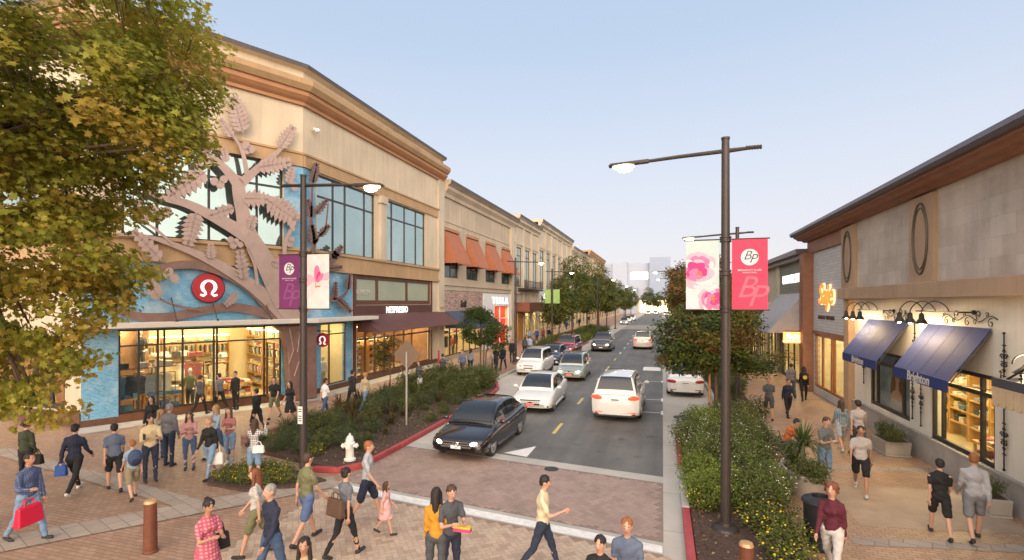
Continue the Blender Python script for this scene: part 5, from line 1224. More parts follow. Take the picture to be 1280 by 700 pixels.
# bench
M_benchm = mat('bench_metal', (.10, .085, .075), .5, .4)
bn_ = empty('park_bench', (3.35, 17.1, 0), rad(-92), 'dark slatted metal bench facing the shops beside the flower bed', 'bench')
for nm, lst in (('seat', [(-.9, .9, -.25+.1*i, -.18+.1*i, .44, .47) for i in range(5)]), ('backrest', [(-.9, .9, -.30-.02*i, -.27-.02*i, .55+.11*i, .62+.11*i) for i in range(4)])):
    k = MB()
    for q in lst: k.box(*q)
    for x in (-.7, 0, .7): 
        if nm == 'seat': k.box(x-.02, x+.02, -.27, .24, .41, .44)
        else: k.hexa([(x-.02, -.31, .46), (x+.02, -.31, .46), (x+.02, -.27, .46), (x-.02, -.27, .46), (x-.02, -.40, .98), (x+.02, -.40, .98), (x+.02, -.36, .98), (x-.02, -.36, .98)])
    k.build(nm, M_benchm, bn_, world=False)
for x in (-.8, .8):
    for y in (-.25, .2):
        k = MB(); k.tube([(x, y, .43), (x, y*1.1, 0)], .025); k.build('leg', M_benchm, bn_, world=False)
    k = MB(); k.tube([(x, -.3, .62), (x, .15, .64), (x, .2, .44)], .02); k.build('armrest', M_benchm, bn_, world=False)
# trash bin
tb = empty('litter_bin', (2.92, 11.1, 0), 0, 'black round litter bin beside the right flower bed', 'bin')
k = MB(); k.lathe([(.26, 0), (.29, .05), (.30, .85), (.32, .87), (.32, .92), (.2, .98), (.17, .98), (.17, .9), (.01, .88)], (0, 0, 0), 24); k.build('body', mat('bin_black', (.03, .03, .035), .4, .3, var=.1), tb, world=False)
k = MB(); k.lathe([(.325, .86), (.335, .87), (.335, .9), (.325, .91)], (0, 0, 0), 24); k.build('rim', M_pole, tb, world=False)
# curved concrete planter at the right
M_pconc = mat('planter_concrete', (.40, .36, .31), .8, var=.12, scale=2, bump=.2)
pc = empty('curved_planter', (3.4, 14.3, 0), 0, 'oval concrete planter tub holding the spiky palm', 'planter')
k = MB(); n = 32
prof = [(.72, 0), (.78, .1), (.98, .55), (1.0, .6), (.92, .62), (.88, .5), (.01, .48)]
for i, (r_, z) in enumerate(prof):
    for j in range(n): a = 2*math.pi*j/n; k.v.append(Vector((r_*.52*math.cos(a), r_*.95*math.sin(a), z)))
for i in range(len(prof)-1):
    for j in range(n): k.f.append([i*n+j, i*n+(j+1) % n, (i+1)*n+(j+1) % n, (i+1)*n+j]); k.m.append(1 if i == 5 else 0)
k.build('tub', [M_pconc, M_soil], pc, world=False, smooth=True)
def boxplanter(loc, rz, label, s=(.42, .42, .5)):
    rt = empty('box_planter', loc, rz, label, 'planter', 'square concrete planters along the shop wall'); a, b, h = s
    k = MB(); k.box(-a, a, -b, b, 0, .06); k.hexa([(-a*.92, -b*.92, .06), (a*.92, -b*.92, .06), (a*.92, b*.92, .06), (-a*.92, b*.92, .06), (-a, -b, h), (a, -b, h), (a, b, h), (-a, b, h)]); k.build('tub', M_pconc, rt, world=False, bevel=.02)
    k = MB(); k.box(-a+.06, a-.06, -b+.06, b-.06, h, h+.004); k.build('soil', M_soil, rt, world=False); return rt
boxplanter((6.85, 18.7, 0), rad(3), 'square concrete planter with grassy plants between the navy awnings', (.36, .5, .45))
boxplanter((7.05, 13.9, 0), rad(3), 'square concrete planter with dark leaves against the wall, right edge', (.22, .26, .4))
# ================================================================ CARS
M_cglass = mat('car_glass', (.015, .018, .022), .05, .0, var=.0, spec=.8)
M_tyre = mat('tyre', (.02, .02, .02), .85, var=.2); M_rim = mat('rim_alloy', (.6, .6, .62), .3, .45, var=.05)
M_plast = mat('car_black_plastic', (.025, .025, .027), .5); M_chrome = mat('chrome', (.75, .75, .77), .12, 1.0, var=0)
M_plate = mat('number_plate', (.7, .7, .68), .5); M_platetxt = mat('number_plate_text', (.05, .07, .2), .5)
M_head = emis('headlight_lit', (1, .86, .62), 9); M_headoff = mat('headlight_glass', (.5, .52, .55), .08, .4)
M_tail = emis('taillight_lit', (.9, .05, .02), .9); M_tailoff = mat('taillight_red', (.35, .01, .015), .15); M_tailb = emis('taillight_core', (1, .22, .05), 2.2)
M_amber = emis('amber_lamp', (1, .35, .04), 3)
def interp(P, x):
    if x <= P[0][0]: return P[0][1]
    for (a, b), (c, d) in zip(P, P[1:]):
        if x <= c:
            t_ = (x-a)/(c-a); return b+(d-b)*t_
    return P[-1][1]
KINDS = {
 # belt: (y/L from rear -.5 .. front .5, z), roof nodes yD(rear glass base) yC yB yA, heights
 'sedan': dict(L=4.6, W=1.8, H=1.42, belt=[(-.5, .86), (-.46, .95), (-.36, .97), (-.2, .93), (0, .89), (.2, .87), (.32, .81), (.44, .70), (.5, .58)], g=(-.395, -.17, .035, .26), wb=2.72, wr=.33, deck=.98, wy=(.32, -.272)),
 'hatch': dict(L=4.45, W=1.75, H=1.49, belt=[(-.5, .95), (-.47, 1.06), (-.33, 1.04), (-.1, .96), (.18, .93), (.32, .87), (.44, .76), (.5, .64)], g=(-.485, -.26, .05, .29), wb=2.7, wr=.31, deck=1.1, wy=(.315, -.29)),
 'mini': dict(L=4.1, W=1.76, H=1.64, belt=[(-.5, .9), (-.48, 1.04), (-.3, 1.03), (-.1, 1.0), (.2, .99), (.34, .95), (.45, .82), (.5, .66)], g=(-.495, -.42, .10, .31), wb=2.6, wr=.32, deck=1.04, wy=(.32, -.31)),
 'suv': dict(L=4.85, W=1.95, H=1.72, belt=[(-.5, .95), (-.485, 1.1), (-.3, 1.1), (-.1, 1.06), (.18, 1.05), (.3, 1.0), (.44, .90), (.5, .72)], g=(-.49, -.41, .06, .245), wb=2.82, wr=.37, deck=1.1, wy=(.30, -.28)),
}
def car(kind, paint, loc, rz, label, name='parked_car', cat='car', group=None, front='', rear='', lit=True, brake=False, rails=False, plate_red=False, grille='bars', emblem=None, sx=1.0, low=None, coplates=None):
    K = KINDS[kind]; L, W, H = K['L'], K['W'], K['H']; hw = W/2
    rt = empty(name, loc, rz, label, cat, group)
    belt = [(y*L, z) for y, z in K['belt']]; yD, yC, yB, yA = [g*L for g in K['g']]
    # --- lower shell
    ys = [-.5, -.492, -.47, -.43, -.36, -.28, -.2, -.1, 0, .1, .2, .28, .36, .42, .455, .48, .494, .5]
    nsec = 22; k = MB()
    for y in ys:
        a = abs(y); f = 1.0 if a < .4 else (1-.055*((a-.4)/.07)**2 if a < .47 else .945-.26*((a-.47)/.03)**1.6)
        w_ = hw*f; zt = interp(belt, y*L); zb = .20+(.0 if a < .42 else (a-.42)/.08*.08)
        if a > .48: zt -= (a-.48)/.02*.05; 
        zm = zb+(zt-zb)*.45
        sec = [(0, zt+.025), (.5*w_, zt+.018), (.80*w_, zt-.005), (.915*w_, zt-.035), (.97*w_, zt-.10), (1.0*w_, zt-.22), (1.0*w_, zm), (.985*w_, zb+.16), (.96*w_, zb+.04), (.88*w_, zb), (0, zb)]
        ring = sec+[(-x, z) for x, z in sec[-2:0:-1]]
        nsec = len(ring)
        for x, z in ring: k.v.append(Vector((x, y*L, z)))
    for i in range(len(ys)-1):
        for j in range(nsec): k.f.append([i*nsec+j, (i+1)*nsec+j, (i+1)*nsec+(j+1) % nsec, i*nsec+(j+1) % nsec]); k.m.append(0)
    k.f.append(list(range(nsec))); k.m.append(0); k.f.append([(len(ys)-1)*nsec+j for j in range(nsec)][::-1]); k.m.append(0)
    body = k.build('body', paint, rt, world=False, smooth=True)
    bm = bmesh.new(); bm.from_mesh(body.data); bmesh.ops.recalc_face_normals(bm, faces=bm.faces); bm.to_mesh(body.data); bm.free()
    wf, wr_ = K['wy'][0]*L, K['wy'][1]*L; rw = K['wr']
    cut = MB()
    for yy in (wf, wr_):
        for s in (-1, 1): cut.lathe([(rw+.055, 0), (rw+.055, .34)], (s*(hw-.28) if s > 0 else -(hw+.06), yy, rw+.01), 28, ax=(1, 0, 0))
    co = cut.build('cut', paint)
    bmm = bmesh.new(); bmm.from_mesh(co.data); bmesh.ops.recalc_face_normals(bmm, faces=bmm.faces); bmm.to_mesh(co.data); bmm.free()
    mod = body.modifiers.new('b', 'BOOLEAN'); mod.operation = 'DIFFERENCE'; mod.object = co; mod.solver = 'EXACT'
    dg = bpy.context.evaluated_depsgraph_get(); dg.update(); me = bpy.data.meshes.new_from_object(body.evaluated_get(dg))
    body.modifiers.clear(); body.data = me; bpy.data.objects.remove(co)
    me.shade_smooth() if hasattr(me, 'shade_smooth') else None
    try: me.set_sharp_from_angle(angle=rad(38))
    except Exception: pass
    # --- greenhouse
    def rz_(y):
        zb0 = interp(belt, y)
        if y >= yB: t_ = (yA-y)/(yA-yB); t_ = max(0, t_); return zb0+(H-zb0)*math.sin(t_*math.pi/2)**.82
        if y <= yC: t_ = (y-yD)/(yC-yD); t_ = max(0, t_); return zb0+(H-zb0)*math.sin(t_*math.pi/2)**.8
        m = (yB+yC)/2; return H+.02-.02*((y-m)/((yB-yC)/2))**2
    wbx = hw*.90; wtx = hw*.68
    def wx(y, z):
        zb0 = interp(belt, y); t_ = (z-zb0)/(H-zb0); 
        e_ = 1.0
        if y > yB: e_ = 1-.05*((y-yB)/(yA-yB))
        if y < yC: e_ = 1-.07*((yC-y)/(yC-yD))
        return (wbx+(wtx-wbx)*max(0, t_)**1.2)*e_
    N = 30; k = MB(); gy = [yD+(yA-yD)*(.5-.5*math.cos(math.pi*i/N)) for i in range(N+1)]
    for y in gy:
        z0 = interp(belt, y)-.03; z1 = rz_(y); hh = max(z1-z0-.03, .0)
        pts = [(wx(y, z0+.03), z0), (wx(y, z0+.03+hh*.4), z0+.03+hh*.4), (wx(y, z0+.03+hh*.86), z0+.03+hh*.86)]
        wt = wx(y, z1); pts += [(wt*.955, z1-.012), (wt*.8, z1+.004), (wt*.4, z1+.018), (0, z1+.022)]
        for x, z in pts+[(-x, z) for x, z in pts[-2::-1]]: k.v.append(Vector((x, y, z)))
    ns = 13
    for i in range(N):
        for j in range(ns-1): k.f.append([i*ns+j, i*ns+j+1, (i+1)*ns+j+1, (i+1)*ns+j]); k.m.append(0)
    cab = k.build('cabin', paint, rt, world=False, smooth=True)
    def patch(name, f, nu=8, nv=6, m=M_cglass, parent=cab):
        q = MB()
        for i in range(nu+1):
            for j in range(nv+1): q.v.append(Vector(f(i/nu, j/nv)))
        for i in range(nu):
            for j in range(nv): q.f.append([i*(nv+1)+j, i*(nv+1)+j+1, (i+1)*(nv+1)+j+1, (i+1)*(nv+1)+j]); q.m.append(0)
        return q.build(name, m, parent, world=False, smooth=True)
    def wind(a, b):
        def f(u, v):
            y = a+(b-a)*v; z = rz_(y); w_ = wx(y, z)*.90; x = (u*2-1)*w_
            return (x, y+(.012 if a > 0 else -.012), z+.014+.018*(1-(x/w_)**2)*1.0)
        return f
    patch('windscreen', wind(yA-.05*(yA-yB)-.02, yB+.10*(yA-yB)))
    if kind in ('suv', 'mini'):
        yy0, yy1 = yD+.012*L*0+.02, yC-.01
        patch('rear_window', wind(yD+.10*(yC-yD), yC-.12*(yC-yD)))
    else: patch('rear_window', wind(yD+.10*(yC-yD), yC-.06*(yC-yD)))
    yP = (yA+yC)/2*.25+(yB+yC)/2*.5   # pillar
    def side(s, y0, y1):
        def f(u, v):
            y = y0+(y1-y0)*u; zb0 = interp(belt, y)+.035; zt = max(rz_(y)-.095, zb0+.004); z = zb0+(zt-zb0)*v
            return (s*(wx(y, z)+.012), y, z)
        return f
    fa, fb_ = yP+.03, yA-.13*(yA-yB)*2.2; ra, rb_ = (yD+.30*(yC-yD) if kind != 'sedan' else yD+.42*(yC-yD)), yP-.03
    for s in (-1, 1):
        patch('side_window', side(s, fa, fb_), 8, 4); patch('side_window', side(s, ra, rb_), 8, 4)
    # door seams, handles, sill
    for s in (-1, 1):
        q = MB()
        for y in (yP, fb_-.03, ra+.28):
            zt = interp(belt, y)-.04
            q.add([(s*(hw*.999+.002), y-.006, .34), (s*(hw*.999+.002), y+.006, .34), (s*(hw*.999+.002), y+.006, zt-.18), (s*(hw*.999+.002), y-.006, zt-.18), (s*(hw*.965), y-.006, zt-.03), (s*(hw*.965), y+.006, zt-.03)], [[0, 1, 2, 3], [3, 2, 5, 4]])
        q.build('door_seam', M_plast, rt, world=False)
        for y in (yP+.18*0+.12, ra+.42):
            q = MB(); z = interp(belt, y)-.17; q.box(*( (hw-.005, hw+.018) if s > 0 else (-hw-.018, -hw+.005)), y-.0-.02, y+.16, z, z+.028); q.build('door_handle', paint if kind != 'sedan' else M_chrome, rt, world=False, bevel=.008)
        q = MB(); my = fb_+.02; z = interp(belt, my)+.08
        q.ell((s*(hw+.09), my, z), (.11, .06, .075), M=None); q.tube([(s*(hw-.08), my, z-.06), (s*(hw+.03), my, z-.02)], .02); q.build('mirror', paint, rt, world=False, smooth=True)
        q = MB(); q.box(*((hw*.93, hw*1.003) if s > 0 else (-hw*1.003, -hw*.93)), wr_+rw+.08, wf-rw-.08, .19, .27); q.build('sill', M_plast if kind != 'sedan' else paint, rt, world=False, bevel=.01)
    # wheels
    for s in (-1, 1):
        for yy in (wf, wr_):
            w_ = MB(); c_ = (s*(hw-.115), yy, rw); w_.lathe([(rw*.62, -.1), (rw*.93, -.105), (rw, -.075), (rw, .075), (rw*.93, .105), (rw*.66, .1)], c_, 26, ax=(1, 0, 0)); wh = w_.build('wheel', M_tyre, rt, world=False, smooth=False)
            q = MB(); ox = s*.095
            q.lathe([(rw*.68, -.012), (rw*.68, .012), (rw*.60, .012), (rw*.60, -.012)], (c_[0]+ox, yy, rw), 26, ax=(1, 0, 0))
            for j in range(10 if kind == 'sedan' else 5):
                a = 2*math.pi*j/(10 if kind == 'sedan' else 5); ww = .022 if kind == 'sedan' else .04
                dr_ = Vector((0, math.cos(a), math.sin(a))); pr_ = Vector((0, -math.sin(a), math.cos(a))); c0 = Vector((c_[0]+ox, yy, rw)); r0, r1 = rw*.1, rw*.64; sx_ = Vector((.012, 0, 0))
                q.hexa([c0+dr_*r0-pr_*ww-sx_, c0+dr_*r1-pr_*ww-sx_, c0+dr_*r1+pr_*ww-sx_, c0+dr_*r0+pr_*ww-sx_, c0+dr_*r0-pr_*ww+sx_, c0+dr_*r1-pr_*ww+sx_, c0+dr_*r1+pr_*ww+sx_, c0+dr_*r0+pr_*ww+sx_])
            q.lathe([(.05, -.02), (.05, .02), (.01, .025)], (c_[0]+ox, yy, rw), 12, ax=(1, 0, 0)); q.build('rim', M_rim, wh, world=False)
    yf = L/2; yr = -L/2
    # front end
    zl = interp(belt, yf*.95)-.10
    for s in (-1, 1):
        q = MB(); M3 = Matrix.Rotation(-s*.62, 3, 'Z') @ Matrix.Rotation(.25, 3, 'X')
        q.ell((s*hw*.70, yf-.135, zl), (.24, .075, .085), M=M3, seg=16, rings=9); hl = q.build('headlight', M_headoff, rt, world=False, smooth=True)
        if lit:
            for dx_ in ((.0,)): 
                q = MB(); q.ell((s*hw*.68, yf-.095, zl), (.20, .062, .07), M=M3); q.build('bulb', M_head, hl, world=False, smooth=True)
    gw = {'bars': .40, 'slim': .3, 'wide': .48}[grille]
    q = MB(); q.hexa([(-gw*hw*1.1, yf-.10, zl-.14), (gw*hw*1.1, yf-.10, zl-.14), (gw*hw*1.1, yf+.012, zl-.14), (-gw*hw*1.1, yf+.012, zl-.14), (-gw*hw*1.25, yf-.14, zl+.07), (gw*hw*1.25, yf-.14, zl+.07), (gw*hw*1.25, yf-.025, zl+.07), (-gw*hw*1.25, yf-.025, zl+.07)]); gr = q.build('grille', M_plast, rt, world=False, bevel=.015)
    q = MB()
    for i in range(3 if grille != 'slim' else 1):
        z = zl-.1+.065*i; q.box(-gw*hw*1.12, gw*hw*1.12, yf-.05, yf+.02-.012*i, z, z+.014)
    q.build('grille_bar', M_chrome, gr, world=False)
    q = MB(); q.box(-hw*.62, hw*.62, yf-.1, yf-.008, .27, .37); 
    for s in (-1, 1): q.box(*sorted((s*hw*.66, s*hw*.86)), yf-.22, yf-.055, .30, .38)
    q.build('lower_intake', M_plast, rt, world=False, bevel=.015)
    if emblem == 'star':
        q = MB(); c_ = Vector((0, yf+.03, zl-.03)); r_ = .085
        q.tube([c_+Vector((r_*math.cos(a), 0, r_*math.sin(a))) for a in [2*math.pi*i/20 for i in range(21)]], .009, 6)
        for a in (90, 210, 330): q.tube([c_, c_+Vector((r_*math.cos(rad(a)), 0, r_*math.sin(rad(a))))], [.012, .004], 5)
        q.build('badge', M_chrome, gr, world=False)
    elif emblem == 'bowtie':
        q = MB(); q.box(-.11, .11, yf+.01, yf+.025, zl-.045, zl-.015); q.box(-.04, .04, yf+.01, yf+.026, zl-.06, zl+.0); q.build('badge', M_chrome, gr, world=False)
    elif emblem == 'ring':
        q = MB(); q.lathe([(.05, 0), (.05, .02), (.01, .02)], (0, yf+.0, zl+.03), 16, ax=(0, 1, 0)); q.build('badge', M_chrome, gr, world=False)
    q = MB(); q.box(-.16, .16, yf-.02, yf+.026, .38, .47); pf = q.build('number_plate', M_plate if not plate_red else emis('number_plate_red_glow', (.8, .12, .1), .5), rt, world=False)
    # rear end
    zr_ = interp(belt, yr*.92)-.16
    for s in (-1, 1):
        q = MB(); M3 = Matrix.Rotation(s*.5, 3, 'Z')
        q.ell((s*hw*.74, yr+.075, zr_), (.25, .09, .085), M=M3, seg=16, rings=9); tl = q.build('taillight', M_tail if brake else M_tailoff, rt, world=False, smooth=True)
        if brake:
            q = MB(); q.ell((s*hw*.66, yr+.02, zr_), (.12, .05, .03), M=M3); q.build('bulb', M_tailb, tl, world=False)
        q = MB(); q.box(*sorted((s*hw*.5, s*hw*.8)), yr-.0, yr+.1, .36, .40); q.build('reflector', M_tail if brake else M_tailoff, rt, world=False)
    q = MB(); q.box(-.17, .17, yr-.02, yr+.03, zr_-.12, zr_-.02); q.build('number_plate', M_plate, rt, world=False)
    q = MB(); q.box(-.14, .14, yr-.023, yr-.018, zr_-.09, zr_-.05); 
    q.build('plate_text', M_platetxt, rt, world=False)
    q = MB(); q.box(-hw*.80, hw*.80, yr+.01, yr+.2, .20, .34); q.build('rear_skirt', M_plast, rt, world=False, bevel=.02)
    if rails:
        for s in (-1, 1):
            q = MB(); q.tube([(s*wtx*.92, yC+.15, H-.0), (s*wtx*.92, yC+.25, H+.05), (s*wtx*.92, yB-.2, H+.05), (s*wtx*.92, yB-.1, H+.0)], .016, 6); q.build('roof_rail', M_chrome if rails == 1 else M_plast, rt, world=False)
        if rails == 2:
            for y in (yC+.5, yB-.5): q = MB(); q.tube([(-wtx*.92, y, H+.06), (wtx*.92, y, H+.06)], .02, 6); q.build('roof_bar', M_plast, rt, world=False)
    return rt
def paint(n, c, r=.22, metal=.3): return mat('car_paint_'+n, c, r, metal, var=.02, coat=1.0)
P_black = paint('black', (.012, .009, .009), .2); P_white = paint('white', (.68, .68, .66), .25, 0); P_silver = paint('green_silver', (.36, .39, .35), .3, .5)
P_blue = paint('dark_blue', (.03, .045, .085)); P_red = paint('dark_red', (.20, .012, .025)); P_grey = paint('dark_grey', (.06, .06, .065)); P_sil2 = paint('silver', (.5, .5, .52), .3, .5); P_pearl = paint('pearl', (.62, .61, .58), .25, .1)
FW_ = rad(180)
car('sedan', P_black, (-5.78, 16.35, 0), rad(180-2), 'glossy black saloon car nearest the brick crossing, headlights on, star badge', 'black_saloon_car', emblem='star', grille='wide')
car('sedan', P_white, (-5.38, 23.15, 0), rad(180+1), 'white saloon car driving behind the black saloon, headlights on, red plate', 'white_saloon_car', emblem='bowtie', plate_red=True)
car('hatch', P_silver, (-5.35, 32.2, 0), rad(180+1), 'pale green silver hatchback in the lane behind the white saloon', 'silver_hatchback_car', emblem='ring', grille='slim', plate_red=True)
car('mini', P_white, (-8.15, 33.4, 0), rad(180), 'rounded white compact car parked at the left kerb beneath the street lamp', 'parked_white_car', lit=False, grille='slim')
car('sedan', P_blue, (-8.2, 39.4, 0), rad(180), 'dark blue saloon parked behind the rounded white compact', 'parked_blue_car', lit=False)
car('suv', P_red, (-8.2, 46.0, 0), rad(180), 'dark red crossover parked behind the dark blue saloon', 'parked_red_car', lit=False)
car('suv', P_grey, (-5.6, 51.2, 0), rad(180), 'dark grey sport utility driving toward us with bright headlights, mid road', 'grey_suv_car')
car('suv', P_pearl, (-1.9, 55.0, 0), 0, 'silver crossover with roof bars driving away in the right lane, farther car', 'silver_crossover_car', brake=True, rails=2, lit=False)
car('suv', P_white, (-1.75, 22.85, 0), rad(-1), 'white sport utility seen from behind with glowing tail lights, nearest in right lane', 'white_suv_car', brake=True, rails=1, lit=False)
car('sedan', P_white, (1.1, 28.9, 0), 0, 'white saloon parked at the right kerb under the big tree', 'parked_white_saloon', lit=False)
car('suv', P_white, (1.15, 48, 0), 0, 'white vehicle parked farther along the right kerb behind the trees', 'parked_white_suv', lit=False)
c1 = car('sedan', P_sil2, (-7.8, 112, 0), FW_, 'silver saloon at the far left kerb past the planting bed', 'far_silver_car')
for i, (x, y, r_, lb) in enumerate(((-7.8, 124, FW_, 'silver car just behind the far silver saloon at the left kerb'), (-7.6, 137, FW_, 'farthest silver car waiting at the left kerb with headlights on'), (-5.3, 205, FW_, 'pale car with headlights at the far end of the road, left lane'),
                                    (-2.6, 212, FW_, 'pale car with headlights at the far end of the road, middle'), (1.2, 190, FW_, 'pale car with headlights at the far end, right kerb'))):
    dup(c1, (x, y, 0), r_, lb)
# ================================================================ PLANTS
import numpy as np
RS = np.random.RandomState(5)
def leafmat(name, col, var=.25, trans=.35, rough=.55):
    if name in MATS: return MATS[name]
    m = mat(name, col, rough, var=var, scale=2.5, spec=.3); t = m.node_tree; L = t.links; b = t.nodes['Principled BSDF']; out = t.nodes['Material Output']
    tr = nd(t, 'ShaderNodeBsdfTranslucent'); L.new(b.inputs['Base Color'].links[0].from_socket, tr.inputs['Color'])
    mx = nd(t, 'ShaderNodeMixShader'); mx.inputs['Fac'].default_value = trans; L.new(b.outputs[0], mx.inputs[1]); L.new(tr.outputs[0], mx.inputs[2]); L.new(mx.outputs[0], out.inputs['Surface'])
    return m
SHAPES = {
 'maple': [(0, -.45), (.12, -.2), (.38, -.3), (.26, -.02), (.5, .12), (.2, .2), (0, .52), (-.2, .2), (-.5, .12), (-.26, -.02), (-.38, -.3), (-.12, -.2)],
 'oval': [(0, -.5), (.2, -.15), (.2, .2), (0, .5), (-.2, .2), (-.2, -.15)],
 'rhomb': [(0, -.5), (.26, 0), (0, .5), (-.26, 0)],
 'petal': [(.3, -.3), (.42, .1), (0, .4), (-.42, .1), (-.3, -.3)],
}
def fast_mesh(name, V, k, mats, mi):
    """V: (N*k,3) vertices of N polygons with k corners"""
    n = len(V)//k; me = bpy.data.meshes.new(name)
    me.vertices.add(n*k); me.vertices.foreach_set('co', V.astype(np.float32).ravel())
    me.loops.add(n*k); me.loops.foreach_set('vertex_index', np.arange(n*k, dtype=np.int32))
    me.polygons.add(n); me.polygons.foreach_set('loop_start', np.arange(0, n*k, k, dtype=np.int32)); me.polygons.foreach_set('loop_total', np.full(n, k, dtype=np.int32))
    for m in mats: me.materials.append(m)
    me.polygons.foreach_set('material_index', mi.astype(np.int32)); me.update(calc_edges=True); me.validate(); return me
def leaves(P, size, shape, droop=.3, out=None, fold=.15):
    S = np.array(SHAPES[shape]); k = len(S); n = len(P)
    # tip direction: random, drooping; normal roughly up/outward
    a = RS.rand(n)*2*np.pi; tip = np.stack([np.cos(a), np.sin(a), -droop+RS.randn(n)*.45], 1)
    if out is not None: tip[:, :2] += out[:, :2]*.8
    tip /= np.linalg.norm(tip, axis=1)[:, None]
    up = np.stack([RS.randn(n)*.55, RS.randn(n)*.55, np.ones(n)], 1)
    if out is not None: up += out*.9
    x = np.cross(tip, up); x /= np.linalg.norm(x, axis=1)[:, None]+1e-9; nn = np.cross(x, tip)
    s = size*(.55+.8*RS.rand(n)**1.3)
    V = P[:, None, :]+(x[:, None, :]*S[None, :, 0:1]+tip[:, None, :]*S[None, :, 1:2]-nn[:, None, :]*(np.abs(S[None, :, 0:1])*fold*2+S[None, :, 1:2]**2*.3))*s[:, None, None]
    return V.reshape(-1, 3), k
def add_mesh(name, me, parent, kind=None):
    o = bpy.data.objects.new(name, me); C.objects.link(o); o.parent = parent
    if parent is not None: KIDS.setdefault(parent.name, []).append(o)
    if kind: o['kind'] = kind
    return o
def colour_index(P, nm, scale=1.2, seed=0.0, jitter=.22):
    q = np.array([noise.noise(Vector((p[0]*scale+seed, p[1]*scale, p[2]*scale))) for p in P[::1]]) if len(P) < 4000 else None
    if q is None:
        base = P*scale+seed; q = np.sin(base[:, 0]*2.1+np.sin(base[:, 1]*1.7)*1.3)*np.cos(base[:, 2]*2.3+np.sin(base[:, 0]*1.1))*.5
    q = q+RS.randn(len(P))*jitter
    return np.clip(((q+.6)/1.2*nm), 0, nm-1).astype(int)
G_maple = [leafmat('leaf_olive_dark', (.20, .22, .032), trans=.5), leafmat('leaf_olive', (.27, .28, .04), trans=.5), leafmat('leaf_yellow_green', (.36, .36, .055), trans=.5), leafmat('leaf_yellow_olive', (.42, .38, .06), trans=.5), leafmat('leaf_gold', (.44, .32, .06), trans=.5)]
G_dark = [leafmat('leaf_deep_green', (.035, .06, .016)), leafmat('leaf_green', (.06, .095, .022)), leafmat('leaf_mid_green', (.09, .12, .03))]
G_aut = [leafmat('leaf_deep_green', (.022, .042, .012)), leafmat('leaf_aut_green', (.085, .12, .028)), leafmat('leaf_olive_dark', (.075, .085, .014)), leafmat('leaf_russet', (.15, .085, .028))]
G_str = [leafmat('leaf_green', (.04, .066, .016)), leafmat('leaf_mid_green', (.06, .085, .02)), leafmat('leaf_street', (.10, .12, .02)), leafmat('leaf_street_pale', (.16, .16, .03))]
M_bark = mat('bark', (.12, .08, .055), .9, var=.3, scale=8, bump=.8, bscale=25); M_stake = mat('stake_wood', (.42, .2, .09), .8, var=.2, scale=5)
def tree(name, loc, label, group, ells, nclus, per, lsize, shape, mats, trunk, crad=.45, seed=1, droop=.3, gap=.0, cat='tree', shell=.45):
    """ells: crown lobes (cx,cy,cz,rx,ry,rz) local; trunk: list of stems [(pts, radii)]"""
    r = random.Random(seed); rt = empty(name, loc, 0, label, cat, group)
    vol = [e[3]*e[4]*e[5] for e in ells]; cl = []
    while len(cl) < nclus:
        e = r.choices(ells, vol)[0]
        d = Vector((r.gauss(0, 1), r.gauss(0, 1), r.gauss(0, 1))).normalized(); q = r.uniform(shell, 1)**.6
        p = Vector((e[0]+d.x*e[3]*q, e[1]+d.y*e[4]*q, e[2]+d.z*e[5]*q))
        if gap and noise.noise(p*.75+Vector((seed, 0, 0))) < -.22+gap*.4: continue
        cl.append((p, d))
    # limbs to clusters
    k = MB()
    for pts, rr in trunk: k.tube(pts, rr, 8)
    top = Vector(trunk[0][0][-1]); st = [Vector(t_[0][-1]) for t_ in trunk]
    hubs = []
    for e in ells:
        for j in range(3):
            h = Vector((e[0]+r.uniform(-.4, .4)*e[3], e[1]+r.uniform(-.4, .4)*e[4], e[2]+r.uniform(-.5, .3)*e[5])); s0 = min(st, key=lambda s: (s-h).length)
            k.tube([s0-Vector((0, 0, .1)), s0.lerp(h, .5)+Vector((0, 0, -.08*(h-s0).length)), h], [trunk[0][1][-1]*.7, trunk[0][1][-1]*.45, trunk[0][1][-1]*.22], 6); hubs.append(h)
    for p, d in cl[::3]:
        h = min(hubs, key=lambda s: (s-p).length); k.tube([h.lerp(p, .45), h.lerp(p, .7)+Vector((0, 0, .06)), p], [.011, .008, .004], 4)
    k.build('trunk', M_bark, rt, world=False, smooth=True)
    C_ = np.array([[*p] for p, d in cl]); n = nclus*per
    idx = np.repeat(np.arange(nclus), per); off = RS.randn(n, 3); off *= (crad*(RS.rand(n)**.5)/np.linalg.norm(off, axis=1))[:, None]; off[:, 2] *= .6
    P = C_[idx]+off; cen = np.array([0, 0, float(np.mean(C_[:, 2]))]); out = P-cen; out /= np.linalg.norm(out, axis=1)[:, None]+1e-6
    V, kk = leaves(P, lsize, shape, droop, out)
    cc = colour_index(C_, len(mats), .8, seed, .25)[idx]; mi = np.clip(cc+(RS.rand(n) < .6)*RS.randint(-1, 2, n), 0, len(mats)-1)
    add_mesh('crown', fast_mesh('crown', V, kk, mats, mi), rt); return rt
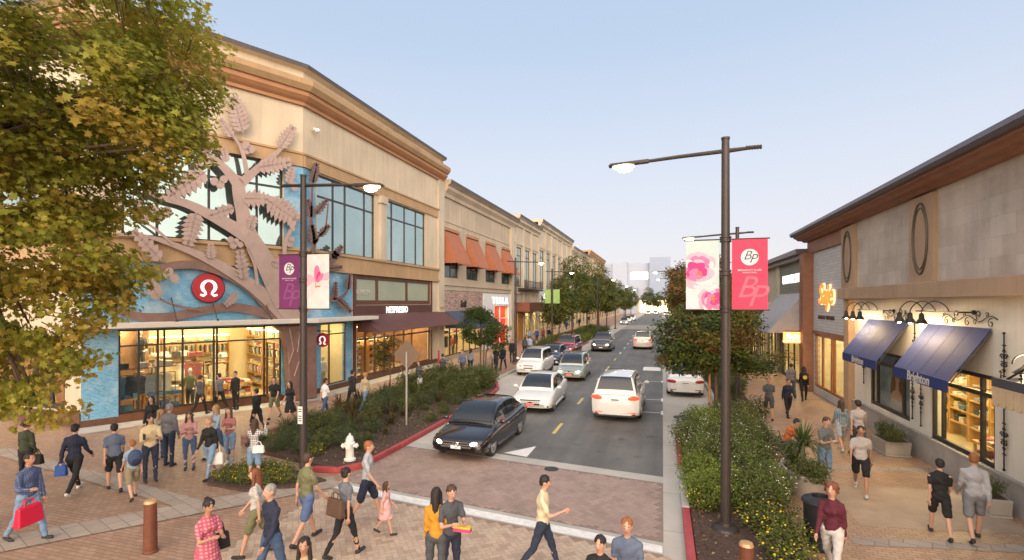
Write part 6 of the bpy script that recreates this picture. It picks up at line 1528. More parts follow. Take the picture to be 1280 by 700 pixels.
# the big plane tree at the left edge
tree('maple_tree', (-13.3, 6.4, 0), 'large maple with olive and gold leaves filling the upper left corner', None,
     [(0, 0, 10.2, 4.7, 4.7, 2.7), (1.2, .2, 8.3, 3.6, 3.6, 1.3), (3.6, 1.1, 7.75, 1.35, 1.2, .6), (3.9, 1.4, 9.3, 1.2, 1.2, .9), (.2, .4, 5.6, 3.0, 2.9, 1.25), (.5, .5, 4.6, 2.3, 2.3, 1.0), (.2, .7, 3.5, 1.9, 1.9, 1.0), (1.0, .9, 2.75, 1.1, 1.0, .5), (-.5, .8, 7, 3.4, 3, 1.2)],
     2700, 32, .145, 'maple', G_maple, [([(0, 0, 0), (.05, 0, 1.5), (.0, .1, 3.2), (.1, .1, 5.5), (0, 0, 8)], [.24, .2, .17, .13, .09])], crad=.42, seed=3, gap=.4)
# the lollipop tree and the sparse young tree on the left
tree('street_tree', (-11.4, 31.9, .12), 'small round green tree with three slim stems beside the slate awning shop', None,
     [(-.25, 0, 3.0, 1.35, 1.3, 1.25), (1.1, .2, 2.3, .85, .9, .95), (-.5, 0, 3.7, .9, .9, .6)], 420, 30, .13, 'oval', G_dark,
     [([(-.12, 0, 0), (-.14, 0, 1.0), (-.2, 0, 2.4)], [.05, .045, .04]), ([(.05, .08, 0), (.06, .1, 1.2), (.1, .1, 2.4)], [.05, .045, .04]), ([(.2, -.04, 0), (.25, 0, 1.2), (.5, .1, 2.2)], [.045, .04, .035])], crad=.33, seed=8, gap=.2)
tree('young_tree', (-13.4, 23.4, .0), 'sparse young tree in front of the coffee shop window', None,
     [(0, 0, 2.2, .75, .7, .75), (.5, .2, 1.8, .45, .4, .5), (-.4, 0, 1.7, .45, .4, .5)], 90, 18, .13, 'oval', [G_dark[1], G_str[2], G_aut[3]],
     [([(0, 0, 0), (.02, 0, 1.0), (0, 0, 1.9)], [.035, .03, .02]), ([(.75, .1, 0), (.7, .1, 1.0), (.5, .1, 1.7)], [.03, .025, .015])], crad=.28, seed=9, gap=.2)
# right near tree
tree('street_tree', (1.95, 21.0, .1), 'broad dark green tree with russet tints behind the crimson banner pole', None,
     [(-.1, 0, 3.4, 2.15, 2.1, 1.35), (-.9, -.3, 2.5, 1.35, 1.4, .6), (1.2, 0, 2.6, 1.3, 1.4, .7), (0, 0, 4.3, 1.4, 1.4, .7)], 900, 30, .135, 'oval', [G_aut[0], G_aut[1], G_aut[1], G_aut[2], G_aut[3]],
     [([(0, 0, 0), (.02, 0, 1.2), (0, 0, 2.3)], [.085, .075, .06])], crad=.38, seed=12, gap=.12)
sk = MB(); sk.tube([(1.72, 20.8, .1), (1.72, 20.8, 2.0)], .045); tag(sk.build('tree_stake', M_stake), 'orange brown wooden stake beside the broad right tree', 'stake')
TA = tree('street_tree', (3.3, 31.5, .1), 'autumn tinted tree on the right, first behind the broad near tree', 'street trees on the right kerb',
     [(0, 0, 3.6, 1.9, 1.9, 1.6), (.5, .4, 4.9, 1.2, 1.2, .9), (-.6, 0, 3.0, 1.3, 1.3, .9)], 420, 24, .17, 'oval', [G_aut[1], G_aut[2], G_str[2], G_aut[3], leafmat('leaf_orange_brown', (.27, .12, .03))],
     [([(0, 0, 0), (0, 0, 1.3), (0, 0, 2.6)], [.09, .08, .06])], crad=.42, seed=14, gap=.15)
for i, (x, y, s, lb) in enumerate(((2.9, 40, 1.4, 'second autumn tinted tree behind the broad right tree'), (2.8, 50, 1.45, 'third autumn tinted tree along the right kerb'), (3.0, 62, 1.4, 'fourth autumn tree along the right kerb'), (3.1, 76, 1.5, 'fifth autumn tree along the right kerb'), (3.4, 95, 1.3, 'sixth autumn tree along the right kerb'), (3.6, 120, 1.4, 'farthest autumn tree on the right kerb'))):
    dup(TA, (x, y, .1), i*1.3+.7, lb, s)
TB = tree('street_tree', (-10.4, 53, .1), 'first green street tree in the left far planting bed', 'street trees in the left far bed',
     [(0, 0, 4.2, 2.1, 2.1, 1.9), (.3, 0, 6.0, 1.4, 1.4, 1.3), (-.8, .3, 3.2, 1.5, 1.5, 1.0)], 460, 24, .19, 'oval', G_str,
     [([(0, 0, 0), (0, 0, 1.5), (0, 0, 3.0)], [.1, .085, .06])], crad=.45, seed=21, gap=.15)
for i, (x, y, s, lb) in enumerate(((-10.4, 61, 1.5, 'second street tree, the tall leafy one in the left far bed'), (-10.0, 71, 1.45, 'third street tree in the left far bed'), (-9.6, 81, 1.6, 'fourth street tree in the left far bed'), (-9.6, 93, 1.3, 'fifth street tree, beyond the left far bed'), (-9.4, 108, 1.35, 'sixth street tree on the far left kerb'), (-9.0, 128, 1.3, 'seventh street tree on the far left kerb'),
                                   (-5.5, 222, 1.9, 'lone small tree in front of the white end building, left'), (-1.5, 224, 1.6, 'lone small tree in front of the white end building, right'), (-9.5, 165, 1.4, 'farthest street tree on the left kerb'))):
    dup(TB, (x, y, .1 if y < 200 else 0), i*1.7+.4, lb, (s*.85, s*.85, s*(.95 if y < 200 else .8)))
# ------------------------------------------------ shrubs
def blades(n, L, w_, spread, r0=.08, seg=4, curve=1.0):
    V = []
    for i in range(n):
        a = R.uniform(0, 6.283); tilt = R.uniform(.05, spread); l = L*R.uniform(.6, 1); c = Vector((math.cos(a)*r0*R.random(), math.sin(a)*r0*R.random(), 0)); d = Vector((math.cos(a), math.sin(a), 0)); sd = Vector((-d.y, d.x, 0))
        prev = None
        for s in range(seg+1):
            f = s/seg; th = tilt+curve*f*f*tilt; p = c+d*math.sin(min(th, 2.2))*l*f+Vector((0, 0, math.cos(min(th, 1.9))*l*f)); wd = sd*w_*.5*(1-f**2)
            if prev: V += [prev[0], prev[1], p+wd, p-wd]
            prev = (p-wd, p+wd)
    return np.array([[*v] for v in V])
def shrub(name, label, group, kind, mats, cat='shrub', r=.5, h=.6, n=1100, ls=.06, fl=None, fn=0, fs=.03, fm=None):
    rt = empty(name, (0, 0, -50), 0, label, cat, group)
    if kind == 'blades':
        V = blades(n, h, ls, r); add_mesh('foliage', fast_mesh('foliage', V, 4, mats, np.repeat(RS.randint(0, len(mats), len(V)//16+1), 4)[:len(V)//4]), rt)
    elif kind == 'bladestree':
        V = blades(n, h, ls, r); V[:, 2] += .55; add_mesh('foliage', fast_mesh('foliage', V, 4, mats, np.repeat(RS.randint(0, len(mats), len(V)//16+1), 4)[:len(V)//4]), rt)
        k = MB(); k.tube([(0, 0, 0), (0, 0, .6)], [.06, .045]); k.build('trunk', M_bark, rt, world=False)
    else:
        d = RS.randn(n, 3); d /= np.linalg.norm(d, axis=1)[:, None]; q = RS.rand(n)**.4; lump = 1+.22*np.sin(d[:, 0]*5+d[:, 1]*4)*np.cos(d[:, 2]*5+d[:, 0]*3)
        P = d*(q*lump)[:, None]*np.array([r, r, h*.62])+np.array([0, 0, h*.5]); P[:, 2] = np.maximum(P[:, 2], .01)
        V, k_ = leaves(P, ls, kind, -.5, d); add_mesh('foliage', fast_mesh('foliage', V, k_, mats, colour_index(P, len(mats), 4, R.random()*9, .3)), rt)
        k = MB()
        for i in range(9): 
            a = i*.7; k.tube([(0, 0, 0), (r*.6*math.cos(a), r*.6*math.sin(a), h*.7)], [.014, .005], 4)
        k.build('stem', M_bark, rt, world=False)
    if fn:
        d = RS.randn(fn, 3); d[:, 2] = np.abs(d[:, 2])*.8; d /= np.linalg.norm(d, axis=1)[:, None]
        P = d*np.array([r, r, h*.62])*(1.02+.1*RS.rand(fn))[:, None]+np.array([0, 0, h*.5])
        V, k_ = leaves(P, fs, 'petal', 0, d*2); add_mesh('flowers', fast_mesh('flowers', V, k_, [fm], np.zeros(fn)), rt, 'stuff')
    return rt
S1 = [leafmat('shrub_dark', (.05, .07, .02)), leafmat('shrub_green', (.09, .12, .032)), leafmat('shrub_olive', (.15, .15, .045))]
S2 = [leafmat('shrub_bright_a', (.13, .19, .03)), leafmat('shrub_bright_b', (.19, .25, .045)), leafmat('shrub_bright_c', (.24, .29, .06))]
S3 = [leafmat('shrub_grey_a', (.06, .08, .04)), leafmat('shrub_grey_b', (.10, .12, .06)), S1[1]]
S4 = [leafmat('blade_bronze', (.09, .045, .025)), leafmat('blade_olive', (.09, .09, .03))]
S5 = [leafmat('blade_green_a', (.06, .10, .03)), leafmat('blade_green_b', (.12, .15, .05))]
F_w = mat('flower_white', (.75, .75, .7), .7, var=.05); F_y = mat('flower_yellow', (.65, .48, .02), .7, var=.1); F_o = mat('flower_orange', (.6, .25, .03), .7)
lblG = {}
PR = dict(
 dark=shrub('shrub', '', '', 'oval', S1, r=.62, h=1.0, n=2000, ls=.085),
 low=shrub('shrub', '', '', 'oval', S1, r=.5, h=.55, n=1500, ls=.07),
 grey=shrub('shrub', '', '', 'rhomb', S3, r=.5, h=.6, n=1800, ls=.06),
 bright=shrub('shrub', '', '', 'rhomb', S2, r=.72, h=1.05, n=3400, ls=.08),
 white=shrub('flowering_shrub', '', '', 'rhomb', S1[1:]+S2[:1], r=.75, h=1.15, n=3000, ls=.06, fn=95, fs=.032, fm=F_w),
 yellow=shrub('flowering_plant', '', '', 'oval', S1[1:]+S2[:1], r=.42, h=.45, n=1100, ls=.06, fn=55, fs=.045, fm=F_y),
 bronze=shrub('spiky_plant', '', '', 'blades', S4, r=.75, h=.95, n=60, ls=.045),
 grass=shrub('grass_clump', '', '', 'blades', S5, r=1.0, h=.75, n=170, ls=.018),
)
USED = set()
def put(key, x, y, s, bedname, z=.1, label=None, group=None):
    desc = dict(dark='dense dark green shrub', low='low olive green shrub', grey='soft grey green shrub', bright='bright yellow green rounded shrub', white='green shrub dotted with white flowers', yellow='low plant with yellow flowers', bronze='bronze spiky flax plant', grass='arching green grass clump')[key]
    cat = {'bronze': 'plant', 'grass': 'grass', 'yellow': 'plant'}.get(key, 'shrub')
    lb = label or f'{desc} {bedname}'
    o = dup(PR[key], (x, y, z), R.uniform(0, 6.28), lb, (s*R.uniform(.9, 1.1), s*R.uniform(.9, 1.1), s*R.uniform(.88, 1.1)))
    o['category'] = cat; o['group'] = group or f'{desc}s {bedname}'; return o
def inside(p, poly):
    x, y = p; c = False; n = len(poly)
    for i in range(n):
        (x1, y1), (x2, y2) = poly[i], poly[(i+1) % n]
        if (y1 > y) != (y2 > y) and x < (x2-x1)*(y-y1)/(y2-y1)+x1: c = not c
    return c
def scatter(poly, sp, fn, bedname, avoid=(), z=.1):
    xs = [p[0] for p in poly]; ys = [p[1] for p in poly]; y = min(ys)+sp*.4; row = 0
    while y < max(ys):
        x = min(xs)+sp*(.35 if row % 2 else .7)
        while x < max(xs):
            px_, py_ = x+R.uniform(-.25, .25)*sp, y+R.uniform(-.25, .25)*sp
            if inside((px_, py_), poly) and all((px_-a)**2+(py_-b)**2 > c*c for a, b, c in avoid):
                k = fn(px_, py_)
                if k: put(k[0], px_, py_, k[1], bedname, z)
            x += sp
        y += sp*.86; row += 1
def fl(x, y):
    q = R.random()
    if x > -8.9: return (('low', .55) if q < .5 else ('grey', .5)) if y > 17 and q < .8 else None
    if x > -9.8 and 14.5 < y < 21: return ('bronze', .45) if q < .3 else ('low', .45) if q < .6 else None
    if y > 23.5: return ('dark', R.uniform(.75, 1.1)) if q < .8 else ('grass', 1.1)
    if y < 15: return ('yellow', .8) if q < .22 else ('grey', .8) if q < .7 else ('low', .8)
    if x < -12.2: return ('bronze', .9) if q < .4 else ('low', .9)
    return None if q < .12 else ('grey', R.uniform(.7, 1.1)) if q < .45 else ('low', R.uniform(.7, 1.05)) if q < .65 else ('dark', .7) if q < .75 else ('grass', 1.0) if q < .87 else ('bronze', .8)
scatter([(-13.0, 13.7), (-12.2, 13.3), (-8.9, 12.8), (-8.4, 13.2), (-8.4, 24.5), (-9.3, 28.2), (-12.8, 28.4)], .82, fl, 'in the left bed beside the hydrant', [(-8.75, 13.0, .6), (-9.2, 17.3, .3)])
scatter([(-11.5, 11.0), (-10.9, 10.6), (-9.9, 10.5), (-9.3, 10.9), (-9.0, 11.4), (-9.6, 11.8), (-11.0, 11.8)], .5, lambda x, y: ('yellow', .75) if R.random() < .7 else ('low', .5), 'in the small front bed by the lamp', [(-9, 11.3, .35)], .05)
def frr(x, y):
    q = R.random()
    if y < 11.9: return ('yellow', .9) if x > 2.1 and q < .7 else None
    if x < 1.5 and y < 14: return ('bright', .75)
    if x > 2.2 and y < 11.5: return ('yellow', 1.0)
    if y > 16.5 and x < 1.7: return ('grey', 1.25) if q < .5 else ('bright', .85)
    return ('white', R.uniform(.8, 1.0)) if q < .72 else ('bright', .7) if q < .8 else ('dark', .8)
scatter([(.75, 8.6), (2.35, 8.6), (2.45, 10.5), (2.55, 14), (2.95, 17), (3.0, 20.2), (1.7, 20.9), (.9, 19.2), (.75, 18)], .78, frr, 'in the right bed behind the banner pole', [(1.23, 11.2, .75), (1.5, 9.6, .7), (1.25, 8.65, .6), (1.95, 21, .5), (2.92, 11.1, .6)])
for x, y in ((2.15, 10.2), (2.2, 9.4), (2.3, 10.9), (1.95, 11.3), (.95, 12.2)): put('yellow', x, y, 1.05, 'in the right bed behind the banner pole')
put('dark', 3.7, 22.8, .8, 'in the right bed behind the banner pole', 0)
scatter([(2.6, 25.3), (3.8, 25.3), (3.8, 88), (2.6, 88)], 1.3, lambda x, y: ('dark', R.uniform(.9, 1.2)) if R.random() < .6 else ('grey', 1.3), 'in the far right kerb bed')
scatter([(-12.3, 46.5), (-8.8, 47.6), (-8.8, 88), (-12.3, 88)], 1.45, lambda x, y: ('dark', R.uniform(.8, 1.2)) if R.random() < .45 else ('bright', .9) if R.random() < .4 else ('grey', 1.3), 'in the far left bed under the street trees')
for i, (x, y, s) in enumerate(((-13.3, 19.0, 1.05), (-13.0, 20.2, 1.15), (-12.6, 21.4, 1.1), (-12.9, 22.6, .9))): put('bronze', x, y, s, 'standing tallest along the brick edge of the left bed')
# spiky palm in the tub, yucca by the canopy, box planter plants
yp = shrub('yucca_palm', 'spiky pale green yucca palm growing from the oval concrete tub', None, 'bladestree', S5, cat='plant', r=1.45, h=.72, n=170, ls=.03); yp.location = (3.38, 14.4, .5)
yp.scale = (1.1, 1.1, 1.1)
put('low', 3.25, 13.7, .75, 'around the yucca in the oval tub', .5); put('low', 3.6, 14.0, .6, 'around the yucca in the oval tub', .5); put('dark', 3.3, 15.0, .5, 'around the yucca in the oval tub', .5); put('low', 3.45, 13.4, .6, 'around the yucca in the oval tub', .5)
y2 = dup(yp, (-12.7, 15.9, .0), 1, 'spiky yucca behind the left lamp pole near the mosaic shop', .85)
put('grass', 6.85, 18.5, .95, 'in the square planter between the navy awnings', .5); put('dark', 6.8, 19.1, .45, 'in the square planter between the navy awnings', .45); put('low', 6.75, 18.1, .6, 'in the square planter between the navy awnings', .5)
put('dark', 7.05, 13.9, .36, 'in the square planter at the right edge', .45)
for p in PR.values():
    for k_ in KIDS.get(p.name, []): bpy.data.objects.remove(k_)
    bpy.data.objects.remove(p)
# leaf litter on the beds and the plaza (uncountable)
def litter(name, poly, n, z, s, mats):
    xs = [p[0] for p in poly]; ys = [p[1] for p in poly]; P = []
    while len(P) < n:
        p = (R.uniform(min(xs), max(xs)), R.uniform(min(ys), max(ys)))
        if inside(p, poly): P.append((*p, z+R.uniform(0, .02)))
    P = np.array(P); V, k_ = leaves(P, s, 'rhomb', 0, None, .05); tag(add_mesh(name, fast_mesh(name, V, k_, mats, RS.randint(0, len(mats), n)), None), kind='stuff')
LIT = [mat('litter_brown', (.16, .08, .04), .9), mat('litter_tan', (.28, .18, .09), .9), mat('litter_dark', (.05, .03, .02), .9)]
litter('leaf_litter', BEDL, 3500, .115, .07, LIT); litter('leaf_litter', BEDR, 2500, .115, .07, LIT)
litter('ground_cover', [(-12.9, 14), (-8.5, 13.4), (-8.5, 24), (-9.6, 28), (-12.9, 28)], 5000, .16, .08, S1); litter('ground_cover', [(.9, 12), (2.9, 12), (3.1, 20), (1.5, 20), (.9, 18)], 5000, .18, .08, S1+S2[:1])
# ================================================================ PEOPLE
SK = [mat('skin_light', (.52, .30, .21), .55, var=.05), mat('skin_tan', (.40, .21, .13), .55, var=.05), mat('skin_brown', (.22, .11, .065), .55, var=.05)]
HR = {n: mat('hair_'+n, c, .6, var=.25, scale=20, bump=.5, bscale=60) for n, c in (('black', (.015, .011, .01)), ('brown', (.06, .03, .018)), ('auburn', (.16, .05, .02)), ('blonde', (.34, .21, .09)), ('grey', (.25, .23, .21)), ('ginger', (.28, .10, .03)))}
M_eyew = mat('eye_white', (.6, .58, .55), .3); M_eye = mat('eye_dark', (.02, .015, .01), .3); M_lip = mat('lip', (.30, .09, .07), .5)
def cloth(n, c, var=.14): return mat('wear_'+n, c, .85, var=var, scale=7, bump=.8, bscale=14)
def striped(n, c1, c2, sc_=22, plaid=False):
    nm = 'wear_'+n
    if nm in MATS: return MATS[nm]
    m = mat(nm, c1, .85, var=.08, scale=5); t = m.node_tree; L = t.links; b = t.nodes['Principled BSDF']; src = b.inputs['Base Color'].links[0].from_socket
    tc_ = nd(t, 'ShaderNodeTexCoord'); w1_ = nd(t, 'ShaderNodeTexWave', bands_direction='Z'); w1_.inputs['Scale'].default_value = sc_; w1_.inputs['Distortion'].default_value = .6; L.new(tc_.outputs['Object'], w1_.inputs[0]); f = w1_.outputs['Fac']
    if plaid:
        w2_ = nd(t, 'ShaderNodeTexWave', bands_direction='X'); w2_.inputs['Scale'].default_value = sc_; w2_.inputs['Distortion'].default_value = .6; L.new(tc_.outputs['Object'], w2_.inputs[0])
        mu = nd(t, 'ShaderNodeMath', operation='MULTIPLY'); L.new(f, mu.inputs[0]); L.new(w2_.outputs['Fac'], mu.inputs[1]); f = mu.outputs[0]
    gt = nd(t, 'ShaderNodeMath', operation='GREATER_THAN'); gt.inputs[1].default_value = .62 if not plaid else .35; L.new(f, gt.inputs[0])
    mx_ = nd(t, 'ShaderNodeMix', data_type='RGBA'); L.new(gt.outputs[0], mx_.inputs['Factor']); L.new(src, mx_.inputs['A']); mx_.inputs['B'].default_value = rgba(c2); L.new(mx_.outputs['Result'], b.inputs['Base Color']); return m
PEND = []
def remesh(mb, name, m, parent, vox, sm=3, extra=None, mats2=(), fac=.5):
    """register a fused surface; all are converted together in finish_remesh()"""
    me = bpy.data.meshes.new(name); me.from_pydata([tuple(v) for v in mb.v], [], mb.f); me.update()
    o = bpy.data.objects.new(name, me); C.objects.link(o)
    r_ = o.modifiers.new('r', 'REMESH'); r_.mode = 'VOXEL'; r_.voxel_size = vox; r_.use_smooth_shade = True
    s_ = o.modifiers.new('s', 'SMOOTH'); s_.iterations = sm; s_.factor = fac
    o.parent = parent; KIDS.setdefault(parent.name, []).append(o); PEND.append((o, name, m, extra, mats2)); return o
def finish_remesh():
    dg = bpy.context.evaluated_depsgraph_get(); dg.update()
    new = [bpy.data.meshes.new_from_object(o.evaluated_get(dg)) for o, *_ in PEND]
    for (o, name, m, extra, mats2), m2 in zip(PEND, new):
        m2.name = name; o.modifiers.clear()
        if name not in ('body', 'shoe'):
            n_ = len(m2.vertices); co = np.empty(n_*3, np.float32); no = np.empty(n_*3, np.float32); m2.vertices.foreach_get('co', co); m2.vertex_normals.foreach_get('vector', no)
            co = co.reshape(-1, 3); no = no.reshape(-1, 3); ph = R.uniform(0, 20)
            if name == 'hair': q_ = .006*np.sin(co[:, 0]*95+2*np.sin(co[:, 2]*9+ph))*np.cos(co[:, 1]*85+ph)
            else: q_ = .0075*np.sin(co[:, 0]*19+co[:, 2]*13+ph)*np.sin(co[:, 2]*21-co[:, 1]*15+1.5*np.sin(co[:, 0]*11+ph))+.003*np.sin(co[:, 2]*52+co[:, 0]*31+2*np.sin(co[:, 1]*20+ph))
            co = co+no*q_[:, None]; m2.vertices.foreach_set('co', co.astype(np.float32).ravel()); m2.update()
        o.data = m2; m2.materials.clear(); m2.materials.append(m)
        if extra is not None:
            bm = bmesh.new(); bm.from_mesh(m2)
            tmp = bpy.data.meshes.new('t'); tmp.from_pydata([tuple(v) for v in extra.v], [], extra.f); tmp.polygons.foreach_set('material_index', extra.m); tmp.polygons.foreach_set('use_smooth', [True]*len(extra.f)); tmp.update()
            bm.from_mesh(tmp); bm.to_mesh(m2); bm.free(); bpy.data.meshes.remove(tmp)
            for mm_ in mats2: m2.materials.append(mm_)
def cone(mb, a, b, ra, rb, seg=10):
    a = Vector(a); b = Vector(b)
    if (b-a).length < 1e-4: b = a+Vector((0, 0, .001))
    mb.tube([a, a.lerp(b, .5), b], [ra, (ra+rb)/2, rb], seg); mb.ell(a, ra, seg=10, rings=6); mb.ell(b, rb, seg=10, rings=6)
def dirv(fwd, outw, s):
    """limb direction: fwd rad forward from straight down, outw rad sideways"""
    return Vector((s*math.sin(outw), math.sin(fwd)*math.cos(outw), -math.cos(fwd)*math.cos(outw)))
POSES = {
 'stand': dict(l=(.03, .03), r=(-.03, .02), al=(.05, .12, .2), ar=(.05, .12, .25)),
 'walk': dict(l=(.36, .12), r=(-.3, .28), al=(-.28, .08, .25), ar=(.28, .08, .4)),
 'walk2': dict(l=(-.24, .4), r=(.3, .06), al=(.28, .08, .4), ar=(-.24, .09, .2)),
 'stride': dict(l=(.5, .12), r=(-.42, .35), al=(-.4, .1, .3), ar=(.35, .1, .5)),
 'phone': dict(l=(.03, .03), r=(-.03, .04), al=(.35, .12, 1.55), ar=(.35, .12, 1.65), inw=.55, look=.35),
 'crossed': dict(l=(.1, .1), r=(-.05, .05), al=(.3, .15, 1.5), ar=(.3, .15, 1.5), inw=1.1),
 'raise': dict(l=(.03, .03), r=(-.02, .02), al=(.9, .2, 1.9), ar=(1.1, .25, 1.9), inw=.3),
 'bag': dict(l=(.35, .1), r=(-.3, .25), al=(.1, .1, .15), ar=(.1, .16, 1.6), inw=.2),
 'walkphone': dict(l=(.36, .1), r=(-.33, .3), al=(-.3, .1, .3), ar=(.45, .1, 1.5), inw=.3, look=.2),
 'sit': dict(l=(1.45, 1.45), r=(1.5, 1.35), al=(.35, .1, 1.3), ar=(.35, .1, 1.2), inw=.5, look=.5, lean=.4),
}
SPOTS = []
def person(loc, face, label, H=1.72, pose='walk', skin=0, hair=('brown', 'short'), top=None, sleeve='short', bottom=None, legs='long', dress=None, shoe=None, fem=False, group=None, lean=0.0, detail=1, sc_=1.0):
    rt = empty('person', loc, 0, label, 'person', group); P = POSES[pose]; s = H/1.75
    lean = P.get('lean', .03)+lean; look = P.get('look', 0.05)
    hipw = .095*s; shw = (.145 if fem else .17)*s; hz = .92*s
    th, sh_, ft = .43*s, .43*s, .06*s
    def legj(side, a, k):
        hip = Vector((side*hipw, 0, 0)); knee = hip+dirv(a, .03, side)*th; ank = knee+dirv(a-k, .0, side)*sh_; return hip, knee, ank, a-k
    LJ = [legj(-1, *P['l']), legj(1, *P['r'])]
    if pose == 'sit': pz = .47*s
    else: pz = -min(j[2].z for j in LJ)+ft
    O = Vector((0, 0, pz)); LJ = [(a+O, b+O, c+O, d) for a, b, c, d in LJ]
    UP = Vector((0, math.sin(lean), math.cos(lean))); FW = Vector((0, math.cos(lean), -math.sin(lean)))
    pel = O; waist = O+UP*.14*s; chest = O+UP*.36*s; shl = O+UP*.50*s; neck = O+UP*.56*s; hd = O+UP*.70*s+FW*(.02+.05*look)*s
    arms = []
    for side, A in ((-1, P['al']), (1, P['ar'])):
        S0 = shl+Vector((side*shw, 0, -.052*s)); f, o_, e_ = A; el = S0+dirv(f+lean*.3, o_, side)*.29*s
        inw = P.get('inw', 0) if e_ > 1 else 0
        d2 = dirv(f+e_, o_*.3, side); d2 = (d2+Vector((-side*inw*.8, 0, 0))).normalized(); wr_ = el+d2*.25*s; arms.append((S0, el, wr_, d2))
    v = .019*s+.002
    b = MB()
    # head with face, ears and neck
    hm = Matrix.Rotation(-look, 3, 'X'); hr = .098*s
    def H_(x, y, z): return hd+hm @ Vector((x*s, y*s, z*s))
    b.ell(H_(0, -.005, .02), (.076*s, .092*s, .10*s), M=hm); b.ell(H_(0, .02, -.045), (.056*s, .065*s, .062*s), M=hm); b.ell(H_(0, .098, -.005), (.014*s, .02*s, .026*s), M=hm)
    for q in (-1, 1): b.ell(H_(q*.079, -.005, .0), (.012*s, .02*s, .032*s), M=hm)
    cone(b, neck-UP*.04*s, hd-UP*.05*s, .056*s, .05*s)
    b.ell(chest, (.105*s, .075*s, .16*s)); b.ell(waist, (.095*s, .07*s, .14*s)); b.ell(pel, (.11*s, .08*s, .10*s))
    for S0, el, wr_, d2 in arms:
        cone(b, shl-UP*.03*s, S0, .05*s, .042*s); cone(b, S0, el, .043*s, .035*s); cone(b, el, wr_, .035*s, .025*s); b.ell(wr_+d2*.045*s, (.036*s, .036*s, .036*s))
    for (hip, kn, an, sa) in LJ:
        cone(b, hip, kn, .074*s, .05*s); cone(b, kn, kn.lerp(an, .35), .05*s, .052*s); cone(b, kn.lerp(an, .35), an, .052*s, .034*s); fd = Vector((0, math.cos(sa*.4), math.sin(sa*.4))); cone(b, an-Vector((0, 0, .03*s)), an+fd*.13*s-Vector((0, 0, .035*s)), .03*s, .026*s)
    x = MB()
    for S0, el, wr_, d2 in arms:
        side = 1 if S0.x > 0 else -1; pal = wr_+d2*.06*s; cur = Vector((-side*.5, .35, -.25)) if abs(d2.z) > .6 else Vector((-side*.3, 0, -.6)); ac = d2.cross(cur).normalized()
        for i in range(4):
            base = pal+ac*(i-1.5)*.019*s; L_ = (.068, .078, .074, .058)[i]*s; m1 = base+d2*L_*.55+cur*.01; x.tube([base-d2*.02*s, base+d2*L_*.2, m1, m1+(d2+cur*.8).normalized()*L_*.5], [.0095*s, .009*s, .0085*s, .006*s], 5, 0)
        tb_ = wr_+d2*.03*s-ac*.03*s; x.tube([tb_, tb_-ac*.022*s+d2*.02*s, tb_-ac*.03*s+d2*.05*s], [.011*s, .010*s, .007*s], 5, 0)
    for q in (-1, 1):
        x.ell(H_(q*.031, .083, .012), (.013*s, .008*s, .007*s), 1, 8, 5, hm); x.ell(H_(q*.031, .089, .012), (.006*s, .005*s, .006*s), 2, 8, 5, hm); x.tube([H_(q*.045, .083, .032), H_(q*.02, .088, .035)], .004*s, 4, 2)
    x.ell(H_(0, .083, -.052), (.022*s, .008*s, .006*s), 3, 8, 5, hm)
    remesh(b, 'body', SK[skin], rt, v, 3, x, (M_eyew, M_eye, M_lip))
    # shirt
    top = top or cloth('grey', (.2, .2, .2)); k = MB(); w1_ = .122 if fem else .145
    k.ell(chest+UP*.01*s, ((w1_+.022)*s, .115*s, .16*s)); k.ell(waist+UP*.03*s, (w1_*s, .105*s, .15*s)); k.ell(pel+UP*.05*s, ((w1_+.015)*s, .122*s, .12*s))
    if fem: k.ell(chest+FW*.07*s+Vector((.055*s, 0, 0)), .065*s); k.ell(chest+FW*.07*s-Vector((.055*s, 0, 0)), .065*s)
    cone(k, shl-UP*.03*s, neck-UP*.025*s, .09*s, .062*s)
    for S0, el, wr_, d2 in arms:
        cone(k, shl-UP*.05*s, S0-UP*.01*s, .07*s, .05*s); cone(k, neck-UP*.04*s, S0, .055*s, .05*s)
        if sleeve == 'short': cone(k, S0, S0.lerp(el, .66), .051*s, .050*s)
        elif sleeve == 'long': cone(k, S0, el, .058*s, .05*s); cone(k, el, el.lerp(wr_, .94), .05*s, .04*s)
    if dress: 
        k.lathe([(.13*s, .22*s), (.17*s, .0), (.21*s, -.25*s), (.235*s, -dress*s), (.20*s, -dress*s-.005)], pel, 18)
    remesh(k, 'dress' if dress else 'shirt', top, rt, .02*s, 4)
    if not dress:
        k = MB(); bottom = bottom or cloth('denim', (.05, .09, .17)); k.ell(pel-UP*.01*s, (.153*s, .112*s, .10*s))
        for (hip, kn, an, sa) in LJ:
            if legs == 'skirt': continue
            cone(k, hip, kn if legs != 'shorts' else hip.lerp(kn, .85), .098*s, .066*s if legs != 'shorts' else .088*s)
            if legs == 'long': cone(k, kn, an+Vector((0, 0, .02*s)), .064*s, .05*s)
            if legs == 'slim': cone(k, kn, an+Vector((0, 0, .03*s)), .056*s, .042*s)
        if legs == 'skirt': k.lathe([(.13*s, .08*s), (.17*s, -.1*s), (.2*s, -.4*s), (.17*s, -.41*s)], pel, 18)
        remesh(k, {'shorts': 'shorts', 'skirt': 'skirt'}.get(legs, 'trousers'), bottom, rt, .02*s, 4)
    # shoes
    sm_ = shoe or cloth('shoe_dark', (.03, .03, .03))
    for (hip, kn, an, sa) in LJ:
        k = MB(); pit = max(-.5, min(.6, -(sa)*.7)); fd = Vector((0, math.cos(pit), -math.sin(pit)*1.0)); 
        cone(k, an-fd*.03*s-Vector((0, 0, .022*s)), an+fd*.15*s-Vector((0, 0, .03*s)), .042*s, .034*s); cone(k, an, an-Vector((0, 0, .03*s)), .042*s, .04*s)
        remesh(k, 'shoe', sm_, rt, .013*s, 1)
    # hair
    hn, hs = hair
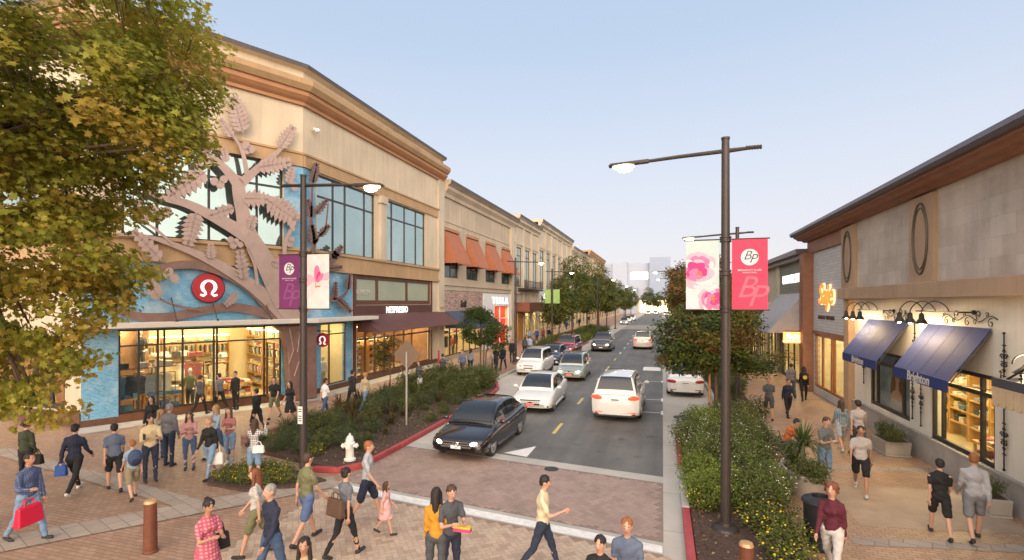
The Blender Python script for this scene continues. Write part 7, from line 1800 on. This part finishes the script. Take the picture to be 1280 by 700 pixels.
    if hs != 'none':
        k = MB(); k.ell(H_(0, -.02, .042), (.087*s, .095*s, .088*s), M=hm)
        k.ell(H_(0, -.05, .0), (.08*s, .06*s, .08*s), M=hm)
        if hs == 'long':
            cone(k, H_(0, -.06, .02), hd-UP*.16*s-FW*.075*s, .075*s, .065*s); cone(k, hd-UP*.14*s-FW*.075*s, hd-UP*.30*s-FW*.09*s, .07*s, .045*s)
            for q in (-1, 1): cone(k, H_(q*.07, .0, .03), hd-UP*.2*s+Vector((q*.085*s, .01, 0)), .03*s, .035*s)
        if hs == 'curly':
            for i in range(22): a = R.uniform(0, 6.28); e_ = R.uniform(-.6, 1.3); k.ell(H_(.1*math.cos(a)*math.cos(e_), -.035+.09*min(.4, math.sin(a))*math.cos(e_), .03+.1*math.sin(e_)), .035*s)
        if hs == 'bun': k.ell(H_(0, -.1, .08), .045*s)
        if hs == 'pony': cone(k, H_(0, -.1, .04), hd-UP*.12*s-FW*.15*s, .035*s, .025*s)
        if hs == 'cap': k.hexa([H_(-.06, .06, .05), H_(.06, .06, .05), H_(.05, .16, .04), H_(-.05, .16, .04), H_(-.06, .06, .07), H_(.06, .06, .07), H_(.05, .16, .055), H_(-.05, .16, .055)])
        # keep the face clear
        remesh(k, 'hair' if hs != 'cap' else 'cap', HR[hn], rt, .016*s, 2)
    rt.rotation_euler = (0, 0, face); rt['_x'] = 0; del rt['_x']
    M4 = Matrix.LocRotScale(rt.location, rt.rotation_euler, Vector((1, 1, 1)))
    return rt, lambda v: M4 @ Vector(v), arms, dict(O=O, chest=chest, shl=shl, s=s, hd=hd)
def handbag(hand, face, label, m, size=(.3, .12, .26), strap=.25, name='handbag', cat='bag', shoulder=None):
    rt = empty(name, (hand.x, hand.y, hand.z-strap-size[2]), face, label, cat); a, b_, h = size; k = MB()
    k.hexa([(-a/2, -b_/2, 0), (a/2, -b_/2, 0), (a/2, b_/2, 0), (-a/2, b_/2, 0), (-a*.44, -b_*.3, h), (a*.44, -b_*.3, h), (a*.44, b_*.3, h), (-a*.44, b_*.3, h)]); k.build('bag_body', m, rt, world=False, bevel=.025)
    for q in (-1, 1): k = MB(); k.tube([(-a*.25, q*b_*.25, h-.01), (-a*.16, q*.01, h+strap*.8), (0, 0, h+strap), (a*.16, q*.01, h+strap*.8), (a*.25, q*b_*.25, h-.01)], .009, 6); k.build('strap', m, rt, world=False)
    return rt
W_ = dict(
 green=cloth('dark_green', (.035, .045, .025)), black=cloth('black', (.012, .012, .013)), navy=cloth('navy', (.015, .02, .045)), blue=cloth('dusty_blue', (.10, .13, .20)), cream=cloth('cream', (.62, .50, .30)), grey=cloth('mid_grey', (.17, .17, .18)),
 pink=cloth('dusty_pink', (.42, .22, .22)), maroon=cloth('maroon', (.20, .04, .06)), denim=cloth('denim', (.05, .09, .17)), ldenim=cloth('light_denim', (.16, .25, .38)), dgrey=cloth('dark_grey', (.06, .065, .075)), white=cloth('white', (.66, .66, .64)),
 olive=cloth('olive', (.15, .15, .075)), mustard=cloth('mustard', (.50, .23, .02)), tan=cloth('tan', (.40, .32, .20)), khaki=cloth('khaki', (.25, .21, .13)), lgrey=cloth('light_grey', (.36, .38, .41)), orange=cloth('orange', (.50, .12, .03)), brown=cloth('brown', (.10, .055, .035)),
 lblue=cloth('light_blue', (.28, .36, .48)), wine=cloth('wine', (.09, .012, .025)), red=cloth('red', (.55, .01, .04)), royal=cloth('royal_blue', (.03, .08, .3)), rosegrey=cloth('pale_pink', (.62, .36, .36)))
checkb = striped('blue_check', (.045, .07, .15), (.12, .16, .27), 9, True); stripew = striped('white_stripe', (.55, .53, .5), (.3, .28, .27), 12); plaid = striped('black_white_plaid', (.5, .5, .5), (.03, .03, .04), 7, True); pinkplaid = striped('pink_plaid', (.42, .08, .13), (.55, .25, .28), 6, True)
floral = striped('blue_floral', (.10, .17, .22), (.4, .42, .4), 8, True); plaidg = striped('grey_check_shirt', (.2, .19, .2), (.06, .06, .08), 8, True); floralm = striped('maroon_floral', (.25, .07, .08), (.45, .25, .22), 8, True)
sh_w = cloth('shoe_white', (.6, .6, .58)); sh_b = cloth('shoe_dark', (.03, .03, .03)); sh_br = cloth('shoe_brown', (.14, .06, .03))
TOCAM = lambda x, y: math.atan2(x, -y)*1.0
# facing: rz such that local +Y points: 0 = up the street, pi = toward the camera side, pi/2 = left, -pi/2 = right
UPS, DWN, LFT, RGT = 0.0, math.pi, math.pi/2, -math.pi/2
def at_px(x, yhead, H):
    r_ = ray(x, yhead); t_ = (H-CZ)/r_.z; return Vector((r_.x*t_, r_.y*t_, 0))
PE = []
def pp(px, yh, H, face, label, **kw):
    z = kw.pop('z', 0); p = at_px(px, yh, H+z); p.z = z
    q = person(p, face, label, H=H, **kw); PE.append(q); return q
def hand(q, i, dz=0): return q[1](q[2][i][2])+Vector((0, 0, dz))
q = pp(32, 525, 1.66, UPS+.3, 'woman with curly brown hair in a dark green padded jacket, seen from behind, far left', pose='stand', hair=('brown', 'curly'), top=W_['green'], sleeve='long', bottom=W_['black'], fem=True)
handbag(hand(q, 1, .1), .3, 'black shoulder bag carried by the curly haired woman at far left', W_['black'], (.34, .16, .26), .15)
q = pp(35, 563, 1.78, RGT+.15, 'man in a blue checked shirt and jeans carrying a bright red shopping bag', pose='bag', hair=('black', 'short'), top=checkb, sleeve='long', bottom=W_['ldenim'], skin=1)
k = hand(q, 1); handbag(Vector((k.x+.12, k.y-.1, .98)), RGT+.2, 'bright red paper shopping bag held by the man in blue check', mat('bag_red', (.62, .01, .05), .4, var=.03), (.48, .16, .36), .14, 'shopping_bag')
q = pp(93, 525, 1.8, UPS+.5, 'man in dark navy clothes striding away past the mosaic corner', pose='stride', hair=('black', 'short'), top=W_['navy'], sleeve='long', bottom=W_['black'], shoe=sh_w)
handbag(hand(q, 0, .05), .5, 'small blue bag swinging beside the man in navy', W_['royal'], (.26, .14, .26), .1)
q = pp(143, 527, 1.72, UPS+1.0, 'man in grey blue tee and black shorts walking away on the plaza', pose='walk', hair=('black', 'short'), top=W_['blue'], bottom=W_['black'], legs='shorts')
q = pp(166, 548, 1.45, LFT-.4, 'child in light blue top and khaki shorts with a dark blue backpack', pose='walk2', hair=('ginger', 'short'), top=W_['lblue'], bottom=W_['khaki'], legs='shorts')
b_ = q[1](Vector((0, -.17, 1.0))); k = empty('backpack', (b_.x, b_.y, .8), LFT-.4, 'dark blue backpack worn by the child in khaki shorts', 'backpack'); m_ = MB(); m_.ell((0, 0, .22), (.15, .10, .2), seg=14, rings=9); m_.build('pack', cloth('pack_blue', (.04, .07, .14)), k, world=False, smooth=True); m_ = MB(); m_.ell((0, -.09, .14), (.1, .04, .08)); m_.build('pocket', W_['navy'], k, world=False, smooth=True)
q = pp(188, 517, 1.78, RGT-.5, 'man in cream sweatshirt and dark jeans looking at his phone on the plaza', pose='phone', hair=('black', 'short'), top=W_['cream'], sleeve='long', bottom=cloth('indigo', (.02, .03, .06)))
k = hand(q, 1); m_ = MB(); m_.box(k.x-.04, k.x+.04, k.y-.1, k.y-.085, k.z-.02, k.z+.13); tag(m_.build('mobile_phone', M_plast), 'black phone held by the man in the cream sweatshirt', 'phone')
q = pp(211, 504, 1.8, UPS+.2, 'man in grey shirt and dark jeans standing with his back to us by the shop', pose='stand', hair=('grey', 'short'), top=cloth('slate_shirt', (.15, .15, .17)), sleeve='long', bottom=cloth('indigo', (.02, .03, .06)))
pp(190, 494, 1.72, DWN+.4, 'person in black jacket standing behind the man in grey, nearest the shop glass', pose='stand', hair=('black', 'long'), top=W_['black'], sleeve='long', bottom=W_['black'], fem=True)
pp(199, 511, 1.5, RGT, 'short woman with light brown hair beside the man in the grey shirt', pose='phone', hair=('blonde', 'long'), top=W_['tan'], sleeve='long', bottom=W_['denim'], fem=True)
pp(237, 513, 1.66, DWN+.7, 'woman in a dusty pink sweater and jeans holding a phone', pose='phone', hair=('brown', 'long'), top=W_['pink'], sleeve='long', bottom=W_['denim'], legs='slim', fem=True)
q = pp(262, 519, 1.68, DWN+.2, 'woman in black top and light jeans with a white tote bag, walking toward us', pose='walk', hair=('blonde', 'bun'), top=W_['black'], sleeve='long', bottom=W_['ldenim'], legs='slim', fem=True)
handbag(hand(q, 0, .1), .6, 'white tote bag on the arm of the woman in black', W_['white'], (.3, .1, .32), .2, 'tote_bag')
pp(271, 504, 1.66, DWN-.2, 'blonde woman in a pale blue jacket behind the woman in black', pose='walk2', hair=('blonde', 'long'), top=W_['lblue'], sleeve='long', bottom=W_['denim'], fem=True)
pp(287, 508, 1.68, DWN+.3, 'woman in maroon floral top and jeans walking with arms crossed', pose='crossed', hair=('brown', 'long'), top=floralm, sleeve='short', bottom=W_['ldenim'], legs='slim', fem=True, shoe=sh_w)
q = pp(318, 523, 1.68, UPS+.4, 'woman in black and white plaid shirt raising a phone to take a photo', pose='raise', hair=('brown', 'long'), top=plaid, sleeve='long', bottom=W_['ldenim'], legs='shorts', fem=True)
handbag(q[1](Vector((.16, -.16, 1.12))), .4, 'white handbag worn by the woman in plaid', W_['white'], (.3, .1, .2), .1)
k = hand(q, 1); m_ = MB(); m_.box(k.x-.08, k.x+.07, k.y+.05, k.y+.06, k.z, k.z+.08); tag(m_.build('mobile_phone', M_plast), 'phone held up by the woman in plaid', 'phone')
pp(321, 484, 1.66, LFT-.2, 'woman in black walking left just outside the shop entrance', pose='walk', hair=('black', 'bun'), top=W_['black'], sleeve='long', bottom=W_['black'], legs='slim', fem=True)
pp(343, 470, 1.72, DWN+.3, 'person in black top and olive shorts by the shop doorway', pose='walk2', hair=('brown', 'short'), top=W_['black'], bottom=W_['olive'], legs='shorts')
pp(363, 475, 1.68, DWN-.1, 'woman in a short black dress in front of the sculpture root', pose='walk', hair=('black', 'long'), top=W_['black'], dress=.42, fem=True)
pp(406, 471, 1.70, UPS-.4, 'man in white tee and jeans outside the narrow mosaic shop window', pose='walk', hair=('black', 'short'), top=W_['white'], bottom=W_['denim'])
pp(440, 461, 1.80, UPS-.2, 'tall man in black walking away past the coffee shop corner', pose='walk2', hair=('black', 'short'), top=W_['black'], sleeve='long', bottom=W_['black'])
pp(456, 464, 1.74, UPS-.3, 'man in tan jacket and jeans beside the tall man in black', pose='walk', hair=('blonde', 'short'), top=W_['tan'], sleeve='long', bottom=W_['ldenim'])
q = pp(321, 582, 1.66, LFT+.6, 'woman in striped white top and olive shorts with auburn hair, crossing the plaza', pose='walk', hair=('auburn', 'long'), top=stripew, bottom=W_['olive'], legs='shorts', fem=True)
q = pp(340, 601, 1.80, DWN-.3, 'man in a dark navy shirt and jeans walking toward us at the front', pose='walk2', hair=('grey', 'short'), top=W_['navy'], sleeve='long', bottom=W_['denim'], skin=0)
q = pp(259, 622, 1.66, RGT-.3, 'black haired woman in a pink plaid dress and grey cardigan, front left', pose='phone', hair=('black', 'bun'), top=pinkplaid, sleeve='short', dress=.35, fem=True, skin=1)
handbag(q[1](Vector((-.22, -.1, 1.2))), 1.2, 'black shoulder bag on the woman in pink plaid', W_['black'], (.34, .14, .26), .2)
pp(383, 563, 1.80, UPS-.3, 'man in olive tee and blue shorts walking away in the centre of the plaza', pose='walk', hair=('brown', 'short'), top=W_['olive'], bottom=cloth('short_blue', (.09, .14, .28)), legs='shorts')
q = pp(431, 582, 1.68, UPS-.3, 'woman in a grey top and black leggings with a brown bag, walking away', pose='walk2', hair=('black', 'bun'), top=cloth('slate', (.12, .13, .15)), bottom=W_['black'], legs='slim', fem=True)
handbag(q[1](Vector((0, -.2, 1.25))), -.3, 'large brown leather bag slung behind the woman in black leggings', W_['brown'], (.42, .14, .32), .12)
pp(459, 548, 1.80, RGT+.3, 'man in pale blue grey tee and navy shorts beside the hydrant', pose='walk', hair=('ginger', 'short'), top=W_['lgrey'], bottom=W_['navy'], legs='shorts', shoe=sh_br)
pp(482, 600, 1.10, RGT+.3, 'small girl in a pale pink dress holding close to the man in navy shorts', pose='walk2', hair=('brown', 'long'), top=W_['rosegrey'], dress=.35, fem=True)
pp(381, 669, 1.62, DWN+.5, 'dark haired woman at the bottom edge, only her head and shoulders in view', pose='stand', hair=('black', 'long'), top=W_['tan'], bottom=W_['denim'], fem=True, skin=1)
q = pp(545, 609, 1.68, UPS+.2, 'woman in a mustard jacket with long dark hair, seen from behind', pose='stand', hair=('black', 'long'), top=W_['mustard'], sleeve='long', bottom=W_['dgrey'], fem=True)
q = pp(563, 604, 1.72, DWN+.8, 'man in dark shirt beside the woman in the mustard jacket', pose='phone', hair=('brown', 'short'), top=W_['dgrey'], bottom=W_['navy'])
k = hand(q, 0); m_ = MB(); m_.box(k.x-.14, k.x+.14, k.y-.14, k.y-.04, k.z-.08, k.z-.03, 0); m_.box(k.x-.14, k.x+.14, k.y-.14, k.y-.04, k.z-.028, k.z+.0, 1); tag(m_.build('gift_box', [cloth('box_pink', (.6, .05, .15)), cloth('box_yellow', (.6, .45, .05))]), 'flat pink and yellow box held by the man in the dark shirt', 'box')
pp(678, 590, 1.76, RGT+.1, 'man in a cream tee and dark jeans crossing in the middle, arm held forward', pose='walkphone', hair=('black', 'short'), top=cloth('pale_cream', (.60, .52, .36)), bottom=cloth('indigo', (.02, .03, .06)))
pp(751, 667, 1.62, DWN-.2, 'person in black at the bottom edge, mid picture', pose='stand', hair=('black', 'short'), top=W_['black'], bottom=W_['black'])
pp(784, 645, 1.70, DWN, 'ginger haired person in a dark blue shirt at the bottom edge', pose='stand', hair=('ginger', 'short'), top=W_['blue'], bottom=W_['denim'])
pp(1040, 600, 1.70, DWN-.5, 'person in a wine red hoodie and pale trousers walking past the litter bin', pose='walk', hair=('auburn', 'curly'), top=W_['wine'], sleeve='long', bottom=cloth('pale_trousers', (.5, .48, .46)), fem=True)
pp(1175, 571, 1.60, UPS-.2, 'boy in black tee and black shorts on the right pavement, seen from behind', pose='walk', hair=('black', 'short'), top=W_['black'], bottom=W_['black'], legs='shorts')
pp(1218, 564, 1.76, UPS-.2, 'man in a light grey sweatshirt and shorts beside the boy in black', pose='walk2', hair=('ginger', 'short'), top=cloth('heather', (.34, .34, .35)), sleeve='long', bottom=W_['grey'], legs='shorts')
q = pp(1031, 520, 1.78, DWN+.5, 'man in a grey polo shirt and blue jeans looking at his phone by the yucca', pose='phone', hair=('brown', 'short'), top=cloth('polo', (.11, .12, .13)), bottom=W_['ldenim'])
pp(1076, 527, 1.76, DWN-.3, 'man in a pale shirt, black shorts and white socks walking toward us', pose='stride', hair=('black', 'short'), top=cloth('stone_shirt', (.42, .38, .35)), bottom=W_['black'], legs='shorts', shoe=sh_w, skin=1)
pp(1073, 498, 1.80, UPS, 'man in pale shirt and black cap just behind the man in black shorts', pose='walk', hair=('black', 'cap'), top=cloth('stone2', (.38, .34, .33)), bottom=W_['dgrey'])
pp(1052, 498, 1.66, UPS+.1, 'woman with long brown hair in a blue floral top, back turned', pose='walk2', hair=('brown', 'long'), top=floral, sleeve='long', bottom=W_['lgrey'], legs='shorts', fem=True, shoe=sh_w)
pp(961, 470, 1.74, DWN-.1, 'man in dark grey tee and shorts walking toward us beyond the bench', pose='walk', hair=('grey', 'short'), top=cloth('steel', (.08, .09, .11)), bottom=W_['dgrey'], legs='shorts')
pp(985, 472, 1.62, DWN+.2, 'person in navy jacket and black trousers beside the man in grey shorts', pose='walk2', hair=('brown', 'short'), top=W_['navy'], sleeve='long', bottom=W_['black'])
pp(989, 453, 1.74, UPS, 'man in a grey checked shirt walking away near the blade sign', pose='walk', hair=('brown', 'short'), top=plaidg, sleeve='long', bottom=W_['dgrey'])
q = pp(1005, 457, 1.68, UPS-.1, 'woman in black with a round yellow patch on her backpack', pose='walk2', hair=('black', 'long'), top=W_['black'], sleeve='long', bottom=W_['black'], fem=True)
b_ = q[1](Vector((0, -.15, 1.1))); k = empty('backpack', (b_.x, b_.y, .95), 0, 'black backpack with yellow circle on the woman in black', 'backpack'); m_ = MB(); m_.ell((0, 0, .2), (.16, .1, .22)); m_.build('pack', W_['black'], k, world=False, smooth=True); m_ = MB(); m_.lathe([(.09, 0), (.09, .02), (.01, .02)], (0, -.09, .2), 16, ax=(0, -1, 0)); m_.build('patch', cloth('patch_yellow', (.6, .42, .08)), k, world=False)
# the man on the bench
q = person(Vector((3.5, 16.9, .0)), rad(-92), 'man in an orange shirt sitting on the metal bench, head bowed', H=1.74, pose='sit', hair=('black', 'short'), top=W_['orange'], sleeve='long', bottom=W_['navy']); q[0].location.z = .06
# left pavement
pp(553, 441, 1.74, UPS-.3, 'person in dark grey walking on the pavement past the cream pilaster', pose='walk', hair=('black', 'short'), top=W_['dgrey'], bottom=W_['black'], z=.1)
q = pp(524, 450, 1.70, DWN, 'dark dressed woman with a white bag by the coffee shop, behind the diamond sign', pose='walk2', hair=('black', 'long'), top=W_['dgrey'], sleeve='long', bottom=W_['black'], fem=True, z=.05)
handbag(hand(q, 0, .1), .6, 'white bag of the woman behind the diamond sign', W_['white'], (.3, .12, .3), .12, 'shopping_bag')
for px_, yh, H, fc, lb, tp, bt_, ps, hr in (
  (640, 424, 1.78, DWN, 'man in black standing by the lamp post outside the white shop front', 'black', 'black', 'stand', ('black', 'short')),
  (656, 420.5, 1.72, UPS, 'person in dark jacket of the pair outside the copper canopy', 'dgrey', 'black', 'stand', ('brown', 'long')),
  (662, 419.5, 1.72, UPS, 'person in pale blue shirt of the pair outside the copper canopy', 'lblue', 'grey', 'stand', ('brown', 'short')),
  (671, 409.5, 1.74, DWN, 'person in bright blue jacket near the copper canopy', 'royal', 'navy', 'walk', ('black', 'short')),
  (662, 411, 1.70, UPS, 'person in teal top under the copper canopy', 'ldenim', 'dgrey', 'stand', ('black', 'short')),
  (679, 409.5, 1.68, DWN, 'woman in maroon beside the green banner lamp', 'maroon', 'black', 'walk2', ('black', 'long')),
  (686, 408.5, 1.78, DWN, 'man in black beside the woman in maroon', 'black', 'grey', 'walk', ('black', 'short')),
  (620, 432, 1.74, UPS, 'person in black half hidden behind the lollipop tree', 'black', 'black', 'walk', ('black', 'short')),
  (629, 431, 1.70, DWN, 'person in dark coat outside the red doorway', 'navy', 'black', 'walk2', ('brown', 'short')),
  (578, 436, 1.70, DWN, 'person in slate blue outside the slate blue awning', 'blue', 'dgrey', 'walk', ('brown', 'short')),
  (588, 435, 1.66, UPS, 'person in grey by the slate blue awning window', 'grey', 'navy', 'stand', ('black', 'long')),
  (708, 399.5, 1.70, DWN, 'distant person in blue walking behind the far left bed', 'royal', 'black', 'walk', ('brown', 'short')),
  (716, 398, 1.70, UPS, 'distant person in grey walking behind the far left bed', 'grey', 'black', 'walk2', ('brown', 'short')),
  (724, 397, 1.74, DWN, 'distant person in black by the trees of the far left bed', 'black', 'black', 'walk', ('black', 'short')),
  (736, 394, 1.74, DWN, 'farthest person in dark clothes on the left pavement', 'navy', 'black', 'walk2', ('black', 'short')),
  ):
    pp(px_, yh, H, fc, lb, pose=ps, hair=hr, top=W_[tp], sleeve='long', bottom=W_[bt_], z=.12)
# people inside the entrance
for (u, d, fc, tp, bt_, lb, ps) in ((FA.U(270), .5, LFT, 'grey', 'black', 'person in grey passing right at the shop glass', 'walk'), (FA.U(289), .6, DWN, 'black', 'black', 'slim person in black standing in the shop entrance', 'stand'), (FA.U(244), .7, UPS, 'dgrey', 'black', 'person in dark grey close to the glass in front of the olive mannequin', 'walk2')):
    p = FA.at(u, 0, d); PE.append(person(Vector((p.x, p.y, 0)), fc, lb, H=1.7, pose=ps, hair=('black', 'short'), top=W_[tp], sleeve='long', bottom=W_[bt_]))
finish_remesh()
